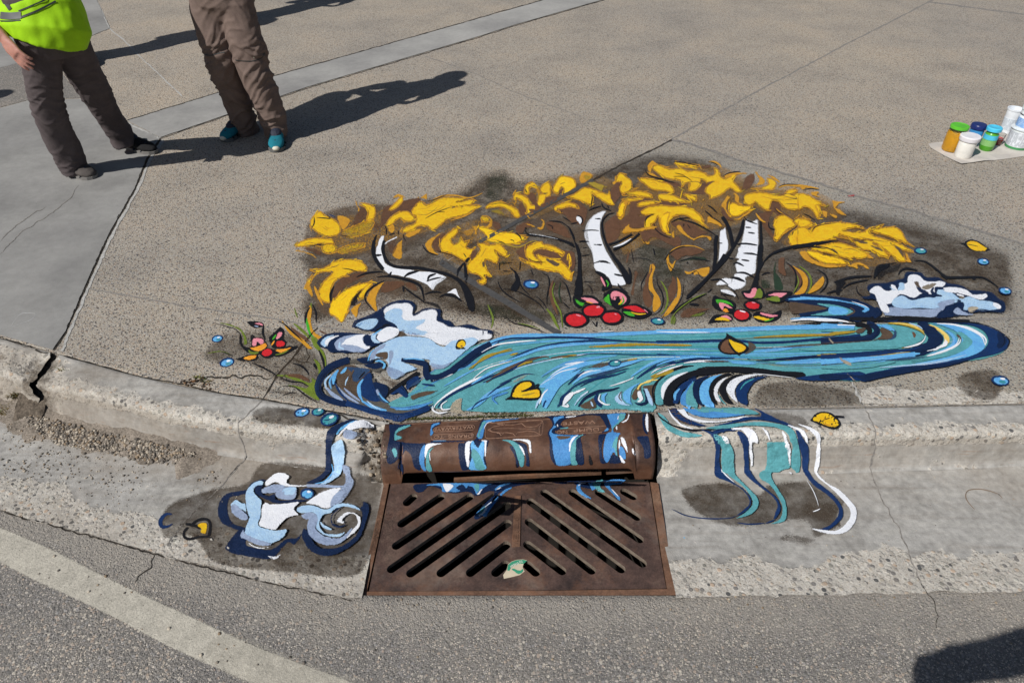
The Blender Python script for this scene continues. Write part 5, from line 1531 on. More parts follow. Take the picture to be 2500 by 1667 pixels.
s u w=40 t=n 0,1190 160,1100 360,1030 600,1000 900,1000 1250,1000 1600,985 2240,955
s n w=26 0,1230 200,1100 420,1035 700,1030 900,1020 1250,1030 1640,1060 2240,1080
s w w=22 110,1190 260,1110 460,1075 720,1055
s G w=26 0,1370 140,1240 300,1190 460,1160
s G w=26 420,1220 520,1190
s n w=30 380,1280 600,1180 850,1110 1080,1080 1300,1060 1560,1080
s u w=36 300,1310 560,1220 760,1150 1000,1110 1250,1090 1600,1080
s w w=16 0,1500 160,1370 340,1310 460,1280
s i w=44 d=0.15 160,1520 340,1400 520,1310 760,1240 860,1240
s n w=20 120,1520 420,1390 600,1270 760,1230
s u w=36 0,1540 200,1420 400,1330 600,1260
s G w=26 500,1350 580,1310 680,1285
s G w=30 980,1240 1080,1225 1160,1215
s n w=12 1120,1240 1280,1205 1460,1200 1700,1210 2000,1215 2240,1215
s i w=26 d=0.2 o=0.9 860,1250 1000,1230 1120,1230
f G d=0.12 1200,1130 1460,1100 1760,1080 2240,1095 2240,1120 1900,1120 1600,1130 1400,1140
s u w=40 o=0.8 760,1460 920,1360 1100,1290 1330,1250 1600,1220
f u d=0.07 740,1568 860,1440 1000,1340 1150,1290 1400,1270 1560,1240 1400,1310 1260,1340 1120,1400 1020,1480 920,1568
s w w=14 860,1450 1000,1360 1200,1300
s w w=20 1020,1320 1240,1290
f i d=0.3 o=0.85 1260,1360 1400,1300 1500,1290 1620,1280 1760,1250 1820,1260 1700,1310 1560,1340 1400,1360
s G w=26 1700,1280 1820,1255
s q w=26 1260,1460 1500,1390 1700,1330 1900,1260
s w w=16 1140,1500 1240,1410 1440,1360
s u w=50 1100,1540 1240,1440 1460,1370 1660,1320 1900,1260
s n w=20 1180,1568 1340,1490 1560,1440 1700,1390
s n w=22 1050,1550 1120,1480 1240,1390
s n w=30 1800,1480 1940,1380 2080,1310 2240,1290
s u w=34 2240,1240 2060,1280 1900,1350 1740,1460
s w w=20 2240,1320 2080,1350 1960,1420
s G w=40 2240,1380 2060,1440 1960,1490
s p w=20 1820,1568 1940,1500 2080,1490
s w w=16 1520,1560 1640,1520 1780,1470
s w w=12 1380,960 1560,955
f m d=0.4 o=0.6 430,1520 560,1440 760,1400 620,1450 500,1520
s q w=16 300,1540 560,1430 700,1430
W L
f u d=0.07 560,690 540,560 600,430 720,330 860,290 1000,240 900,340 760,440 680,560 600,690
s w w=24 520,640 560,530 620,470
s w w=14 640,350 760,280 940,240
s l w=20 d=0.2 530,430 620,370 700,340
s l w=30 480,690 500,630 540,560
s n w=22 t=n 560,680 580,620 600,590
f n d=0.25 o=0.9 700,690 760,560 900,420 1060,350 1240,310 1460,280 1240,340 1100,380 940,440 860,500 800,600
s u w=40 880,420 980,340 1140,270 1300,250
s w w=10 960,320 1080,280 1200,260
s q w=26 1060,340 1300,290 1500,240
s w w=60 780,650 820,580 900,500
s w w=30 840,540 960,490 1030,460
s w w=16 960,560 1060,490
s l w=24 d=0.3 900,660 960,570 1060,500
s w w=30 810,620 840,660 760,650
s n w=34 760,660 760,580 840,500
s N w=36 940,670 1020,570 1160,500 1300,480 1400,450
f i d=0.25 960,650 1060,590 1120,560 1140,680 1000,690
s l w=30 d=0.25 1080,600 1110,670
f n d=0.07 1110,560 1180,500 1160,580 1220,640 1200,680 1140,640
s w w=24 1190,520 1170,590 1240,640 1300,640
f u d=0.07 1200,530 1290,500 1240,560 1250,630 1200,600
f l d=0.08 1340,560 1420,490 1420,560 1460,620 1560,660 1420,650 1360,620
s i w=20 1420,490 1390,560 1430,610
f u d=0.07 1440,500 1560,420 1640,400 1540,480 1520,600 1560,650 1460,620 1430,560
s w w=12 1280,440 1400,410 1520,360 1560,330
f i d=0.2 1520,560 1560,470 1620,420 1640,480 1600,560 1560,600
f p d=0.03 1580,480 1620,410 1740,380 1840,360 1740,400 1640,430 1600,490
s w w=46 1600,490 1620,560 1640,600
f w d=0.03 1590,500 1620,480 1660,580 1640,620 1570,610 1610,580
f N d=0.07 1530,590 1600,620 1670,600 1660,520 1620,440 1700,520 1710,620 1640,660 1570,640
f i d=0.2 1640,440 1740,420 1800,400 1780,500 1760,640 1720,600 1680,520
s g w=50 d=0.2 1680,490 1720,560 1760,650
f l d=0.1 1660,460 1700,460 1770,650 1720,640
s G w=40 1730,340 1860,290 2000,250
f t d=0.07 1780,540 1800,460 1900,340 2040,260 2240,200 2240,270 2080,310 1960,390 1880,480 1860,580 1800,590
s k w=26 1790,660 1760,540 1770,440 1880,330 2040,240 2200,215
f w d=0.03 1850,580 1850,480 1920,380 2040,310 2200,260 2080,330 1960,420 1900,520 1880,600
f N d=0.07 1880,640 1890,540 1960,420 2080,330 2240,270 2240,340 2120,380 2020,450 1970,540 1960,640
f n d=0.1 1980,580 2020,480 2120,400 2240,350 2200,420 2080,500 2040,600 2000,640
s g w=30 d=0.3 1980,590 2010,640
f u d=0.07 2060,600 2100,510 2200,430 2240,420 2200,520 2180,660 2080,650
f t d=0.07 2120,560 2200,440 2240,460 2240,600 2220,650 2160,640
f n d=0.07 2190,440 2240,400 2240,580 2200,540
f i d=0.4 o=0.7 1790,560 1860,600 1880,660 1790,660
P painted_river|curling end of the painted river with fanned stripes
W H
s k w=50 0,1560 120,1450 300,1370 420,1340
W S
f t d=0.07 60,480 60,390 120,290 260,225 380,200 620,185 450,215 300,255 180,290 110,350 100,420 128,475 130,520 70,520
f k d=0.02 130,520 135,420 190,330 300,260 450,215 620,198 860,208 1080,235 1280,250 1280,302 1150,288 950,268 800,262 650,252 500,275 380,290 280,340 225,400 205,450 212,520
f w d=0.03 128,475 105,410 130,340 220,275 375,232 250,292 170,352 140,410
s k w=20 62,525 42,450 50,370 100,310 200,240 370,197
f n d=0.07 210,515 210,440 260,360 360,300 412,290 330,350 290,410 270,470 238,520
s u w=26 d=0.2 225,490 225,430 270,380
f U d=0.04 272,520 270,450 320,380 380,310 360,390 330,440 330,520
f t d=0.07 320,520 312,440 340,370 400,305 372,380 372,440 415,525
f N d=0.07 372,450 370,360 410,300 565,262 470,312 427,370 427,440 460,525 418,520
f u d=0.07 432,490 420,400 450,330 520,285 625,262 540,322 507,390 512,450 550,528 465,525
f k d=0.04 505,450 505,370 550,300 640,256 720,256 600,310 547,370 542,430 570,515 535,510
f w d=0.28 540,440 545,370 600,310 685,274 622,330 592,370 578,430 606,495 570,498
s t w=14 578,430 604,480 645,520
f k d=0.05 582,410 610,340 700,274 850,258 740,300 672,350 647,400 662,450 705,512 640,505 600,450
f w d=0.26 640,400 660,340 730,290 860,264 1010,272 880,286 780,322 732,370 717,430 750,512 690,472
f n d=0.07 720,440 725,380 780,320 900,285 1010,278 900,322 842,380 820,440 825,515 780,518 740,492
s T w=18 d=0.25 755,400 800,342 880,302
s w w=7 860,262 1000,275 1195,298
W H
f n d=0.10 1500,1480 1700,1440 2240,1400 2240,1500 2000,1500 1760,1510 1600,1500
s n w=30 t=n 0,1070 300,1070 600,1060 900,1060 1100,1080 1400,1075 1800,1040 2240,1000
s u w=50 t=n 0,960 300,960 800,940 1300,920 1700,910 2100,905
s w w=16 0,960 200,965 600,970
s w w=14 1900,905 2060,900 2150,900
s G w=34 d=0.1 1060,1025 1300,1010 1600,1000 1900,990 2240,950
s G w=34 0,1105 200,1105 400,1110
s n w=20 1060,1070 1300,1080 1600,1060 1900,1050 2240,1040
s i w=24 d=0.25 o=0.9 1040,1140 1300,1140 1600,1110 2000,1090 2240,1070
s u w=40 o=0.9 1060,1180 1300,1160 1500,1140
s N w=36 1090,1280 1400,1260 1800,1230 2240,1190
s G w=20 1750,1220 1950,1215
s u w=50 o=0.9 1300,1310 1700,1290 2240,1260
s u w=30 820,1300 1100,1310
s w w=30 d=0.2 300,1310 460,1290 700,1290
s i w=26 d=0.3 520,1290 800,1290
s n w=26 0,1370 240,1300 500,1260 800,1255 860,1250
s u w=30 0,1340 200,1270 440,1240 600,1250
s w w=20 0,1440 160,1370 300,1330
s G w=40 40,1450 200,1390
s n w=10 0,1205 160,1215
f m d=0.45 o=0.7 1840,1000 1900,1030 1960,1100 2030,1150 2000,1110 1920,1020
f m d=0.35 o=0.8 1960,1200 2080,1280 2180,1330 2120,1340 2040,1300 1970,1230
f m d=0.35 o=0.8 2060,1380 2120,1450 2200,1520 2160,1500 2080,1440
f i d=0.3 o=0.85 1010,1060 1100,1120 1060,1180 960,1220 1000,1140
W I
f n d=0.07 e=2 600,150 1000,170 1400,180 1700,200 1900,260 2020,340 2070,400 2040,480 1920,540 1700,590 1480,650 1300,690 1100,720 900,760 620,810 480,845 400,800 500,750 700,710 900,670 1200,640 1460,590 1660,530 1780,480 1830,400 1790,300 1680,240 1500,210 1200,195 800,195
f k d=0.05 430,190 700,160 1000,165 1400,180 1700,185 1900,250 2040,340 2080,400 2050,470 2010,480 2050,400 1960,310 1780,230 1500,200 1100,190 700,190
s N w=90 1940,300 1990,400 1930,470
f u d=0.07 1190,200 1460,215 1640,250 1760,320 1800,400 1760,480 1660,520 1480,560 1200,590 1400,540 1500,470 1540,390 1480,300 1340,240
f t d=0.07 1480,300 1620,310 1700,400 1640,480 1480,550 1200,610 1000,640 900,640 1200,580 1440,500 1560,400
s w w=30 1400,215 1600,250 1760,330 1810,400 1770,490
s w w=24 880,665 1100,655 1340,620 1560,570 1720,520
f p d=0.02 1110,200 1220,250 1320,320 1350,380 1330,440 1260,490 1140,515 1000,525 1200,480 1320,450 1400,420 1400,370 1340,290 1240,230
s w w=36 1350,390 1340,440 1240,490 1010,525
s u w=50 1360,280 1440,330 1470,400 1420,470 1300,520
s i w=26 1480,320 1530,370 1520,420
s w w=34 1530,370 1510,430 1380,500 1160,565
s N w=110 t=n 1060,200 1180,270 1240,350 1220,440 1120,490 1000,510
f t d=0.07 780,215 900,250 1040,310 1100,370 1060,420 940,460 800,490 500,500 0,510 0,440 400,430 700,400 820,370 830,300
s G w=24 740,200 900,205 1040,240 1140,300
s p w=24 740,205 900,215 1050,260 1130,320
s l w=20 960,200 1080,240 1120,280
s w w=20 1150,330 1130,390 1060,440 900,475
s G w=14 880,475 1000,465
s b w=40 d=0.2 980,290 1030,330 1020,360
s q w=40 780,260 820,310 790,370 720,390
s u w=30 600,220 700,240 780,290
f i d=0.1 640,260 720,280 790,330 770,370 660,380 560,400 660,340
s u w=20 200,400 440,385 580,350 640,300
s N w=60 t=n 500,200 580,230 620,290 560,350 440,380 200,400 0,400
s k w=50 t=n 380,210 480,230 540,280 520,330
s N w=26 0,375 300,370 480,345 540,310
s i w=60 d=0.2 380,300 460,280 500,250
s G w=46 d=0.1 0,335 100,330 200,310 380,300
s q w=26 0,365 200,350
s u w=60 t=n 0,240 200,235 380,240
s w w=30 180,225 300,220 390,230
s t w=40 0,290 200,280 380,275
s i w=14 d=0.3 0,420 300,415 600,395
s n w=44 t=n 0,560 300,550 700,520 1000,500 1140,470
s G w=22 0,550 180,545
s G w=26 400,560 700,545 1000,520
s u w=70 t=n 0,620 300,600 700,570 1040,545
s q w=40 o=0.7 700,620 960,590 1240,575
s t w=60 0,690 300,680 600,660
s l w=20 o=0.8 640,690 800,680 940,670
W Y
f u d=0.07 870,82 1000,85 1150,110 1280,165 1340,230 1340,300 1230,360 1050,400 850,430 640,440 900,390 1100,340 1200,270 1210,210 1130,150 1000,110
f t d=0.07 1100,165 1200,190 1250,240 1200,300 1080,350 900,385 600,410 860,365 1040,310 1150,250 1160,200
s w w=20 950,88 1100,100 1230,140 1320,200 1345,265
f N d=0.07 790,82 870,95 960,150 1010,200 990,260 900,300 750,330 600,340 760,300 850,260 880,200 860,150
f p d=0.02 850,90 940,130 1010,190 1040,240 1000,290 1050,255 1058,200 1000,140 920,100
f w d=0.02 1000,200 1012,240 970,280 860,310 755,328 850,325 960,303 1040,272 1047,240
f u d=0.07 1060,130 1115,180 1115,240 1040,290 900,332 760,352 870,352 1010,314 1095,250 1070,170
s w w=17 1138,200 1112,260 1020,312 865,358
f t d=0.07 440,95 560,95 720,120 830,170 850,210 800,250 700,280 400,292 100,318 -200,305 50,262 300,240 560,220 620,190 590,130
s G w=18 545,88 680,100 800,140 862,190
s p w=13 600,85 700,95 800,125 852,172
s w w=17 862,200 830,242 760,272 680,288
s b w=30 d=0.1 748,155 772,185 760,210
f i d=0.15 490,120 560,140 600,180 570,220 480,226 400,236 500,185
s u w=26 500,100 560,120 612,152
s u w=48 0,400 300,380 600,352 820,336
s t w=50 0,452 200,442 400,430 620,402
s G w=14 0,350 110,345
s G w=14 340,362 520,346 740,322
s n w=34 t=e 0,365 300,350 560,326 760,298
s l w=18 o=0.9 540,446 760,430 1000,396 1200,346
W I
f N d=0.07 0,760 260,760 400,770 500,760 900,690 1300,650 1600,600 1700,590 1400,680 1200,710 860,770 620,820 500,845 360,800 200,830 0,820
f m d=0.25 o=0.85 60,330 110,370 160,430 140,440 90,390
f m d=0.2 o=0.85 200,570 260,600 340,640 350,680 280,660 220,620
f m d=0.2 o=0.9 250,700 320,770 400,850 360,840 290,760
P painted_river|small blue pool loop beside the right berries
W H
f N d=0.07 1400,620 1500,565 1700,560 1900,575 2100,600 2240,640 2240,860 2000,830 1700,810 1430,800 1600,780 1780,740 1880,715 1760,690 1560,660 1450,650
W D
f N d=0.07 0,1235 200,1245 450,1270 650,1300 780,1350 880,1420 860,1460 760,1490 500,1500 200,1500 0,1480
W H
f u d=0.07 1420,615 1560,590 1760,590 1960,610 2200,665 2160,670 1960,640 1700,625 1500,630
f i d=0.3 1460,640 1700,670 1880,715 1740,750 1500,780 1460,720
f t d=0.07 1700,660 1900,665 2060,700 2160,750 2100,790 1900,800 1640,795 1800,760 1910,715
f u d=0.07 1900,690 2040,700 2110,750 2080,785 1880,790 1920,740
s i w=16 2110,700 2170,750 2080,800
s w w=34 1460,850 1700,830 1900,840 2100,865
s u w=26 1460,830 1700,820 2000,840
W D
f u d=0.07 0,1255 200,1265 400,1285 600,1325 720,1360 770,1400 700,1440 660,1420 700,1390 560,1340 360,1310 160,1300 0,1290
s w w=10 560,1310 700,1355 750,1385
f t d=0.07 140,1330 340,1340 500,1380 550,1420 500,1460 340,1470 140,1450 300,1420 340,1390
f u d=0.07 330,1360 480,1380 540,1420 480,1460 320,1450
s i w=20 540,1380 600,1420 500,1470
f i d=0.3 0,1340 180,1350 320,1390 200,1420 60,1430 0,1410
s w w=40 0,1500 200,1510 420,1520 540,1540
s k w=40 t=n 540,1500 800,1505 1100,1500 1500,1515 1860,1530
s k w=24 0,1550 300,1545 600,1560 800,1568
s N w=40 t=n 820,1380 880,1430 800,1490
P painted_cloud|white and pale blue cloud with navy edge at the left
W E
f N d=0.12 710,920 740,840 860,790 1000,720 1120,640 1260,605 1370,620 1420,680 1390,760 1500,700 1600,695 1690,720 1700,810 1800,840 1840,890 2000,870 2120,920 2240,940 2240,1000 1500,960 900,960 760,920
f w d=0.16 e=4 1060,710 1160,650 1260,640 1340,640 1390,690 1390,780 1480,730 1600,705 1660,750 1650,830 1720,860 1780,900 1900,900 2060,930 2240,950 2240,1010 2000,1100 1700,1120 1520,1030 1300,1000 1200,900 1080,800
f l d=0.18 1080,750 1180,700 1270,720 1280,820 1400,830 1520,820 1500,870 1420,920 1550,960 1520,1000 1380,1000 1240,960 1180,880 1080,830
f g d=0.3 o=0.7 1240,920 1360,960 1500,990 1340,1000
f l d=0.3 750,890 840,830 980,810 1010,850 960,920 880,950 820,930
f U d=0.5 o=0.7 750,890 830,850 850,870 780,910
f k d=0.15 960,950 1040,900 1080,870 1200,880 1140,895 1060,920 990,970
f w d=0.08 980,980 1050,930 1120,900 1230,930 1220,1000 1100,1060 1020,1040
f i d=0.3 o=0.8 1230,960 1280,940 1310,1000 1220,1020
f N d=0.07 330,1080 400,1000 520,965 700,965 860,980 1000,980 1100,1000 1060,1090 940,1130 900,1160 820,1200 760,1190 640,1200 560,1190 480,1195 440,1150 380,1140
f l d=0.04 365,1090 420,1020 540,985 680,980 560,1000 460,1040 440,1130 390,1120
f w d=0.04 420,1100 430,1040 540,1000 700,985 740,990 560,1020 470,1080 450,1130
f g d=0.04 520,1100 560,1040 660,1000 830,985 940,1000 840,1060 900,1130 860,1180 740,1190 640,1170 560,1170
f w d=0.03 600,1110 640,1050 740,1000 900,980 980,970 900,1020 840,1030 870,1110 940,1110 880,1160 760,1120 660,1110
s l w=30 590,1060 580,1130 640,1150
f N d=0.07 835,1010 890,980 930,990 925,1080 980,1110 900,1120 860,1100
f l d=0.03 925,990 1000,970 980,1040 1060,1080 960,1090 930,1060
s u w=20 940,1000 1050,930 
f w d=0.04 990,1000 1100,930 1220,960 1160,1030 1060,1080 1000,1060
f l d=0.05 e=3 960,1150 1100,1060 1240,1010 1400,1010 1560,1030 1640,1090 1720,1120 1800,1060 1900,1040 2020,1020 2100,1050 2060,1100 1980,1160 1900,1230 1820,1300 1700,1370 1560,1330 1560,1280 1480,1270 1260,1270 1400,1340 1440,1370 1300,1420 1180,1490 1100,1420 1110,1330 1060,1260 960,1270 900,1280
f w d=0.12 o=0.95 e=4 1500,980 1700,960 1900,960 2240,980 2240,1040 2160,1060 2040,1020 1860,1050 1760,1080 1700,1120 1620,1060
f g d=0.1 o=0.9 900,1250 960,1160 1060,1090 1100,1090 1060,1150 1000,1180 960,1270
s u w=22 890,1290 920,1200 970,1150
f i d=0.1 1000,1190 1110,1180 1105,1270 1050,1260 970,1230
f g d=0.15 o=0.8 1120,1170 1180,1180 1150,1300 1120,1340
f g d=0.1 o=0.7 1580,1300 1700,1320 1830,1280 1720,1370 1590,1370
f g d=0.1 o=0.6 1110,1340 1300,1420 1180,1480 1100,1420
s N w=44 t=n 1250,1270 1400,1290 1520,1330 1530,1400
s N w=60 t=n 1520,1330 1540,1440 1640,1460 1780,1400 1900,1310 1990,1240 2100,1160 2240,1090
s u w=18 1270,1265 1400,1258 1520,1280
P painted_cloud|white and pale blue cloud with navy edge at the right
W D
f N d=0.07 740,1130 780,1110 960,1100 1060,1070 1130,1050 1150,990 1240,980 1330,990 1380,1040 1500,1040 1580,1080 1640,1110 1760,1130 1860,1180 2000,1190 2100,1210 2180,1280 2240,1320 2240,1420 2100,1430 1900,1440 1700,1480 1560,1500 1470,1490 1400,1400 1000,1420 880,1400 820,1300 700,1290 640,1260 760,1240 730,1180
f w d=0.05 750,1210 800,1150 870,1140 940,1190 1000,1180 980,1120 1040,1130 1080,1190 1090,1110 1160,1110 1190,1020 1300,1020 1370,1080 1480,1090 1530,1080 1600,1110 1560,1160 1480,1160 1480,1230 1440,1240 1340,1230 1240,1280 1100,1240 1000,1340 900,1340 840,1300 810,1240
f l d=0.05 980,1140 1060,1180 1080,1100 1140,1110 1140,1190 1000,1190
f l d=0.05 e=3 1000,1350 1020,1280 1120,1240 1220,1290 1320,1270 1400,1260 1480,1260 1500,1180 1640,1190 1700,1240 1760,1270 1860,1250 1960,1290 2100,1310 2200,1370 2180,1400 2040,1420 1900,1410 1780,1410 1780,1330 1620,1350 1500,1400 1300,1390 1100,1400
f w d=0.05 1560,1160 1700,1150 1820,1180 1900,1230 2040,1220 2060,1250 2020,1290 1960,1300 1840,1260 1740,1230 1620,1220 1560,1200
f g d=0.05 900,1440 980,1370 1200,1390 1400,1390 1500,1380 1600,1340 1580,1400 1520,1440 1460,1490 1200,1480 920,1470
f w d=0.06 830,1290 870,1280 960,1350 980,1440 900,1430 860,1360
f g d=0.1 1500,1330 1620,1290 1700,1290 1680,1340 1520,1380
f g d=0.05 1670,1420 1720,1370 1770,1410 1860,1440 1960,1440 1840,1470 1700,1460
f N d=0.07 1480,1490 1580,1400 1600,1360 1700,1330 1700,1290 1760,1290 1760,1350 1680,1380 1670,1460 1560,1500
f i d=0.2 1240,1090 1300,1090 1310,1140 1380,1200 1340,1200 1260,1140
f N d=0.07 1260,1140 1300,1150 1420,1220 1400,1250 1300,1210
s N w=40 1470,1150 1440,1200 1480,1240 1560,1255
f a d=0.2 1310,1160 1440,1110 1500,1120 1400,1190
f a d=0.2 1700,1280 1790,1240 1800,1290 1740,1290
f m d=0.2 1820,1390 1870,1360 1960,1380 1880,1440 1840,1430
s N w=14 1860,1430 1960,1400 2100,1420 2240,1440
s w w=60 2100,1330 2200,1390
s w w=26 1700,1230 1800,1260
P painted_cloud|swirling painted cloud in the gutter left of the grate
W N
f N d=0.07 1700,180 1740,110 1860,50 1980,15 2010,40 1900,80 1820,160 1780,200 1760,300 1760,500 1740,560 1700,600 1600,670 1500,660 1640,580 1690,500 1690,340
f l d=0.12 1770,240 1860,210 1890,280 1890,400 1850,560 1780,610 1740,580 1780,500 1770,400 1750,320
s u w=34 1800,180 1850,120 1960,60 2010,40
s w w=24 1820,190 1900,110 1980,70
f w d=0.15 1900,90 1990,40 2100,30 2180,60 2160,110 2060,110 1980,130 1920,140
f g d=0.25 o=0.9 1880,130 1960,130 2010,170 1980,220 1900,220 1860,190
s u w=20 1760,440 1770,540 1690,640 1580,670
f l d=0.15 1800,500 1850,480 1850,570 1760,640 1680,680 1620,680 1740,600
f g d=0.3 o=0.9 1860,450 1940,480 1950,580 1980,660 1930,760 1850,860 1760,880 1800,760 1880,660 1880,560
f N d=0.07 615,900 650,800 730,740 900,710 940,650 1060,605 1110,630 1000,680 960,740 820,780 740,800 720,900 740,1000 800,1060 940,1100 860,1130 760,1100 660,1050 620,980
f N d=0.07 690,1300 760,1180 860,1090 960,1110 900,1250 1000,1290 1160,1300 1300,1200 1400,1190 1450,1140 1440,1200 1370,1270 1320,1240 1200,1370 1120,1410 960,1390 800,1360
f N d=0.07 1450,1170 1480,1110 1540,1160 1600,1280 1700,1310 1840,1290 1980,1190 2040,1080 2050,960 2000,900 1900,890 1800,950 1760,1020 1800,1080 1900,1070 1850,1110 1760,1090 1740,1000 1800,920 1900,880 2040,900 2060,840 2110,860 2130,920 2100,1040 2040,1200 1920,1310 1780,1380 1660,1390 1540,1340 1480,1260
f N d=0.07 990,700 1080,670 1060,740 1120,790 1200,760 1200,820 1300,830 1420,820 1560,830 1420,860 1200,870 1150,850 1080,820 1000,770
f l d=0.04 900,880 900,760 960,670 1060,630 1080,680 1000,700 990,760 1060,830 1060,900 1050,1000 1030,1080 1100,1110 1200,1130 1310,1120 1280,1200 1180,1260 1060,1260 900,1200 900,1100 930,1020 920,960
f l d=0.04 750,890 800,825 860,860 900,860 910,960 860,930
f g d=0.04 750,890 800,870 900,960 930,1020 880,1040 800,1000 760,960
f w d=0.05 1060,900 1100,850 1150,870 1300,860 1440,850 1380,920 1430,980 1320,1010 1240,1080 1200,1130 1080,1110 1030,1080 1050,1000
f w d=0.05 1080,670 1130,610 1200,560 1280,560 1340,600 1310,660 1440,680 1640,680 1500,700 1300,700 1200,660 1100,700
f g d=0.05 1050,740 1090,700 1200,670 1300,690 1280,720 1200,760 1140,770 1080,770
f g d=0.04 1200,740 1280,700 1400,700 1390,820 1260,830 1200,800
f l d=0.05 1270,720 1400,700 1380,780 1280,780
f w d=0.12 e=4 1400,920 1500,850 1620,760 1760,710 1860,700 1800,800 1760,900 1680,920 1600,890 1500,880
s g w=36 t=e 1500,690 1640,690 1800,700 1900,690
f g d=0.2 1760,800 1860,720 1900,740 1820,860 1740,900
f l d=0.04 1400,940 1440,890 1560,880 1700,920 1800,870 1900,860 2000,890 2040,940 1900,900 1800,920 1740,970 1680,980 1640,1040 1640,1100 1700,1160 1840,1160 1900,1130 1840,1200 1700,1190 1600,1120 1600,1020 1560,960 1460,970
f g d=0.04 1520,1030 1600,970 1620,1040 1600,1120 1700,1190 1840,1200 1960,1100 1920,1200 1800,1280 1660,1280 1560,1220 1510,1140
f g d=0.04 1450,980 1540,950 1610,980 1530,1030 1470,1020
s l w=34 1640,1040 1670,1090 1760,1130
f w d=0.03 1800,1040 1880,960 1960,950 2040,1000 2040,1080 1980,1160 1890,1220 1960,1120 2010,1060 1980,980 1920,980 1880,1010 1860,1030 1900,1060 1860,1070
f g d=0.05 900,1160 1000,1210 1120,1250 1160,1280 1040,1290 900,1230 840,1190 880,1110
f w d=0.03 900,1230 1000,1290 1100,1300 1200,1280 1140,1310 1020,1320 940,1280
f w d=0.03 1080,1340 1130,1370 1200,1370 1280,1330 1200,1410 1140,1400
P painted_waterfall|teal and navy stripes running down the kerb into the gutter
W M
f t d=0.07 20,110 60,130 110,180 160,250 260,300 380,320 480,340 380,360 240,350 120,300 50,200
f i d=0.2 120,100 240,90 300,170 420,240 560,260 400,270 260,240 160,180
f n d=0.07 120,85 200,90 260,160 360,210 480,250 560,265 420,270 300,240 200,190 140,130
f w d=0.05 190,85 270,85 330,160 460,205 640,210 860,170 1000,180 800,210 600,235 440,235 300,190
f U d=0.04 250,85 600,80 640,100 900,150 740,180 560,190 400,170 310,130
f t d=0.07 380,85 560,80 700,85 900,90 1020,150 820,155 600,130 460,140
f n d=0.07 940,70 1020,100 1120,150 1220,200 1340,250 1400,310 1300,270 1160,220 1020,190 1040,150
f n d=0.07 860,180 1000,170 1160,190 1260,220 1360,290 1200,240 1000,210 840,225 700,260 540,275 440,280 600,250 740,220
f t d=0.07 480,290 700,250 860,230 1020,220 1200,240 1320,270 1380,330 1420,440 1430,560 1420,650 1340,660 1330,560 1340,440 1300,340 1200,290 1040,270 840,275 640,310
s w w=24 120,95 170,180 260,260 380,300
s k w=20 0,100 40,170 140,250 300,300 440,305 600,300
s n w=30 440,300 560,330 640,310 800,300
f n d=0.07 520,320 620,350 640,440 630,560 640,640 680,740 780,830 860,880 940,980 940,1060 880,1130 760,1190 840,1120 920,1040 900,960 820,880 700,820 600,780 570,720 575,560 580,420 560,370
f t d=0.07 560,340 660,350 740,400 770,480 770,600 780,720 840,800 940,900 1010,980 1020,1060 960,1140 860,1180 780,1190 880,1130 950,1050 940,980 860,870 740,780 660,700 640,600 640,440
s w w=30 650,340 720,400
f w d=0.05 630,340 700,350 730,390 670,380
s w w=18 640,650 680,740 780,830
f n d=0.07 800,320 860,320 920,390 920,560 940,700 1000,800 1100,890 1200,980 1240,1070 1220,1150 1160,1210 1180,1130 1200,1050 1140,960 1020,870 920,790 870,720 860,560 850,420
f w d=0.03 720,290 800,280 940,290 1010,350 1000,400 950,400 960,500 960,620 940,640 920,520 910,400 860,320 780,310
f w d=0.04 1030,270 1090,300 1140,380 1110,370 1060,310
f t d=0.07 1110,380 1280,380 1310,440 1310,560 1330,640 1240,680 1150,730 1160,800 1220,900 1280,1000 1300,1100 1290,1190 1240,1230 1100,1250 1220,1190 1250,1080 1200,960 1120,850 1040,800 1020,740 1080,640 1090,520 1090,430
f t d=0.25 1340,600 1420,600 1420,680 1380,700
f w d=0.03 1230,310 1290,340 1330,460 1330,620 1310,640 1300,520 1270,380
f n d=0.07 1380,300 1460,350 1500,420 1520,540 1510,660 1560,780 1680,880 1780,970 1850,1080 1850,1180 1780,1260 1700,1310 1600,1300 1720,1250 1800,1150 1790,1060 1700,960 1560,860 1480,760 1440,660 1430,500
f w d=0.03 1220,225 1340,260 1440,290 1500,340 1520,450 1490,390 1430,330 1330,280
f w d=0.03 1340,225 1480,260 1560,290 1620,340 1630,460 1620,600 1600,720 1700,830 1820,900 1940,1020 1990,1100 1980,1220 1900,1320 1780,1350 1640,1330 1500,1290 1380,1310 1500,1280 1680,1300 1800,1300 1900,1210 1920,1110 1840,1000 1720,880 1600,780 1560,680 1570,560 1590,420 1570,350 1480,290
s n w=14 150,1090 300,1160 520,1190 720,1185 800,1160
s n w=16 800,1230 920,1245 1080,1235
s n w=16 1080,1240 1180,1200
s w w=10 1490,800 1560,920 1600,1020 1610,1070
s w w=14 1550,1120 1600,1105 1635,1085
f w d=0.1 1310,705 1360,740 1340,750 1310,730
f u d=0.07 270,1350 290,1340 300,1355 285,1370
P painted_leaf|yellow heart leaf floating near the drain hood
W L
f k d=0.03 100,600 190,550 230,450 320,380 420,370 470,400 470,440 580,375 520,440 540,490 545,540 500,590 400,600 240,590
f y d=0.02 225,555 260,460 330,400 420,390 445,430 380,480 330,500 500,470 530,510 520,560 420,575 320,570
s G w=22 320,540 400,530 480,510
s k w=18 330,495 420,460 520,410
P painted_leaf|brown and yellow leaf on the river below the right berries
W H
f k d=0.03 670,1140 690,1080 760,1020 760,970 810,1000 900,1050 980,1100 1020,1150 980,1200 920,1220 1060,1275 1020,1280 920,1240 880,1220 780,1220 700,1190
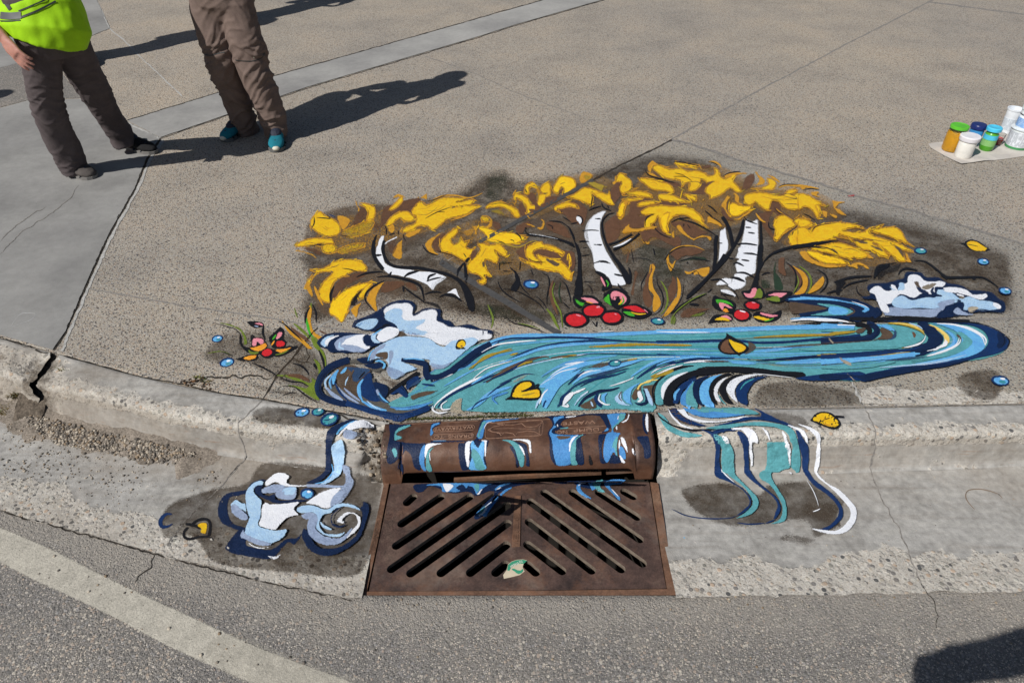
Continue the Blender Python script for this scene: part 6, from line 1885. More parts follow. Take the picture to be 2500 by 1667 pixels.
f b d=0.02 700,1150 720,1090 790,1040 800,1090 830,1150 870,1200 800,1205 730,1190
f y d=0.02 790,1040 850,1070 940,1100 990,1140 960,1180 900,1200 850,1160 810,1100
s k w=22 790,1090 840,1160 910,1230
P painted_leaf|yellow leaf on the kerb above the waterfall
W M
f k d=0.03 1460,205 1530,200 1570,150 1640,120 1720,128 1775,160 1820,200 1835,245 1810,290 1755,300 1670,280 1600,250 1540,222
s k w=22 t=n 1770,170 1820,175 1870,180
f y d=0.03 1545,208 1580,165 1640,138 1715,145 1760,180 1805,215 1815,255 1790,280 1740,282 1670,262 1600,232
s k w=12 1650,212 1720,190 1775,172
s b w=20 d=0.2 1785,225 1790,255
s o w=26 d=0.3 1650,240 1720,262 1780,268
P painted_leaf|yellow leaf with black edge at the far right
W D
f k d=0.03 1730,645 1810,635 1850,605 1940,610 2000,640 2080,700 2105,712 2060,740 1950,745 1860,720 1810,680
f y d=0.02 1830,650 1870,620 1940,625 2000,660 2070,710 2040,735 1940,735 1870,705
s k w=9 1790,650 1880,665 1970,685
P painted_leaf|half coloured leaf outline in the gutter
W N
s k w=30 t=n 290,1058 350,1062 400,1075 450,1105
s k w=30 t=n 350,1080 400,1030 460,1008 520,1015 545,1060 540,1130 530,1180
s k w=28 t=n 540,1180 440,1185 340,1205 285,1185 285,1130 330,1085
s k w=20 530,1180 585,1222
f y d=0.03 410,1070 450,1040 510,1045 515,1100 495,1155 445,1140 445,1100
P painted_leaf|small yellow leaf inside the left cloud
W E
f k d=0.05 1840,1130 1860,1070 1900,1040 1950,1050 1970,1100 1940,1130 2000,1150 1920,1160 1850,1160
f y d=0.03 1855,1120 1880,1070 1920,1050 1960,1080 1960,1120 1930,1140 1880,1140
f b d=0.1 1900,1110 1930,1110 1925,1140 1900,1130
P painted_spatter|small red paint mark by the seam
W D
f r d=0.3 510,150 540,130 600,120 630,130 600,145 540,150
P painted_drop|unfinished navy drop outline in the gutter
W N
s n w=40 170,960 100,960 50,1020 60,1080 120,1080 175,1050
'''
paint(MURAL, mural)
DROP('painted_drop', 1985, 1, 1, 1) if False else None
for a in [(653,425,90,55,4,'G','U','T','blue drop under the middle foliage'),(2035,845,82,44,4,'G','T','t','blue drop right of the three berries'),
          (1325,740,75,40,6,'D','T','t','blue drop at the tips of the right foliage'),(2010,860,72,42,8,'D','u','T','blue drop below the far right leaf'),
          (2240,1195,78,46,12,'D','u','T','large blue drop right of the right cloud'),(360,480,68,44,-14,'J','u','T','blue drop left of the far left berries'),
          (465,740,88,54,-16,'J','u','t','blue drop below the far left berries'),(1285,1285,96,56,-14,'J','u','t','first of the three drops on the left kerb'),
          (1465,1290,78,50,-14,'J','T','t','middle drop of the three on the left kerb'),(1590,1375,108,72,-22,'J','T','t','rightmost of the three drops on the left kerb'),
          (1510,770,72,60,0,'N','u','u','blue drop inside the gutter cloud'),(1345,188,78,44,-6,'L','T','t','small grey blue drop in the river'),
          (1965,830,106,60,10,'I','u','T','pale blue drop on the dark patch by the kerb')]:
    x, y, rx, ry, rot, W, c2, c1, lab = a
    if lab.startswith('blue drop under'): x, y = 655, 427
    DROP('painted_drop', x, y, rx, ry, rot, c2, c1, lab, W)
HOODP = '''
P blue_paint
W O
f N d=0.07 430,190 580,190 720,185 740,210 640,230 540,280 500,360 520,400 700,430 900,430 960,420 960,260 980,180 1120,160 1080,200 1000,260 980,330 970,400 1240,400 1500,390 1560,360 1580,260 1620,150 1700,130 1660,200 1640,300 1640,380 1400,420 1200,430 1000,450 880,500 830,560 830,680 840,790 760,760 730,690 710,600 640,540 600,640 620,780 605,860 580,800 535,750 550,640 500,690 440,710 400,690 385,600 400,480 430,330
f t d=0.07 490,370 500,290 560,230 700,190 730,210 620,260 540,300 530,330 600,350 600,380 540,400 500,410
f t d=0.07 455,520 500,490 535,540 530,620 500,630 475,570
f U d=0.02 960,260 990,190 1080,165 1110,185 1020,220 990,260 1010,300 970,350 955,350
s u w=8 990,408 1180,405
f U d=0.03 820,700 815,600 850,490 900,450 900,560 890,700 920,790 870,790
f w d=0.02 885,620 890,490 930,440 1060,432 1160,438 1150,455 1060,460 960,500 930,560 900,650
f t d=0.07 900,700 900,620 940,520 1040,470 980,530 950,600 960,680 990,760 985,800 940,805 900,760
s w w=14 960,540 955,600 965,670
f U d=0.02 1560,350 1600,240 1650,150 1700,130 2180,100 2200,115 1760,170 1690,200 1670,280 1640,380 1580,380
f t d=0.07 1570,360 1590,280 1640,160 1700,160 1660,220 1620,300 1610,370
s w w=10 1780,158 1700,180 1660,260
f N d=0.07 1320,450 1400,430 1440,400 1720,395 1720,450 1680,600 1690,760 1500,790 1450,780 1380,790 1340,700
f w d=0.02 1410,480 1430,420 1500,400 1700,395 1700,440 1690,600 1670,660 1660,500 1650,420 1500,430 1480,560 1470,760 1440,740 1410,600
f u d=0.07 1480,460 1520,400 1580,490 1620,420 1670,410 1670,560 1660,650 1690,770 1480,780 1470,700 1500,600
f t d=0.07 1510,500 1560,520 1620,600 1680,770 1560,770 1520,660 1490,600
f N d=0.07 1530,390 1600,395 1590,480 1560,480
f N d=0.07 2060,480 2100,580 2120,740 2080,750 2060,620 1990,480
f t d=0.07 1850,400 1940,385 2060,410 2140,480 2190,600 2180,730 2130,740 2100,640 2060,520 1980,430
f w d=0.02 2100,440 2170,490 2200,590 2200,650 2180,600
W Q
f w d=0.02 0,385 100,380 200,385 245,420 255,560 235,590 220,540 205,450 120,410 0,405
f N d=0.07 10,410 140,430 190,460 215,560 235,700 220,740 170,720 180,640 130,500
f t d=0.07 0,440 60,470 120,540 150,640 155,730 110,735 70,640 40,540
f w d=0.02 130,490 170,560 178,640 150,560
f k d=0.05 o=0.8 45,600 60,680 80,740 40,745
f N d=0.07 400,80 700,60 860,70 900,50 1240,40 1240,90 1000,80 860,100 700,130 640,200 740,250 640,260 560,300 760,320 1000,310 1160,290 1240,250 1270,280 1180,310 940,340 900,400 920,560 900,700 850,720 600,730 540,700 490,600 480,400 460,300 520,200 480,120
f U d=0.02 530,110 600,80 690,75 680,110 620,130 560,200 600,220 540,260 540,310 760,330 900,315 1160,290 1250,220 1265,270 1180,300 960,330 860,350 780,500 770,700 600,730 560,680 530,560 510,400 480,300 540,200
f w d=0.02 660,110 740,80 850,70 840,95 760,110 690,115
f w d=0.02 580,200 630,130 610,220 740,230 700,250 600,240
f t d=0.07 610,240 750,225 740,250 620,260
f i d=0.08 580,340 780,345 700,390 600,390
f w d=0.02 745,420 800,350 870,330 790,420 760,540 740,600 735,500
f t d=0.07 760,680 750,560 780,430 880,330 950,325 850,390 840,500 830,620 860,710 780,720
f N d=0.07 900,400 930,560 940,700 860,710 850,560 870,430
f N d=0.07 1120,340 1230,320 1180,440 1180,600 1240,690 1150,690 1130,560
f U d=0.02 1230,60 1360,40 1480,40 1470,100 1400,180 1330,240 1340,290 1500,310 1400,330 1370,500 1380,640 1320,560 1280,640 1240,690 1200,660 1180,560 1200,400 1230,310 1290,280 1280,200 1250,130
f t d=0.07 1330,200 1380,160 1380,90 1420,40 1470,40 1470,120 1400,180 1320,250 1310,290 1290,280 1300,230
f t d=0.07 1300,540 1310,420 1380,340 1370,500 1380,650 1340,560 1320,500
f N d=0.07 1290,590 1340,580 1400,620 1420,690 1260,690
f w d=0.02 1410,170 1490,120 1510,50 1535,70 1510,140 1450,180
f w d=0.02 1340,240 1370,200 1380,260 1420,290 1370,280
f w d=0.02 1375,70 1395,90 1380,150 1360,170
f U d=0.04 1390,480 1440,480 1480,560 1480,640 1430,640 1390,580
f w d=0.02 1380,460 1395,360 1415,440 1400,560 1480,680 1430,690 1390,600
f w d=0.02 1410,360 1460,370 1500,480 1505,580 1460,500 1420,430
f w d=0.02 1555,500 1580,500 1615,570 1600,610 1560,560
f N d=0.07 1620,360 1720,340 1780,360 1810,600 1720,630 1700,500
f w d=0.02 1730,120 1755,35 1775,80 1780,250 1778,330 1740,240
f N d=0.07 1700,60 1745,60 1730,200 1780,330 1720,300 1690,180
f N d=0.07 1130,60 1230,50 1260,150 1290,240 1240,250 1180,150
f k d=0.06 1000,560 1060,700 1000,710
'''
LEVELS.clear()
hp = paint(HOODP, hood)
GRP = '''
P blue_paint
W R
f N d=0.07 440,95 620,85 1150,75 1400,75 1300,90 1160,110 1060,150 1000,200 960,290 890,345 860,330 900,270 1000,160 960,150 880,180 820,150 700,160 560,110 500,150 450,150
f U d=0.02 520,105 600,85 1020,85 960,105 900,150 880,170 855,120 820,110 810,130 780,100 740,120 775,140 730,155 700,150 640,150 620,110
f w d=0.02 640,90 700,90 720,110 680,150 660,145
f w d=0.02 880,165 920,120 930,120 900,170
f t d=0.07 860,100 900,90 900,140 880,150
f U d=0.02 1005,130 1060,90 1160,80 1060,115 1010,145
f w d=0.02 1030,120 1130,80 1060,120 1020,140
f U d=0.02 860,320 920,260 1000,210 1080,130 1155,110 1080,160 1000,250 950,320 920,320
f w d=0.02 930,260 1010,200 960,270 930,310 890,325
f t d=0.07 890,290 950,240 930,290 890,315
f N d=0.07 1390,75 1600,68 1940,62 1900,85 1830,110 1870,150 1900,200 1880,210 1830,150 1780,110 1700,130 1600,110 1560,90 1480,95
f U d=0.02 1585,110 1620,75 1690,75 1740,110 1700,140 1670,90 1620,100 1640,150 1720,205 1660,190 1600,150
s w w=9 1600,110 1620,90 1660,85
f t d=0.07 1700,85 1780,60 1760,110 1800,150 1740,140
f U d=0.02 1780,90 1830,60 1940,62 1900,95 1830,110 1900,185 1895,215 1840,160 1800,120
s w w=8 1835,125 1890,185
'''
LEVELS.clear()
gp = paint(GRP, grate)
LEVELS.clear()

# ---------------------------------------------------------------- loose things on the ground
WIN['V'] = (0, 300, 2.613); WIN['U'] = (2200, 220, 7.467); PAL['s'] = 'B9B4A8'; PAL['c'] = 'C8C8C8'
def flat(txt, name, kind='structure', label=None, cat=None):
    r = paint('P ' + name + '\n' + txt, None)
    for o in r:
        if o: tag(o, label, cat, None, kind)
    return r
flat('''W Z
f s d=0.20 o=0.95 e=7 -60,1250 0,1282 126,1337 283,1416 451,1494 560,1544 662,1588 861,1661 950,1700 760,1745 593,1663 421,1586 245,1494 80,1418 0,1376 -60,1340
f s d=0.55 o=0.6 e=8 560,1540 700,1590 900,1660 900,1700 640,1690 500,1600
''', 'road_marking')
flat('''W V
s c w=5 d=0.2 o=0.7 70,1300 110,1240 150,1215 225,1220 200,1255 150,1275 70,1305
''', 'chalk_mark', None, 'small faint white chalk loop on the smooth slab', 'chalk mark')

def blob(r, seed, sub=1, sq=0.7):
    bm = bmesh.new(); bmesh.ops.create_icosphere(bm, subdivisions=sub, radius=r)
    for v in bm.verts:
        k = 1+0.35*noise.noise(v.co*(1.2/r)+Vector((seed, seed*2, 0))); v.co *= k; v.co.z *= sq
    V = [v.co.copy() for v in bm.verts]; F = [tuple(x.index for x in f.verts) for f in bm.faces]; bm.free(); return V, F
t = NT('pebbles', 0.85, 0.3)
t.col(t.mix(0.5, t.attr('Col', 'Color'), t.ramp(t.noise(200, 3), [(0.3, 0.25), (0.7, 0.75)]), 'OVERLAY')); M_peb = t.m
PEBC = ['8c8378', '6d665f', 'a79d8f', '59544f', '9a8a76', '7b756d', 'b5ab9c', '857460']
shapes = [blob(1.0, s*3.1) for s in range(8)]
def scatter(name, poly, n, rmin, rmax, kind, bvh=None, seed=1, power=3.0, cols=PEBC):
    rnd = random.Random(seed); V = []; F = []; C = []
    xs = [p[0] for p in poly]; ys = [p[1] for p in poly]; k = 0; tries = 0
    while k < n and tries < n*30:
        tries += 1; x = rnd.uniform(min(xs), max(xs)); y = rnd.uniform(min(ys), max(ys))
        if not inpoly((x, y), poly): continue
        p, nn = drop(x, y, 0, bvh)
        if nn.z < 0.4: continue
        if power < 3 and fb(p.x, p.y, 5, 7) < rnd.uniform(-0.5, 0.3): continue
        r = rmin+(rmax-rmin)*rnd.random()**power; a = rnd.uniform(0, 6.28); v, f = rnd.choice(shapes); m = len(V)
        ca, sa = math.cos(a)*r, math.sin(a)*r; c = lin(rnd.choice(cols))+(1,)
        for q in v: V.append((p.x+q.x*ca-q.y*sa, p.y+q.x*sa+q.y*ca, p.z+r*0.25+q.z*r))
        F += [tuple(m+i for i in q) for q in f]; C += [c]*len(v); k += 1
    return tag(mesh_obj(name, V, F, M_peb, None, True, attrs={'Col': C}), kind=kind)
# low mound of sand with gravel in the gutter corner
mound = [(70,1000),(140,1012),(225,1042),(330,1068),(422,1088),(500,1102),(512,1130),(480,1152),(380,1150),(290,1130),(200,1105),(100,1075),(20,1060),(-60,1040),(-60,1000),(20,1005)]
def build_mound():
    V = []; F = []; rows = {}; N = 90; M = 26; A = []
    xs0, xs1 = P(-120, 1050, ZG).x, P(560, 1120, ZG).x
    for i in range(N+1):
        x = xs0+(xs1-xs0)*i/N; g = yG(x); u = i/N
        for k in range(M+1):
            f = k/M; y = g+0.03-0.21*f*(0.8+0.4*fb(x, 0, 5)); h = (1-f)**0.8*sm(0, 0.12, 1-u)*(0.75+0.5*fb(x, y, 8))*0.030
            V.append((x, y, ZG-0.004+h+0.004*fb(x, y, 45, 3)*(1-f)+(0.0045*(1-f)) - 0.006*f))
    F = [(i*(M+1)+k, i*(M+1)+k+1, (i+1)*(M+1)+k+1, (i+1)*(M+1)+k) for i in range(N) for k in range(M)]
    t = NT('gritty_soil', 0.95, 0.1)
    t.col(t.mix(0.8, t.ramp(t.noise(9, 5, 0.7), [(0.3, (0.14, 0.12, 0.10)), (0.6, (0.29, 0.25, 0.21)), (0.8, (0.35, 0.31, 0.265))]), t.ramp(t.noise(160, 4, 0.75), [(0.3, 0.12), (0.7, 0.85)]), 'OVERLAY'))
    t.bump(t.noise(140, 4, 0.7), 0.9, 0.004)
    return tag(mesh_obj('soil', V, F, t.m, None, True), kind='stuff')
soil = build_mound(); BVH_S = make_bvh(GROUND2+[soil])
scatter('gravel', [(80,1010),(225,1048),(330,1070),(422,1090),(500,1105),(505,1128),(440,1140),(330,1122),(230,1100),(140,1085),(60,1040)], 2600, 0.0010, 0.0070, 'stuff', BVH_S, 3, 2.9)
scatter('grit', [(0,1000),(520,1110),(540,1180),(300,1200),(0,1150)], 700, 0.0008, 0.0055, 'stuff', BVH_S, 4, 2.9)
scatter('grit', [(0,1280),(600,1560),(860,1640),(500,1640),(60,1400)], 60, 0.0012, 0.006, 'stuff', BVH_S, 5, 2.5)
scatter('grit', [(20,1010),(560,1120),(600,1240),(200,1240),(0,1180)], 900, 0.0006, 0.0030, 'stuff', BVH_S, 21, 2.9)
scatter('grit', [(700,1462),(2500,1450),(2500,1480),(700,1500)], 260, 0.0008, 0.0040, 'stuff', BVH_S, 22, 2.9)
scatter('grit', [(700,1500),(2500,1480),(2500,1660),(700,1660)], 90, 0.001, 0.0045, 'stuff', BVH_S, 6, 2.5)
scatter('grit', [(1650,1150),(2500,1140),(2500,1440),(1660,1440)], 90, 0.0008, 0.0025, 'stuff', BVH_S, 7, 2.5)
scatter('grit', [(860,1040),(942,1050),(945,1175),(905,1160),(880,1100)], 120, 0.0015, 0.009, 'stuff', BVH_S, 8, 3.0, ['4a3f34','6b5d4e','8a7b69','3a3028','a39684'])
scatter('grit', [(436,932),(480,918),(522,930),(515,952),(470,948)], 90, 0.0015, 0.007, 'stuff', BVH_S, 9, 3.0, ['4a3a2a','6b4d33','8a7b69','3a3028','2c2520'])
for k, sd_ in enumerate([(60, 905, 40), (72, 960, 60), (40, 985, 60)]):
    pass
def soilfill(name, x0, y0, x1, y1, w, z0):
    V = []; F = []; n = 26; m = 10; a, b = P(x0, y0, z0), P(x1, y1, z0-0.12)
    for i in range(n+1):
        for k in range(m+1):
            q = a.lerp(b, i/n); V.append((q.x+(k/m-0.5)*w, q.y, q.z+0.018*fb(q.x+k*0.02, q.y, 20, 3)))
    F = [(i*(m+1)+k, i*(m+1)+k+1, (i+1)*(m+1)+k+1, (i+1)*(m+1)+k) for i in range(n) for k in range(m)]
    t = NT('dark_soil', 0.95, 0.1); t.col(t.ramp(t.noise(90, 4, 0.7), [(0.3, (0.05, 0.042, 0.034)), (0.7, (0.20, 0.165, 0.13))])).bump(t.noise(80, 4), 1.0, 0.006)
    return tag(mesh_obj(name, V, F, t.m, None, True), kind='stuff')
sf = soilfill('soil', 122, 852, 60, 1040, 0.11, -0.014)
# blades of grass and dry stalks
def blades(name, spots, n, h0, h1, cols, seed, spread=4.0, bvh=None):
    rnd = random.Random(seed); V = []; F = []; C = []
    for _ in range(n):
        x, y = rnd.choice(spots); x += rnd.gauss(0, spread); y += rnd.gauss(0, spread*0.35)
        p = drop(x, y, -0.001, bvh or BVH)[0]; a = rnd.uniform(0, 6.28); h = rnd.uniform(h0, h1); l = rnd.uniform(0.2, 1.1)*h; w = rnd.uniform(0.0008, 0.002)
        d = Vector((math.cos(a), math.sin(a), 0)); s = Vector((-d.y, d.x, 0)); c = lin(rnd.choice(cols))+(1,); m = len(V)
        for k in range(4):
            f = k/3; q = p + d*l*f*f + Vector((0, 0, h*f*(1-0.3*f))); V += [q-s*w*(1-f*0.9), q+s*w*(1-f*0.9)]
        F += [(m+2*k, m+2*k+1, m+2*k+3, m+2*k+2) for k in range(3)]; C += [c]*8
    return tag(mesh_obj(name, V, F, M_peb, None, attrs={'Col': C}), kind='stuff')
blades('moss', [(x, 1026-(x-960)*0.03) for x in range(965, 1300, 5)], 1400, 0.003, 0.013, ['3c4420','55602a','2c3018','6f6a3c','40381e'], 11, 4)
blades('moss', [(x, 1010) for x in range(1180, 1280, 6)], 200, 0.003, 0.010, ['3c4420','2c3018','40381e'], 13, 3)
blades('grass', [(150,905),(495,925),(505,932),(480,922)], 60, 0.006, 0.02, ['5e6e30','7c8444','8a7a4a'], 12, 5)
blades('grass', [(35,972),(20,1000),(50,985),(5,1010),(60,1000),(42,968)], 420, 0.008, 0.028, ['6d5a34','8a7440','5e6e30','4e3f26','75683c'], 14, 9)
# a dry curled twig
def tube(name, pts, r, mat, parent=None, n=6, taper=0.6):
    V = []; F = []; m = len(pts)
    for i, p in enumerate(pts):
        d = (pts[min(m-1, i+1)]-pts[max(0, i-1)]).normalized(); a = d.orthogonal().normalized(); b = d.cross(a)
        rr = r*(1-taper*abs(2*i/(m-1)-1)**3)
        V += [p+a*rr*math.cos(6.2832*k/n)+b*rr*math.sin(6.2832*k/n) for k in range(n)]
    F = [(i*n+k, i*n+(k+1) % n, (i+1)*n+(k+1) % n, (i+1)*n+k) for i in range(m-1) for k in range(n)] + [tuple(range(n))[::-1], tuple(range((m-1)*n, m*n))]
    return mesh_obj(name, V, F, mat, parent, True)
t = NT('twig', 0.8, 0.2); t.col((0.20, 0.15, 0.11)); M_twig = t.m
tw = [drop(1600+x/2.613, 1100+y/2.613, 0.0018)[0] for x, y in crom([(2035,375),(1995,330),(1978,290),(1995,255),(2060,246),(2130,258),(2190,280),(2212,305)], False, 12)]
tag(tube('twig', tw, 0.0016, M_twig), 'thin brown curled twig lying in the gutter at the right', 'twig')

# ---------------------------------------------------------------- paint jars on folded newspaper
def mat_plain(name, c, rough=0.35, spec=0.5, var=0.12, trans=0.0, metal=0.0, noise_s=20):
    t = NT(name, rough, spec)
    t.col(t.ramp(t.noise(noise_s, 4, 0.6), [(0.3, tuple(x*(1-var) for x in c)), (0.7, tuple(min(1, x*(1+var)) for x in c))]))
    t.b.inputs['Transmission Weight'].default_value = trans; t.b.inputs['Metallic'].default_value = metal; t.b.inputs['IOR'].default_value = 1.45
    return t.m
def lathe(name, prof, c, mat, parent=None, n=40, axis_tilt=None, smooth=True, z0=0.0):
    V = []; F = []
    for r, z in prof:
        V += [(c.x+r*math.cos(6.28318*k/n), c.y+r*math.sin(6.28318*k/n), c.z+z) for k in range(n)]
    m = len(prof)
    F = [(i*n+k, i*n+(k+1) % n, (i+1)*n+(k+1) % n, (i+1)*n+k) for i in range(m-1) for k in range(n)]
    if prof[0][0] > 1e-4: F.append(tuple(range(n))[::-1])
    if prof[-1][0] > 1e-4: F.append(tuple(range((m-1)*n, m*n)))
    o = mesh_obj(name, V, F, mat, parent, smooth)
    if smooth:
        md = o.modifiers.new('e', 'EDGE_SPLIT'); md.split_angle = math.radians(40)
    return o
def local(root, o):
    o.location = -root.location
U = lambda x, y: (2200+x/7.467, 220+y/7.467)
ZP = 0.004
def jar_geo(base, top, z0=ZP):
    b = P(*U(*base), z0); h = PY(*U(*top), b.y).z - z0
    return b, h
PXM = 1/7.467*3.95/1667
M_news = None
def mat_news():
    t = NT('newsprint', 0.9, 0.1)
    c = t.ramp(t.noise(6, 4), [(0.3, (0.50, 0.46, 0.42)), (0.7, (0.62, 0.585, 0.54))])
    w = t.n('ShaderNodeTexWave', wave_type='BANDS', bands_direction='Y'); w.inputs['Scale'].default_value = 42; w.inputs['Distortion'].default_value = 1.5; w.inputs['Detail'].default_value = 2
    t.l(t.stretch(1, 1, 1, 0.35), w.inputs['Vector'])
    blk = t.vor(16, 'Color'); bm_ = t.ramp(sep(t, blk)[0], [(0.45, 0.0), (0.5, 1.0)])
    c = t.mix(t.math('MULTIPLY', t.math('MULTIPLY', w.outputs['Fac'], bm_), 0.35), c, (0.30, 0.29, 0.30))
    t.col(c); return t.m
M_news = mat_news()
npts = [(490,990),(620,968),(780,952),(1200,900),(1700,830),(2300,760),(2900,700),(3000,1060),(2240,1215),(1990,1252),(1700,1290),(1500,1312),(1230,1345),(1090,1372),(960,1300),(800,1210),(640,1120),(540,1060)]
def build_news():
    w = [P(*U(*p), 0.0) for p in npts]; cx_ = sum(p.x for p in w)/len(w)
    V = [Vector((p.x, p.y)) for p in w]; n = len(V)
    ins = []; rnd = random.Random(5)
    xs = [v.x for v in V]; ys = [v.y for v in V]
    for _ in range(700):
        q = (rnd.uniform(min(xs), max(xs)), rnd.uniform(min(ys), max(ys)))
        if inpoly(q, [(v.x, v.y) for v in V]): ins.append(Vector(q))
    co, ed, fa, *_ = delaunay_2d_cdt(V+ins, [(i, (i+1) % n) for i in range(n)], [], 1, 1e-6)
    f0 = P(*U(1090, 1372), 0)
    vs = []
    for c in co:
        d = math.hypot(c.x-f0.x, c.y-f0.y); e = P(*U(1500, 1312), 0); d2 = math.hypot(c.x-e.x, c.y-e.y)
        vs.append((c.x, c.y, 0.002 + 0.007*sm(0.10, 0.0, d) + 0.006*sm(0.09, 0.0, d2) + 0.0012*abs(fb(c.x, c.y, 12))))
    o = mesh_obj('newspaper', vs, [tuple(f) for f in fa], M_news, None, False)
    m = o.modifiers.new('t', 'SOLIDIFY'); m.thickness = 0.0015; m.offset = 1
    return tag(o, 'folded sheet of newspaper on the pavement under the paint jars', 'newspaper')
build_news()
def new_thing(name, label, cat, c, group=None):
    r = empty(name, c); tag(r, label, cat, group); return r
def part_l(root, name, prof, mat, **k):
    o = lathe(name, prof, Vector((0, 0, 0)), mat, root, **k); return o
M_glass = mat_plain('clear_glass', (0.9, 0.9, 0.88), 0.03, 0.5, 0.02, 1.0)
def M_(name, h, rough=0.3, **k): return mat_plain(name, lin(h), rough, **k)
# yellow jar
b, h = jar_geo((893,1090), (1108,640)); r = 160*PXM
y = new_thing('paint_jar', 'large glass jar of yellow paint with a green lid', 'paint jar', b, 'paint jars on the newspaper')
part_l(y, 'paint', [(0, 0.002), (r*0.88, 0.002), (r*0.97, 0.012), (r*0.97, h*0.70), (r*0.88, h*0.78), (0, h*0.78)], M_('yellow_paint', 'F6B81E', 0.35))
part_l(y, 'glass', [(r*0.9, 0), (r, 0.012), (r, h*0.70), (r*0.93, h*0.80), (r*0.86, h*0.90)], M_glass)
part_l(y, 'lid', [(r*0.93, h*0.885), (r*0.96, h*0.89), (r*0.96, h*0.985), (r*0.9, h), (r*0.80, h), (r*0.76, h*0.985), (0, h*0.985)], M_('green_lid', '5DBB33', 0.35))
# white jar
b, h = jar_geo((1112,1205), (1238,828)); r = 152*PXM
w_ = new_thing('paint_jar', 'short white plastic jar with a white screw lid', 'paint jar', b, 'paint jars on the newspaper')
part_l(w_, 'container', [(0, 0), (r*0.86, 0), (r*0.93, 0.006), (r*0.97, h*0.70), (r*0.93, h*0.78), (0, h*0.78)], M_('white_plastic', 'E4E2DC', 0.4))
part_l(w_, 'lid', [(r*1.07, h*0.78), (r*1.10, h*0.80), (r*1.12, h*0.97), (r*1.06, h), (0, h*1.0)], M_('white_lid', 'E8E6EC', 0.35))
# dark blue jar
b, h = jar_geo((1268,1000), (1398,622)); r = 122*PXM
d_ = new_thing('paint_jar', 'glass jar of blue paint with a navy lid', 'paint jar', b, 'paint jars on the newspaper')
part_l(d_, 'paint', [(0, 0.002), (r*0.85, 0.002), (r*0.96, 0.01), (r*0.96, h*0.74), (r*0.8, h*0.84), (0, h*0.84)], M_('blue_paint', '3C86C0', 0.25))
part_l(d_, 'lid', [(r*1.02, h*0.80), (r*1.08, h*0.81), (r*1.08, h*0.97), (r*1.0, h), (0, h)], M_('navy_lid', '1D2B66', 0.3))
# green jar
b, h = jar_geo((1530,1085), (1655,672)); r = 118*PXM
g_ = new_thing('paint_jar', 'slim jar of green paint with a light blue lid and label', 'paint jar', b, 'paint jars on the newspaper')
part_l(g_, 'container', [(0, 0), (r*0.8, 0), (r*0.98, 0.01), (r, h*0.62), (r*0.95, h*0.70), (r*0.80, h*0.76), (r*0.86, h*0.86), (0, h*0.86)], M_('green_paint', '55A32E', 0.3))
part_l(g_, 'label', [(r*1.01, h*0.50), (r*1.012, h*0.50), (r*1.012, h*0.69), (r*1.0, h*0.69)], M_('cyan_label', '4FBFDF', 0.5))
t = NT('printed_lines', 0.5, 0.3); t.objco()
w = t.n('ShaderNodeTexWave', wave_type='BANDS', bands_direction='Z'); w.inputs['Scale'].default_value = 60; t.l(t.co, w.inputs['Vector'])
t.col(t.mix(t.ramp(w.outputs['Fac'], [(0.62, 0.0), (0.8, 0.8)]), lin('55A32E'), (0.6, 0.75, 0.5)))
part_l(g_, 'printed_text', [(r*1.006, h*0.22), (r*1.009, h*0.22), (r*1.009, h*0.48), (r*1.0, h*0.48)], t.m)
part_l(g_, 'lid', [(r*0.98, h*0.84), (r*1.08, h*0.85), (r*1.08, h*0.97), (r*0.98, h), (r*0.7, h), (r*0.6, h*0.985), (0, h*0.985)], M_('cyan_lid', '4FC3E8', 0.35))
# red cup
b, h = jar_geo((1740,985), (1795,800)); r = 82*PXM
r_ = new_thing('paint_cup', 'small clear open cup half full of red paint', 'paint cup', b, 'paint jars on the newspaper')
part_l(r_, 'paint', [(0, 0.002), (r*0.8, 0.002), (r*0.92, h*0.55), (0, h*0.55)], M_('red_paint', 'B81E28', 0.3))
part_l(r_, 'glass', [(0, 0), (r*0.85, 0), (r*1.05, h), (r*1.10, h), (r*1.10, h*1.02), (r*1.02, h*1.02), (r*0.98, h*0.97), (r*0.83, 0.003), (0, 0.003)], M_glass)
# white tub
def mat_label(name, base, ink, lo, hi, sc=70):
    t = NT(name, 0.45, 0.4); t.objco()
    w = t.n('ShaderNodeTexWave', wave_type='BANDS', bands_direction='Z'); w.inputs['Scale'].default_value = sc; w.inputs['Distortion'].default_value = 0.0; t.l(t.co, w.inputs['Vector'])
    n = t.noise(120, 2, 0.5, co=t.stretch(1, 1, 0.35)); m = t.math('MULTIPLY', t.ramp(w.outputs['Fac'], [(0.5, 0.0), (0.62, 1.0)]), t.ramp(n, [(0.42, 0.0), (0.5, 1.0)]))
    t.col(t.mix(t.math('MULTIPLY', m, 0.75), base, ink)); return t.m
b, h = jar_geo((1905,765), (1992,335)); r = 120*PXM
u_ = new_thing('paint_tub', 'tall open white plastic tub behind the other paint jars', 'paint tub', b, 'paint jars on the newspaper')
part_l(u_, 'container', [(0, 0), (r*0.85, 0), (r*0.90, 0.005), (r*1.15, h*0.93), (r*1.22, h*0.94), (r*1.24, h), (r*1.12, h), (r*1.08, h*0.93), (r*0.86, 0.01), (0, 0.01)], M_('tub_white', 'E3E8EE', 0.35))
part_l(u_, 'label', [(r*0.955, h*0.15), (r*0.965, h*0.15), (r*1.095, h*0.62), (r*1.09, h*0.62)], mat_label('tub_label', lin('D8E0E8'), lin('8C9AA6'), 0, 1))
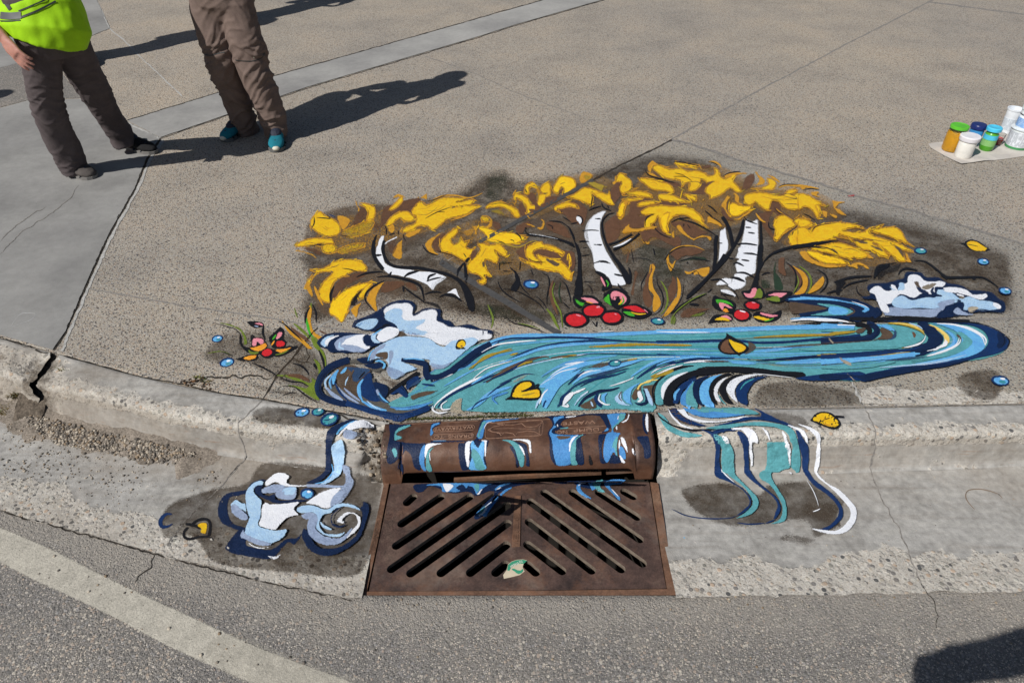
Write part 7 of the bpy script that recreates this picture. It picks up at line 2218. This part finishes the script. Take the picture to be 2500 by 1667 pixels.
# big bucket with the smaller pot standing on it
b, h = jar_geo((2088,1035), (2205,690)); r = 185*PXM
k_ = new_thing('paint_bucket', 'white paint bucket with printed label and green foot band at the frame edge', 'paint bucket', b, 'paint jars on the newspaper')
part_l(k_, 'container', [(0, 0), (r*0.97, 0), (r, 0.004), (r*1.08, h*0.96), (r*1.16, h*0.97), (r*1.18, h), (r*1.10, h), (0, h*0.99)], M_('bucket_white', 'E2E8EA', 0.35))
part_l(k_, 'label', [(r*1.02, h*0.16), (r*1.03, h*0.16), (r*1.085, h*0.86), (r*1.08, h*0.86)], mat_label('bucket_label', lin('DDE2EA'), lin('4C5560'), 0, 1, 60))
part_l(k_, 'foot_band', [(r*1.008, h*0.02), (r*1.012, h*0.02), (r*1.025, h*0.13), (r*1.02, h*0.13)], M_('green_band', '3F8A55', 0.4))
c2 = Vector((b.x+0.004, b.y+0.004, b.z+h)); top = PY(*U(2300, 275), c2.y).z - c2.z; r2 = 0.052
q_ = new_thing('paint_pot', 'white pot with a blue label and dark ring standing on the bucket', 'paint pot', c2, 'paint jars on the newspaper')
part_l(q_, 'container', [(0, 0), (r2*1.0, 0), (r2*1.02, 0.004), (r2*1.02, top*0.55), (r2*0.98, top*0.57), (r2*0.98, top*0.60), (r2*1.04, top*0.62), (r2*1.04, top*0.78), (r2*1.12, top*0.80), (r2*1.12, top), (r2*1.0, top), (r2*0.95, top*0.9), (0, top*0.9)], M_('pot_white', 'DDE5EA', 0.35))
part_l(q_, 'label', [(r2*1.03, top*0.08), (r2*1.04, top*0.08), (r2*1.04, top*0.46), (r2*1.03, top*0.46)], mat_label('pot_label', lin('7FA8DC'), lin('C8DCF4'), 0, 1, 40))
part_l(q_, 'dark_ring', [(r2*1.005, top*0.565), (r2*1.03, top*0.565), (r2*1.03, top*0.59), (r2*1.0, top*0.59)], M_('ring_dark', '454B50', 0.4))
# torn sticker on the grate
stk = holed_plate('sticker', [(p.x, p.y) for p in [ZP_ for ZP_ in [gw(*q) for q in [(1075,762),(1070,735),(1095,700),(1105,660),(1130,640),(1165,628),(1210,625),(1240,632),(1215,655),(1208,680),(1222,710),(1190,735),(1140,748)]]]], [], ZT+0.0012, 0.0008, mat_plain('sticker_paper', lin('C9BDA6'), 0.6, 0.3, 0.1), None)
tag(stk, 'torn round sticker with a green rim and fish stuck on the grate', 'sticker')
M_sg = mat_plain('sticker_green', lin('3E9474'), 0.5, 0.3, 0.1)
def flatpoly(name, pts, z, mat, parent):
    v = [gw(*p, z) for p in pts]; bm = bmesh.new(); f = bm.faces.new([bm.verts.new(p) for p in v]); f.normal_update()
    if f.normal.z < 0: f.normal_flip()
    bmesh.ops.triangulate(bm, faces=[f]); me = bpy.data.meshes.new(name); bm.to_mesh(me); bm.free(); me.materials.append(mat)
    o = bpy.data.objects.new(name, me); COL.objects.link(o); o.parent = parent; return o
flatpoly('green_rim', [(1098,700),(1105,662),(1130,641),(1165,629),(1210,626),(1238,633),(1216,654),(1180,655),(1150,664),(1125,682),(1112,706)], ZT+0.0018, M_sg, stk)
flatpoly('green_fish', [(1130,688),(1150,690),(1170,700),(1192,702),(1210,690),(1213,704),(1200,720),(1180,728),(1165,722),(1150,708),(1135,700)], ZT+0.0018, M_sg, stk)
M_ink = mat_plain('sticker_ink', lin('E8E8E0'), 0.5)
lettering('printed_text', 'TO STREAM', ZG8(1163, 655), ZG8(1110, 680), 0.010, stk, M_ink, DZ(ZT+0.0018), wid=0.040, ext=0.0002)

# ---------------------------------------------------------------- people
def rings_to_bm(bm, rings, n=18):
    "rings: list of (centre, rx, ry, axis-x vector or None)"
    loops = []; m = len(rings)
    for i, rg in enumerate(rings):
        c, rx, ry = rg[0], rg[1], rg[2]
        d = (rings[min(m-1, i+1)][0]-rings[max(0, i-1)][0])
        d = d.normalized() if d.length > 1e-6 else Vector((0, 0, 1))
        ax = rg[3] if len(rg) > 3 and rg[3] else Vector((1, 0, 0))
        ax = (ax-d*ax.dot(d)); ax = ax.normalized() if ax.length > 1e-3 else d.orthogonal().normalized(); ay = d.cross(ax)
        loops.append([bm.verts.new(c+ax*rx*math.cos(6.28318*k/n)+ay*ry*math.sin(6.28318*k/n)) for k in range(n)])
    for i in range(m-1):
        for k in range(n): bm.faces.new((loops[i][k], loops[i][(k+1) % n], loops[i+1][(k+1) % n], loops[i+1][k]))
    for L, c, s in ((loops[0], rings[0], -1), (loops[-1], rings[-1], 1)):
        bm.faces.new(L if s > 0 else L[::-1])
def ball(bm, c, rx, ry=None, rz=None, sub=2, rot=None):
    ry = ry or rx; rz = rz or rx
    r = bmesh.ops.create_icosphere(bm, subdivisions=sub, radius=1.0)
    for v in r['verts']:
        q = Vector((v.co.x*rx, v.co.y*ry, v.co.z*rz)); v.co = (rot @ q if rot else q)+c
def remesh(name, bm, vox, smooth_it, mat, parent, disp=None, mats=None):
    bmesh.ops.recalc_face_normals(bm, faces=bm.faces[:])
    me = bpy.data.meshes.new('tmp'); bm.to_mesh(me); bm.free()
    o = bpy.data.objects.new('tmp', me); COL.objects.link(o)
    m = o.modifiers.new('r', 'REMESH'); m.mode = 'VOXEL'; m.voxel_size = vox; m.use_smooth_shade = True
    s = o.modifiers.new('s', 'SMOOTH'); s.iterations = smooth_it; s.factor = 0.5
    out = bpy.data.meshes.new_from_object(o.evaluated_get(bpy.context.evaluated_depsgraph_get())); out.name = name
    bpy.data.objects.remove(o); bpy.data.meshes.remove(me)
    if disp:
        out.update(); nv = [v.normal.copy() for v in out.vertices]
        for v, n in zip(out.vertices, nv):
            v.co += disp(v.co, n)
    out.materials.clear(); out.materials.append(mat)
    out.polygons.foreach_set('use_smooth', [True]*len(out.polygons))
    o = bpy.data.objects.new(name, out); COL.objects.link(o); o.parent = parent; return o
def cloth(name, c, rough=0.9, scale=500, var=0.15):
    t = NT(name, rough, 0.15); n = t.noise(scale, 2); w = t.noise(14, 4, 0.6)
    c_ = t.ramp(w, [(0.3, tuple(x*(1-var) for x in c)), (0.7, tuple(min(1, x*(1+var)) for x in c))])
    t.col(t.mix(0.35, c_, t.ramp(n, [(0.3, 0.25), (0.7, 0.75)]), 'OVERLAY')).bump(t.math('ADD', n, t.math('MULTIPLY', t.noise(40, 3), 3)), 0.35, 0.001)
    return t.m
t = NT('skin', 0.55, 0.35); t.col(t.ramp(t.noise(30, 4), [(0.3, (0.44, 0.20, 0.155)), (0.7, (0.58, 0.30, 0.24))])); t.b.inputs['Subsurface Weight'].default_value = 0.08
t.b.inputs['Subsurface Radius'].default_value = (0.01, 0.004, 0.002); M_skin = t.m
M_hair = cloth('hair', (0.06, 0.04, 0.025), 0.6); M_eye = mat_plain('eye', (0.08, 0.06, 0.05), 0.2)
def folds(amp, knee_zs, seed=0.0, cuff=None):
    def f(co, n):
        w_ = noise.noise(co*6+Vector((seed, 4, 2)))
        q = Vector((co.x*4, co.y*4, co.z*13+co.x*9+w_*1.6)); a = 1-min(1, abs(noise.noise(q+Vector((seed, 0, 0))))*3.6)
        q2 = Vector((co.x*9-co.z*7, co.y*9, co.z*19-co.x*8+w_*2)); b = 1-min(1, abs(noise.noise(q2+Vector((0, seed, 0))))*3.4)
        k = 0.35
        for kz, w in knee_zs: k += 0.9*math.exp(-((co.z-kz)/w)**2)
        k = min(1.3, k)
        c = noise.noise(Vector((co.x*9, co.y*9, co.z*4+seed)))
        return n*amp*(k*(0.95*a+0.75*b)+0.6*c-0.45)
    return f
M_tongue = mat_plain('shoe_dark', (0.02, 0.025, 0.045), 0.7)
def shoe(root, heel, toe, mat, mat_sole, toe_mat=None, ankle=None):
    d = (toe-heel); L = d.length; d.normalize(); s = Vector((-d.y, d.x, 0)); up = Vector((0, 0, 1)); bm = bmesh.new()
    prof = [(0.02, 0.026, 0.030, 0.045), (0.12, 0.036, 0.042, 0.050), (0.30, 0.038, 0.040, 0.048), (0.50, 0.040, 0.034, 0.044), (0.68, 0.046, 0.028, 0.038), (0.84, 0.044, 0.023, 0.032), (0.95, 0.030, 0.017, 0.026), (0.995, 0.012, 0.009, 0.022)]
    rings_to_bm(bm, [(heel+d*L*f+up*zc, w, h, s) for f, w, h, zc in prof], 20)
    a = ankle or heel+d*L*0.2
    rings_to_bm(bm, [(heel+d*L*0.22+up*0.04, 0.040, 0.050, s), (heel+d*L*0.18+up*0.085, 0.038, 0.044, s), (a+up*0.11 if not ankle else ankle, 0.036, 0.040, s)], 18)
    def dd(co, n): return n*0.0015*noise.noise(co*60)
    o = remesh('shoe', bm, 0.006, 4, mat, root, dd)
    # sole: outline extruded
    out = [];
    for f, w in ((0.0, 0.012), (0.04, 0.030), (0.15, 0.038), (0.35, 0.037), (0.5, 0.040), (0.68, 0.048), (0.84, 0.047), (0.95, 0.034), (1.01, 0.012)): out.append((f, w))
    ring = [heel+d*L*f+s*w for f, w in out]+[heel+d*L*f-s*w for f, w in out[::-1]]; n = len(ring)
    V = [tuple(p+up*(0.001+0.004*(1 if i in (8, 9) else 0))) for i, p in enumerate(ring)]+[tuple(p+up*0.020) for p in ring]
    mesh_obj('sole', V, [tuple(range(n))[::-1], tuple(range(n, 2*n))]+[(i, (i+1) % n, n+(i+1) % n, n+i) for i in range(n)], mat_sole, o)
    bm = bmesh.new(); ball(bm, heel+d*L*0.46+up*0.072, 0.034, 0.052, 0.024, 2, Matrix(((s.x, d.x, 0), (s.y, d.y, -0.0), (0, -0.25, 1))))
    me = bpy.data.meshes.new('tongue'); bm.to_mesh(me); bm.free(); me.materials.append(M_tongue); q = bpy.data.objects.new('tongue', me); COL.objects.link(q); q.parent = o
    for k, (f_, w_) in enumerate(((0.62, 0.047), (0.80, 0.045), (0.10, 0.036))):
        c = heel+d*L*f_; tube('overlay', [c-s*(w_+0.003)+up*0.016, c-s*w_*0.75+up*(0.050-0.02*f_), c+up*(0.080-0.034*f_), c+s*w_*0.75+up*(0.050-0.02*f_), c+s*(w_+0.003)+up*0.016], 0.0085, M_tongue, o, 6, 0.3)
    for k in range(4):
        c = heel+d*L*(0.42+0.09*k); z = 0.078-0.010*k
        tube('lace', [c-s*0.022+up*(z-0.006), c+up*(z+0.003), c+s*0.022+d*0.008+up*(z-0.006)], 0.0022, mat_sole, o, 6, 0.2)
    if toe_mat:
        bm = bmesh.new(); ball(bm, heel+d*L*0.965+up*0.024, 0.022, 0.020, 0.014)
        me = bpy.data.meshes.new('toe_cap'); bm.to_mesh(me); bm.free(); me.materials.append(toe_mat); me.polygons.foreach_set('use_smooth', [True]*len(me.polygons))
        q = bpy.data.objects.new('toe_cap', me); COL.objects.link(q); q.parent = o
    return o
def hand(bm, wrist, dirv, palm_n, side, curl=0.35, sc=1.0):
    "palm, four unequal bent fingers and a thumb from the side"
    d = dirv.normalized(); n = (palm_n-d*palm_n.dot(d)).normalized(); s = d.cross(n)*side
    rings_to_bm(bm, [(wrist-d*0.02*sc, 0.026*sc, 0.020*sc, s), (wrist+d*0.02*sc, 0.030*sc, 0.018*sc, s), (wrist+d*0.06*sc, 0.040*sc, 0.016*sc, s), (wrist+d*0.088*sc, 0.041*sc, 0.013*sc, s)], 16)
    for k, (off, ln) in enumerate(((-0.031, 0.068), (-0.0105, 0.078), (0.0105, 0.073), (0.031, 0.057))):
        p = wrist+d*0.082*sc+s*off*sc; dd = (d+s*off*2.2).normalized(); c = curl*(0.8+0.15*k); pts = [(p, 0.0092*sc)]
        for j, f in enumerate((0.45, 0.30, 0.25)):
            a = c*(j+1)*0.62; v = dd*math.cos(a)+n*math.sin(a); p = p+v*ln*f*sc; pts.append((p, (0.0088-0.0011*j)*sc))
        rings_to_bm(bm, [(q, r, r, s) for q, r in pts], 10); ball(bm, pts[-1][0], pts[-1][1], sub=1)
    p = wrist+d*0.022*sc-s*0.026*sc; v = (d*0.75-s*0.62+n*0.25).normalized(); v2 = (d*0.95-s*0.15+n*0.35).normalized()
    rings_to_bm(bm, [(p, 0.013*sc, 0.013*sc), (p+v*0.035*sc, 0.011*sc, 0.011*sc), (p+v*0.035*sc+v2*0.028*sc, 0.0095*sc, 0.0095*sc), (p+v*0.035*sc+v2*0.05*sc, 0.0075*sc, 0.0075*sc)], 10)
    ball(bm, p+v*0.035*sc+v2*0.05*sc, 0.0075*sc, sub=1)
def head(bm, c, face, sc=1.0):
    f = face.normalized(); s = Vector((-f.y, f.x, 0)); up = Vector((0, 0, 1)); R = Matrix((( s.x, f.x, 0), (s.y, f.y, 0), (0, 0, 1)))
    ball(bm, c+up*0.025*sc, 0.074*sc, 0.092*sc, 0.098*sc, 3, R); ball(bm, c-up*0.045*sc+f*0.022*sc, 0.056*sc, 0.066*sc, 0.062*sc, 2, R)
    ball(bm, c-up*0.012*sc+f*0.096*sc, 0.013*sc, 0.020*sc, 0.022*sc, 2, R); ball(bm, c-up*0.092*sc+f*0.062*sc, 0.026*sc, 0.024*sc, 0.018*sc, 2, R)
    ball(bm, c-up*0.055*sc+f*0.088*sc, 0.024*sc, 0.010*sc, 0.009*sc, 2, R)
    for q in (-1, 1): ball(bm, c+s*q*0.078*sc, 0.010*sc, 0.020*sc, 0.032*sc, 2, R); ball(bm, c+up*0.022*sc+f*0.082*sc+s*q*0.034*sc, 0.022*sc, 0.012*sc, 0.008*sc, 2, R)
def limb(bm, pts, n=16):
    rings_to_bm(bm, [(p, r, r) for p, r in pts], n)
V3 = Vector
def person(label, group, hips, chest, neck, headc, face, legs, arms, shoes, trouser_m, top_m, hair=True, vox=0.011, tw=None, hood_=False, top_parts=None, folds_=None, sleeve=0.55, slim=1.0):
    "legs: two lists of (centre, rx, ry); arms: two of (shoulder, elbow, wrist, palm normal, side)"
    root = empty('person', (0, 0, 0)); tag(root, label, 'person', group)
    sx = V3((face.y, -face.x, 0)).normalized()
    bm = bmesh.new()
    rings_to_bm(bm, [(hips-V3((0,0,0.08)), 0.13, 0.09, sx), (hips+V3((0,0,0.04)), 0.14, 0.10, sx), (hips.lerp(chest, 0.5), 0.125, 0.09, sx), (chest, 0.15, 0.10, sx), (chest.lerp(neck, 0.7), 0.13, 0.075, sx), (neck, 0.058, 0.056, sx), (headc-V3((0,0,0.03)), 0.054, 0.056, sx)], 20)
    head(bm, headc, face)
    for L in legs: limb(bm, [(c, min(rx, ry)*0.72) for c, rx, ry, *_ in L]+[(L[-1][0]-V3((0,0,0.02)), 0.026)])
    for a in arms:
        sh, el, wr = a[0], a[1], a[2]; limb(bm, [(sh, 0.055), (sh.lerp(el, 0.5), 0.044), (el, 0.036), (el.lerp(wr, 0.35), 0.036), (wr, 0.025)])
        hand(bm, wr, a[5] if len(a) > 5 else (wr-el), a[3], a[4])
    remesh('body', bm, 0.0055 if tw else vox, 2, M_skin, root)
    bm = bmesh.new()
    rings_to_bm(bm, [(hips-V3((0,0,0.13)), 0.11, 0.10, sx), (hips-V3((0,0,0.05)), 0.165, 0.125, sx), (hips+V3((0,0,0.05)), 0.16, 0.12, sx), (hips+V3((0,0,0.14)), 0.145, 0.11, sx)], 22)
    for L in legs: rings_to_bm(bm, L, 22)
    remesh('trousers', bm, 0.0065, 3, trouser_m, root, folds_ or folds(0.010, [(0.45, 0.12), (0.15, 0.10)], 3.0))
    bm = bmesh.new()
    rings_to_bm(bm, [(hips+V3((0,0,0.0)), 0.172*slim, 0.132*slim, sx), (hips.lerp(chest, 0.5), 0.155*slim, 0.115*slim, sx), (chest, 0.175*slim, 0.122*slim, sx), (chest.lerp(neck, 0.6), 0.165*slim, 0.095*slim, sx), (neck-V3((0,0,0.01)), 0.07, 0.066, sx)], 22)
    for a in arms:
        sh, el, wr = a[0], a[1], a[2]; e = sh.lerp(el, min(1, sleeve*1.6)); pts = [(sh, 0.068), (sh.lerp(el, 0.5), 0.058), (e, 0.052)]
        if sleeve > 0.65: pts += [(el.lerp(wr, 0.85), 0.040)]
        limb(bm, pts)
    remesh('shirt', bm, 0.010, 3, top_m, root, folds(0.008, [(1.0, 0.3)], 7.0))
    bm = bmesh.new(); f = face.normalized(); R = Matrix(((-f.y, f.x, 0), (f.x, f.y, 0), (0, 0, 1)))
    ball(bm, headc+V3((0,0,0.042))-f*0.018, 0.084, 0.096, 0.094, 3, R); ball(bm, headc-V3((0,0,0.02))-f*0.045, 0.070, 0.055, 0.075, 2, R)
    remesh('hair', bm, 0.010, 1, M_hair, root, lambda co, n: n*0.004*noise.noise(co*40))
    for q in (-1, 1):
        bm = bmesh.new(); s = V3((-f.y, f.x, 0)); ball(bm, headc+f*0.084+s*q*0.033+V3((0,0,0.004)), 0.011)
        me = bpy.data.meshes.new('eye'); bm.to_mesh(me); bm.free(); me.materials.append(M_eye); o = bpy.data.objects.new('eye', me); COL.objects.link(o); o.parent = root
    for sh_ in shoes: shoe(root, *sh_)
    return root
# person with the yellow-green vest, far left
X = V3((1, 0, 0)); K = 1/1667.0
def leg(pts, foot_y):
    return [(PY(x, y, Y), hw*K*PY(x, y, Y).y/ray(x, y).y, hw*K*PY(x, y, Y).y/ray(x, y).y*dp, X) for x, y, Y, hw, dp in pts]
legA = leg([(88,62,3.36,52,0.9),(95,120,3.36,47,0.95),(104,180,3.36,41,0.95),(112,240,3.39,37,0.95),(130,300,3.43,37,0.95),(152,350,3.47,35,1.0),(172,388,3.49,31,1.1),(182,413,3.50,29,1.3)], 3.5)
legB = leg([(150,58,3.44,50,0.9),(172,110,3.47,46,0.95),(196,160,3.54,42,0.95),(224,210,3.62,38,0.95),(248,255,3.69,31,1.0),(272,292,3.75,27,1.1),(292,322,3.79,26,1.2),(303,348,3.80,26,1.3)], 3.8)
mT1 = cloth('grey_trousers', (0.095, 0.078, 0.080)); mShirt1 = cloth('black_shirt', (0.02, 0.02, 0.022)); mVest = cloth('hi_vis', (0.37, 0.69, 0.015), 0.7, 700, 0.06)
mBand = mat_plain('reflective_band', (0.11, 0.115, 0.12), 0.5); mShoe1 = cloth('grey_shoe', (0.09, 0.08, 0.075)); mSole = mat_plain('sole_grey', (0.20, 0.19, 0.18), 0.8); mBlk = cloth('black_shoe', (0.02, 0.02, 0.021))
hipsA = PY(118, 62, 3.40)
wr = PY(8, 92, 3.24)
h1 = P(160, 416, 0); t1 = P(232, 438, 0); h2 = P(286, 352, 0); t2 = P(382, 376, 0)
def setz(v, z): return V3((v.x, v.y, z))
p1 = person('person in a yellow-green safety vest and dark grey trousers, hand at the side', None, hipsA, V3((-2.28, 3.52, 1.17)), V3((-2.33, 3.60, 1.38)), V3((-2.36, 3.66, 1.52)), V3((0.8, -0.6, 0)),
    [legA, legB], [(V3((-2.45, 3.50, 1.30)), PY(-75, 10, 3.30), wr, V3((0.2, 0.95, 0.2)), 1, (PY(62, 160, 3.20)-wr)), (V3((-2.16, 3.72, 1.30)), V3((-2.12, 3.92, 1.05)), V3((-2.20, 3.72, 0.98)), V3((0, 0, -1)), -1)],
    [(h1, t1, mShoe1, mSole), (h2, t2, mBlk, mSole)], mT1, mShirt1, tw=True, sleeve=0.5, slim=0.80, folds_=folds(0.0055, [(0.42, 0.14), (0.12, 0.10)], 3.0))
bm = bmesh.new(); sxv = V3((0.96, 0.20, 0)).normalized()
VR = [(PY(114,104,3.36), 0.165, 0.135), (PY(112,74,3.37), 0.190, 0.155), (PY(104,40,3.40), 0.188, 0.155), (PY(84,0,3.44), 0.176, 0.146), (V3((-2.25,3.47,1.02)), 0.178, 0.140), (V3((-2.29,3.52,1.20)), 0.185, 0.130), (V3((-2.32,3.57,1.33)), 0.15, 0.10)]
rings_to_bm(bm, [(c, a, b_, sxv) for c, a, b_ in VR], 30)
def vd(co, n):
    q = Vector((co.x*10, co.y*10, co.z*7)); return n*(0.010*noise.noise(q)+0.005*noise.noise(q*2.6))
vest = remesh('vest', bm, 0.008, 3, mVest, p1, vd)
BV = make_bvh([vest])
def band(name, pts, w, mat, parent, bvh, off=0.003):
    "strip of tape laid on the garment, drawn through photo points"
    c = crom(pts, False, 3.0); Vv = []; n = len(c)
    for i, (x, y) in enumerate(c):
        a = c[max(0, i-1)]; b_ = c[min(n-1, i+1)]; dx, dy = b_[0]-a[0], b_[1]-a[1]; L = math.hypot(dx, dy) or 1
        for s_ in (-1, 0, 1):
            p, nn = drop(x-dy/L*w/2*s_, y+dx/L*w/2*s_, off, bvh); Vv.append(p)
    ok = lambda i: all((Vv[i]-Vv[j]).length < 0.1 for j in (i+1, i+3, i+4))
    F = [(3*i+k, 3*i+k+1, 3*i+k+4, 3*i+k+3) for i in range(n-1) for k in (0, 1) if ok(3*i+k)]
    o = mesh_obj(name, Vv, F, mat, parent, True); return o
mBandD = mat_plain('band_edge', (0.03, 0.035, 0.035), 0.6)
band('reflective_band', [(2,38),(25,40),(52,38)], 17, mBand, vest, BV)
band('band_edge', [(50,44),(80,32),(110,18),(136,4)], 5, mBandD, vest, BV); band('band_edge', [(46,28),(75,16),(105,3),(118,-4)], 3.5, mBandD, vest, BV)
band('reflective_band', [(6,-6),(15,8),(26,24)], 9, mBandD, vest, BV)
band('band_edge', [(2,52),(25,52),(50,50)], 3, mBandD, vest, BV)

# person in brown trousers and teal shoes
legC = leg([(500,-22,4.02,42,0.85),(508,30,4.00,42,0.9),(520,80,3.98,41,0.9),(534,130,3.98,38,0.95),(546,170,4.00,36,1.0),(568,215,4.03,33,1.0),(584,262,4.06,30,1.0),(598,300,4.08,28,1.1),(603,322,4.09,29,1.2)], 4.1)
legD = leg([(570,-22,4.02,44,0.85),(580,30,4.00,44,0.9),(594,80,3.98,43,0.9),(610,130,3.97,40,0.95),(622,170,3.97,37,1.0),(640,215,3.97,35,1.0),(658,262,3.98,33,1.0),(670,300,3.99,29,1.1),(675,326,4.00,27,1.2)], 4.0)
mT2 = cloth('brown_trousers', (0.17, 0.125, 0.108)); mShirt2 = cloth('light_grey_shirt', (0.35, 0.37, 0.40)); mTeal = cloth('teal_shoe', (0.015, 0.17, 0.23)); mTealSole = mat_plain('sole_dark', (0.12, 0.12, 0.12), 0.8); mToe = mat_plain('toe_rubber', (0.62, 0.60, 0.50), 0.6)
hipsB = PY(540, -20, 4.03)
p2 = person('person in baggy brown zip-off trousers and teal trail shoes, facing the mural', None, hipsB, V3((-1.60, 4.06, 1.20)), V3((-1.62, 4.08, 1.42)), V3((-1.62, 4.06, 1.56)), V3((0.25, -1, 0)),
    [legC, legD], [(V3((-1.80, 4.08, 1.36)), V3((-1.93, 4.10, 1.10)), V3((-1.70, 3.86, 1.18)), V3((0.3, 1, 0)), 1), (V3((-1.42, 4.06, 1.36)), V3((-1.30, 4.14, 1.10)), V3((-1.52, 3.86, 1.20)), V3((-0.3, 1, 0)), -1)],
    [(P(598,318,0), P(546,348,0), mTeal, mTealSole, mToe), (P(682,334,0), P(679,368,0)+V3((0.0,-0.03,0)), mTeal, mTealSole, mToe)], mT2, mShirt2, sleeve=1.0, folds_=folds(0.0105, [(0.46, 0.16), (0.12, 0.12)], 5.0))
tr = [o for o in p2.children if o.name.startswith('trousers')][0]; BT = make_bvh([tr])
band('zip_seam', [(612,150),(628,147),(642,138),(646,128)], 2.2, mBandD, tr, BT, 0.002); band('zip_seam', [(575,147),(590,149),(612,150)], 2.2, mBandD, tr, BT, 0.002)
band('zip_seam', [(499,134),(515,136),(530,132),(548,128)], 2.0, mBandD, tr, BT, 0.002)
band('zip_pull', [(619,138),(620,143)], 2.5, mToe, tr, BT, 0.004)

# people outside the frame whose shadows fall into it
def clone(src, dx, dy, rz, label, sc=1.0):
    piv = src.get('_p'); r = src.copy(); COL.objects.link(r); r['label'] = label
    c = V3((-1.50, 4.03, 0)); R = Matrix.Rotation(rz, 4, 'Z'); r.matrix_world = Matrix.Translation(V3((dx, dy, 0))) @ R @ Matrix.Scale(sc, 4) @ Matrix.Translation(-c)
    for ch in list(src.children):
        k = ch.copy(); COL.objects.link(k); k.parent = r
        for g in ch.children:
            m = g.copy(); COL.objects.link(m); m.parent = k
    return r
q = P(176, 148, 0)
clone(p2, q.x, q.y, 0.5, 'onlooker standing hidden behind the person in the safety vest', 1.1)
q = P(560, 52, 0)
clone(p2, q.x, q.y, 0.2, 'onlooker standing hidden behind the person in brown trousers')
clone(p2, -4.64, 3.70, 0.6, 'onlooker standing outside the left edge, casting a shadow on the road')
# photographer beside the camera: arm held out to it
def simple_leg(x, y, z0=-0.1):
    return [(V3((x, y, 0.85)), 0.085, 0.09, X), (V3((x, y, 0.45)), 0.065, 0.07, X), (V3((x, y, 0.05+z0+0.08)), 0.055, 0.065, X)]
person('photographer standing beside the camera with one elbow out, outside the frame', None, V3((0.66, -0.30, 0.90)), V3((0.64, -0.22, 1.18)), V3((0.54, -0.08, 1.40)), V3((0.44, 0.02, 1.55)), V3((-0.5, 0.85, 0)),
    [simple_leg(0.57, -0.32), simple_leg(0.75, -0.32)],
    [(V3((0.47, -0.09, 1.40)), V3((0.08, -0.08, 1.25)), V3((0.04, -0.30, 0.98)), V3((1, 0, 0)), 1), (V3((0.82, -0.24, 1.34)), V3((0.90, -0.28, 1.10)), V3((0.84, -0.14, 0.90)), V3((-1, 0, 0)), -1)],
    [(V3((0.57, -0.38, -0.11)), V3((0.53, -0.12, -0.11)), mBlk, mSole), (V3((0.75, -0.38, -0.11)), V3((0.76, -0.11, -0.11)), mBlk, mSole)], mT1, mShirt1, sleeve=1.0)
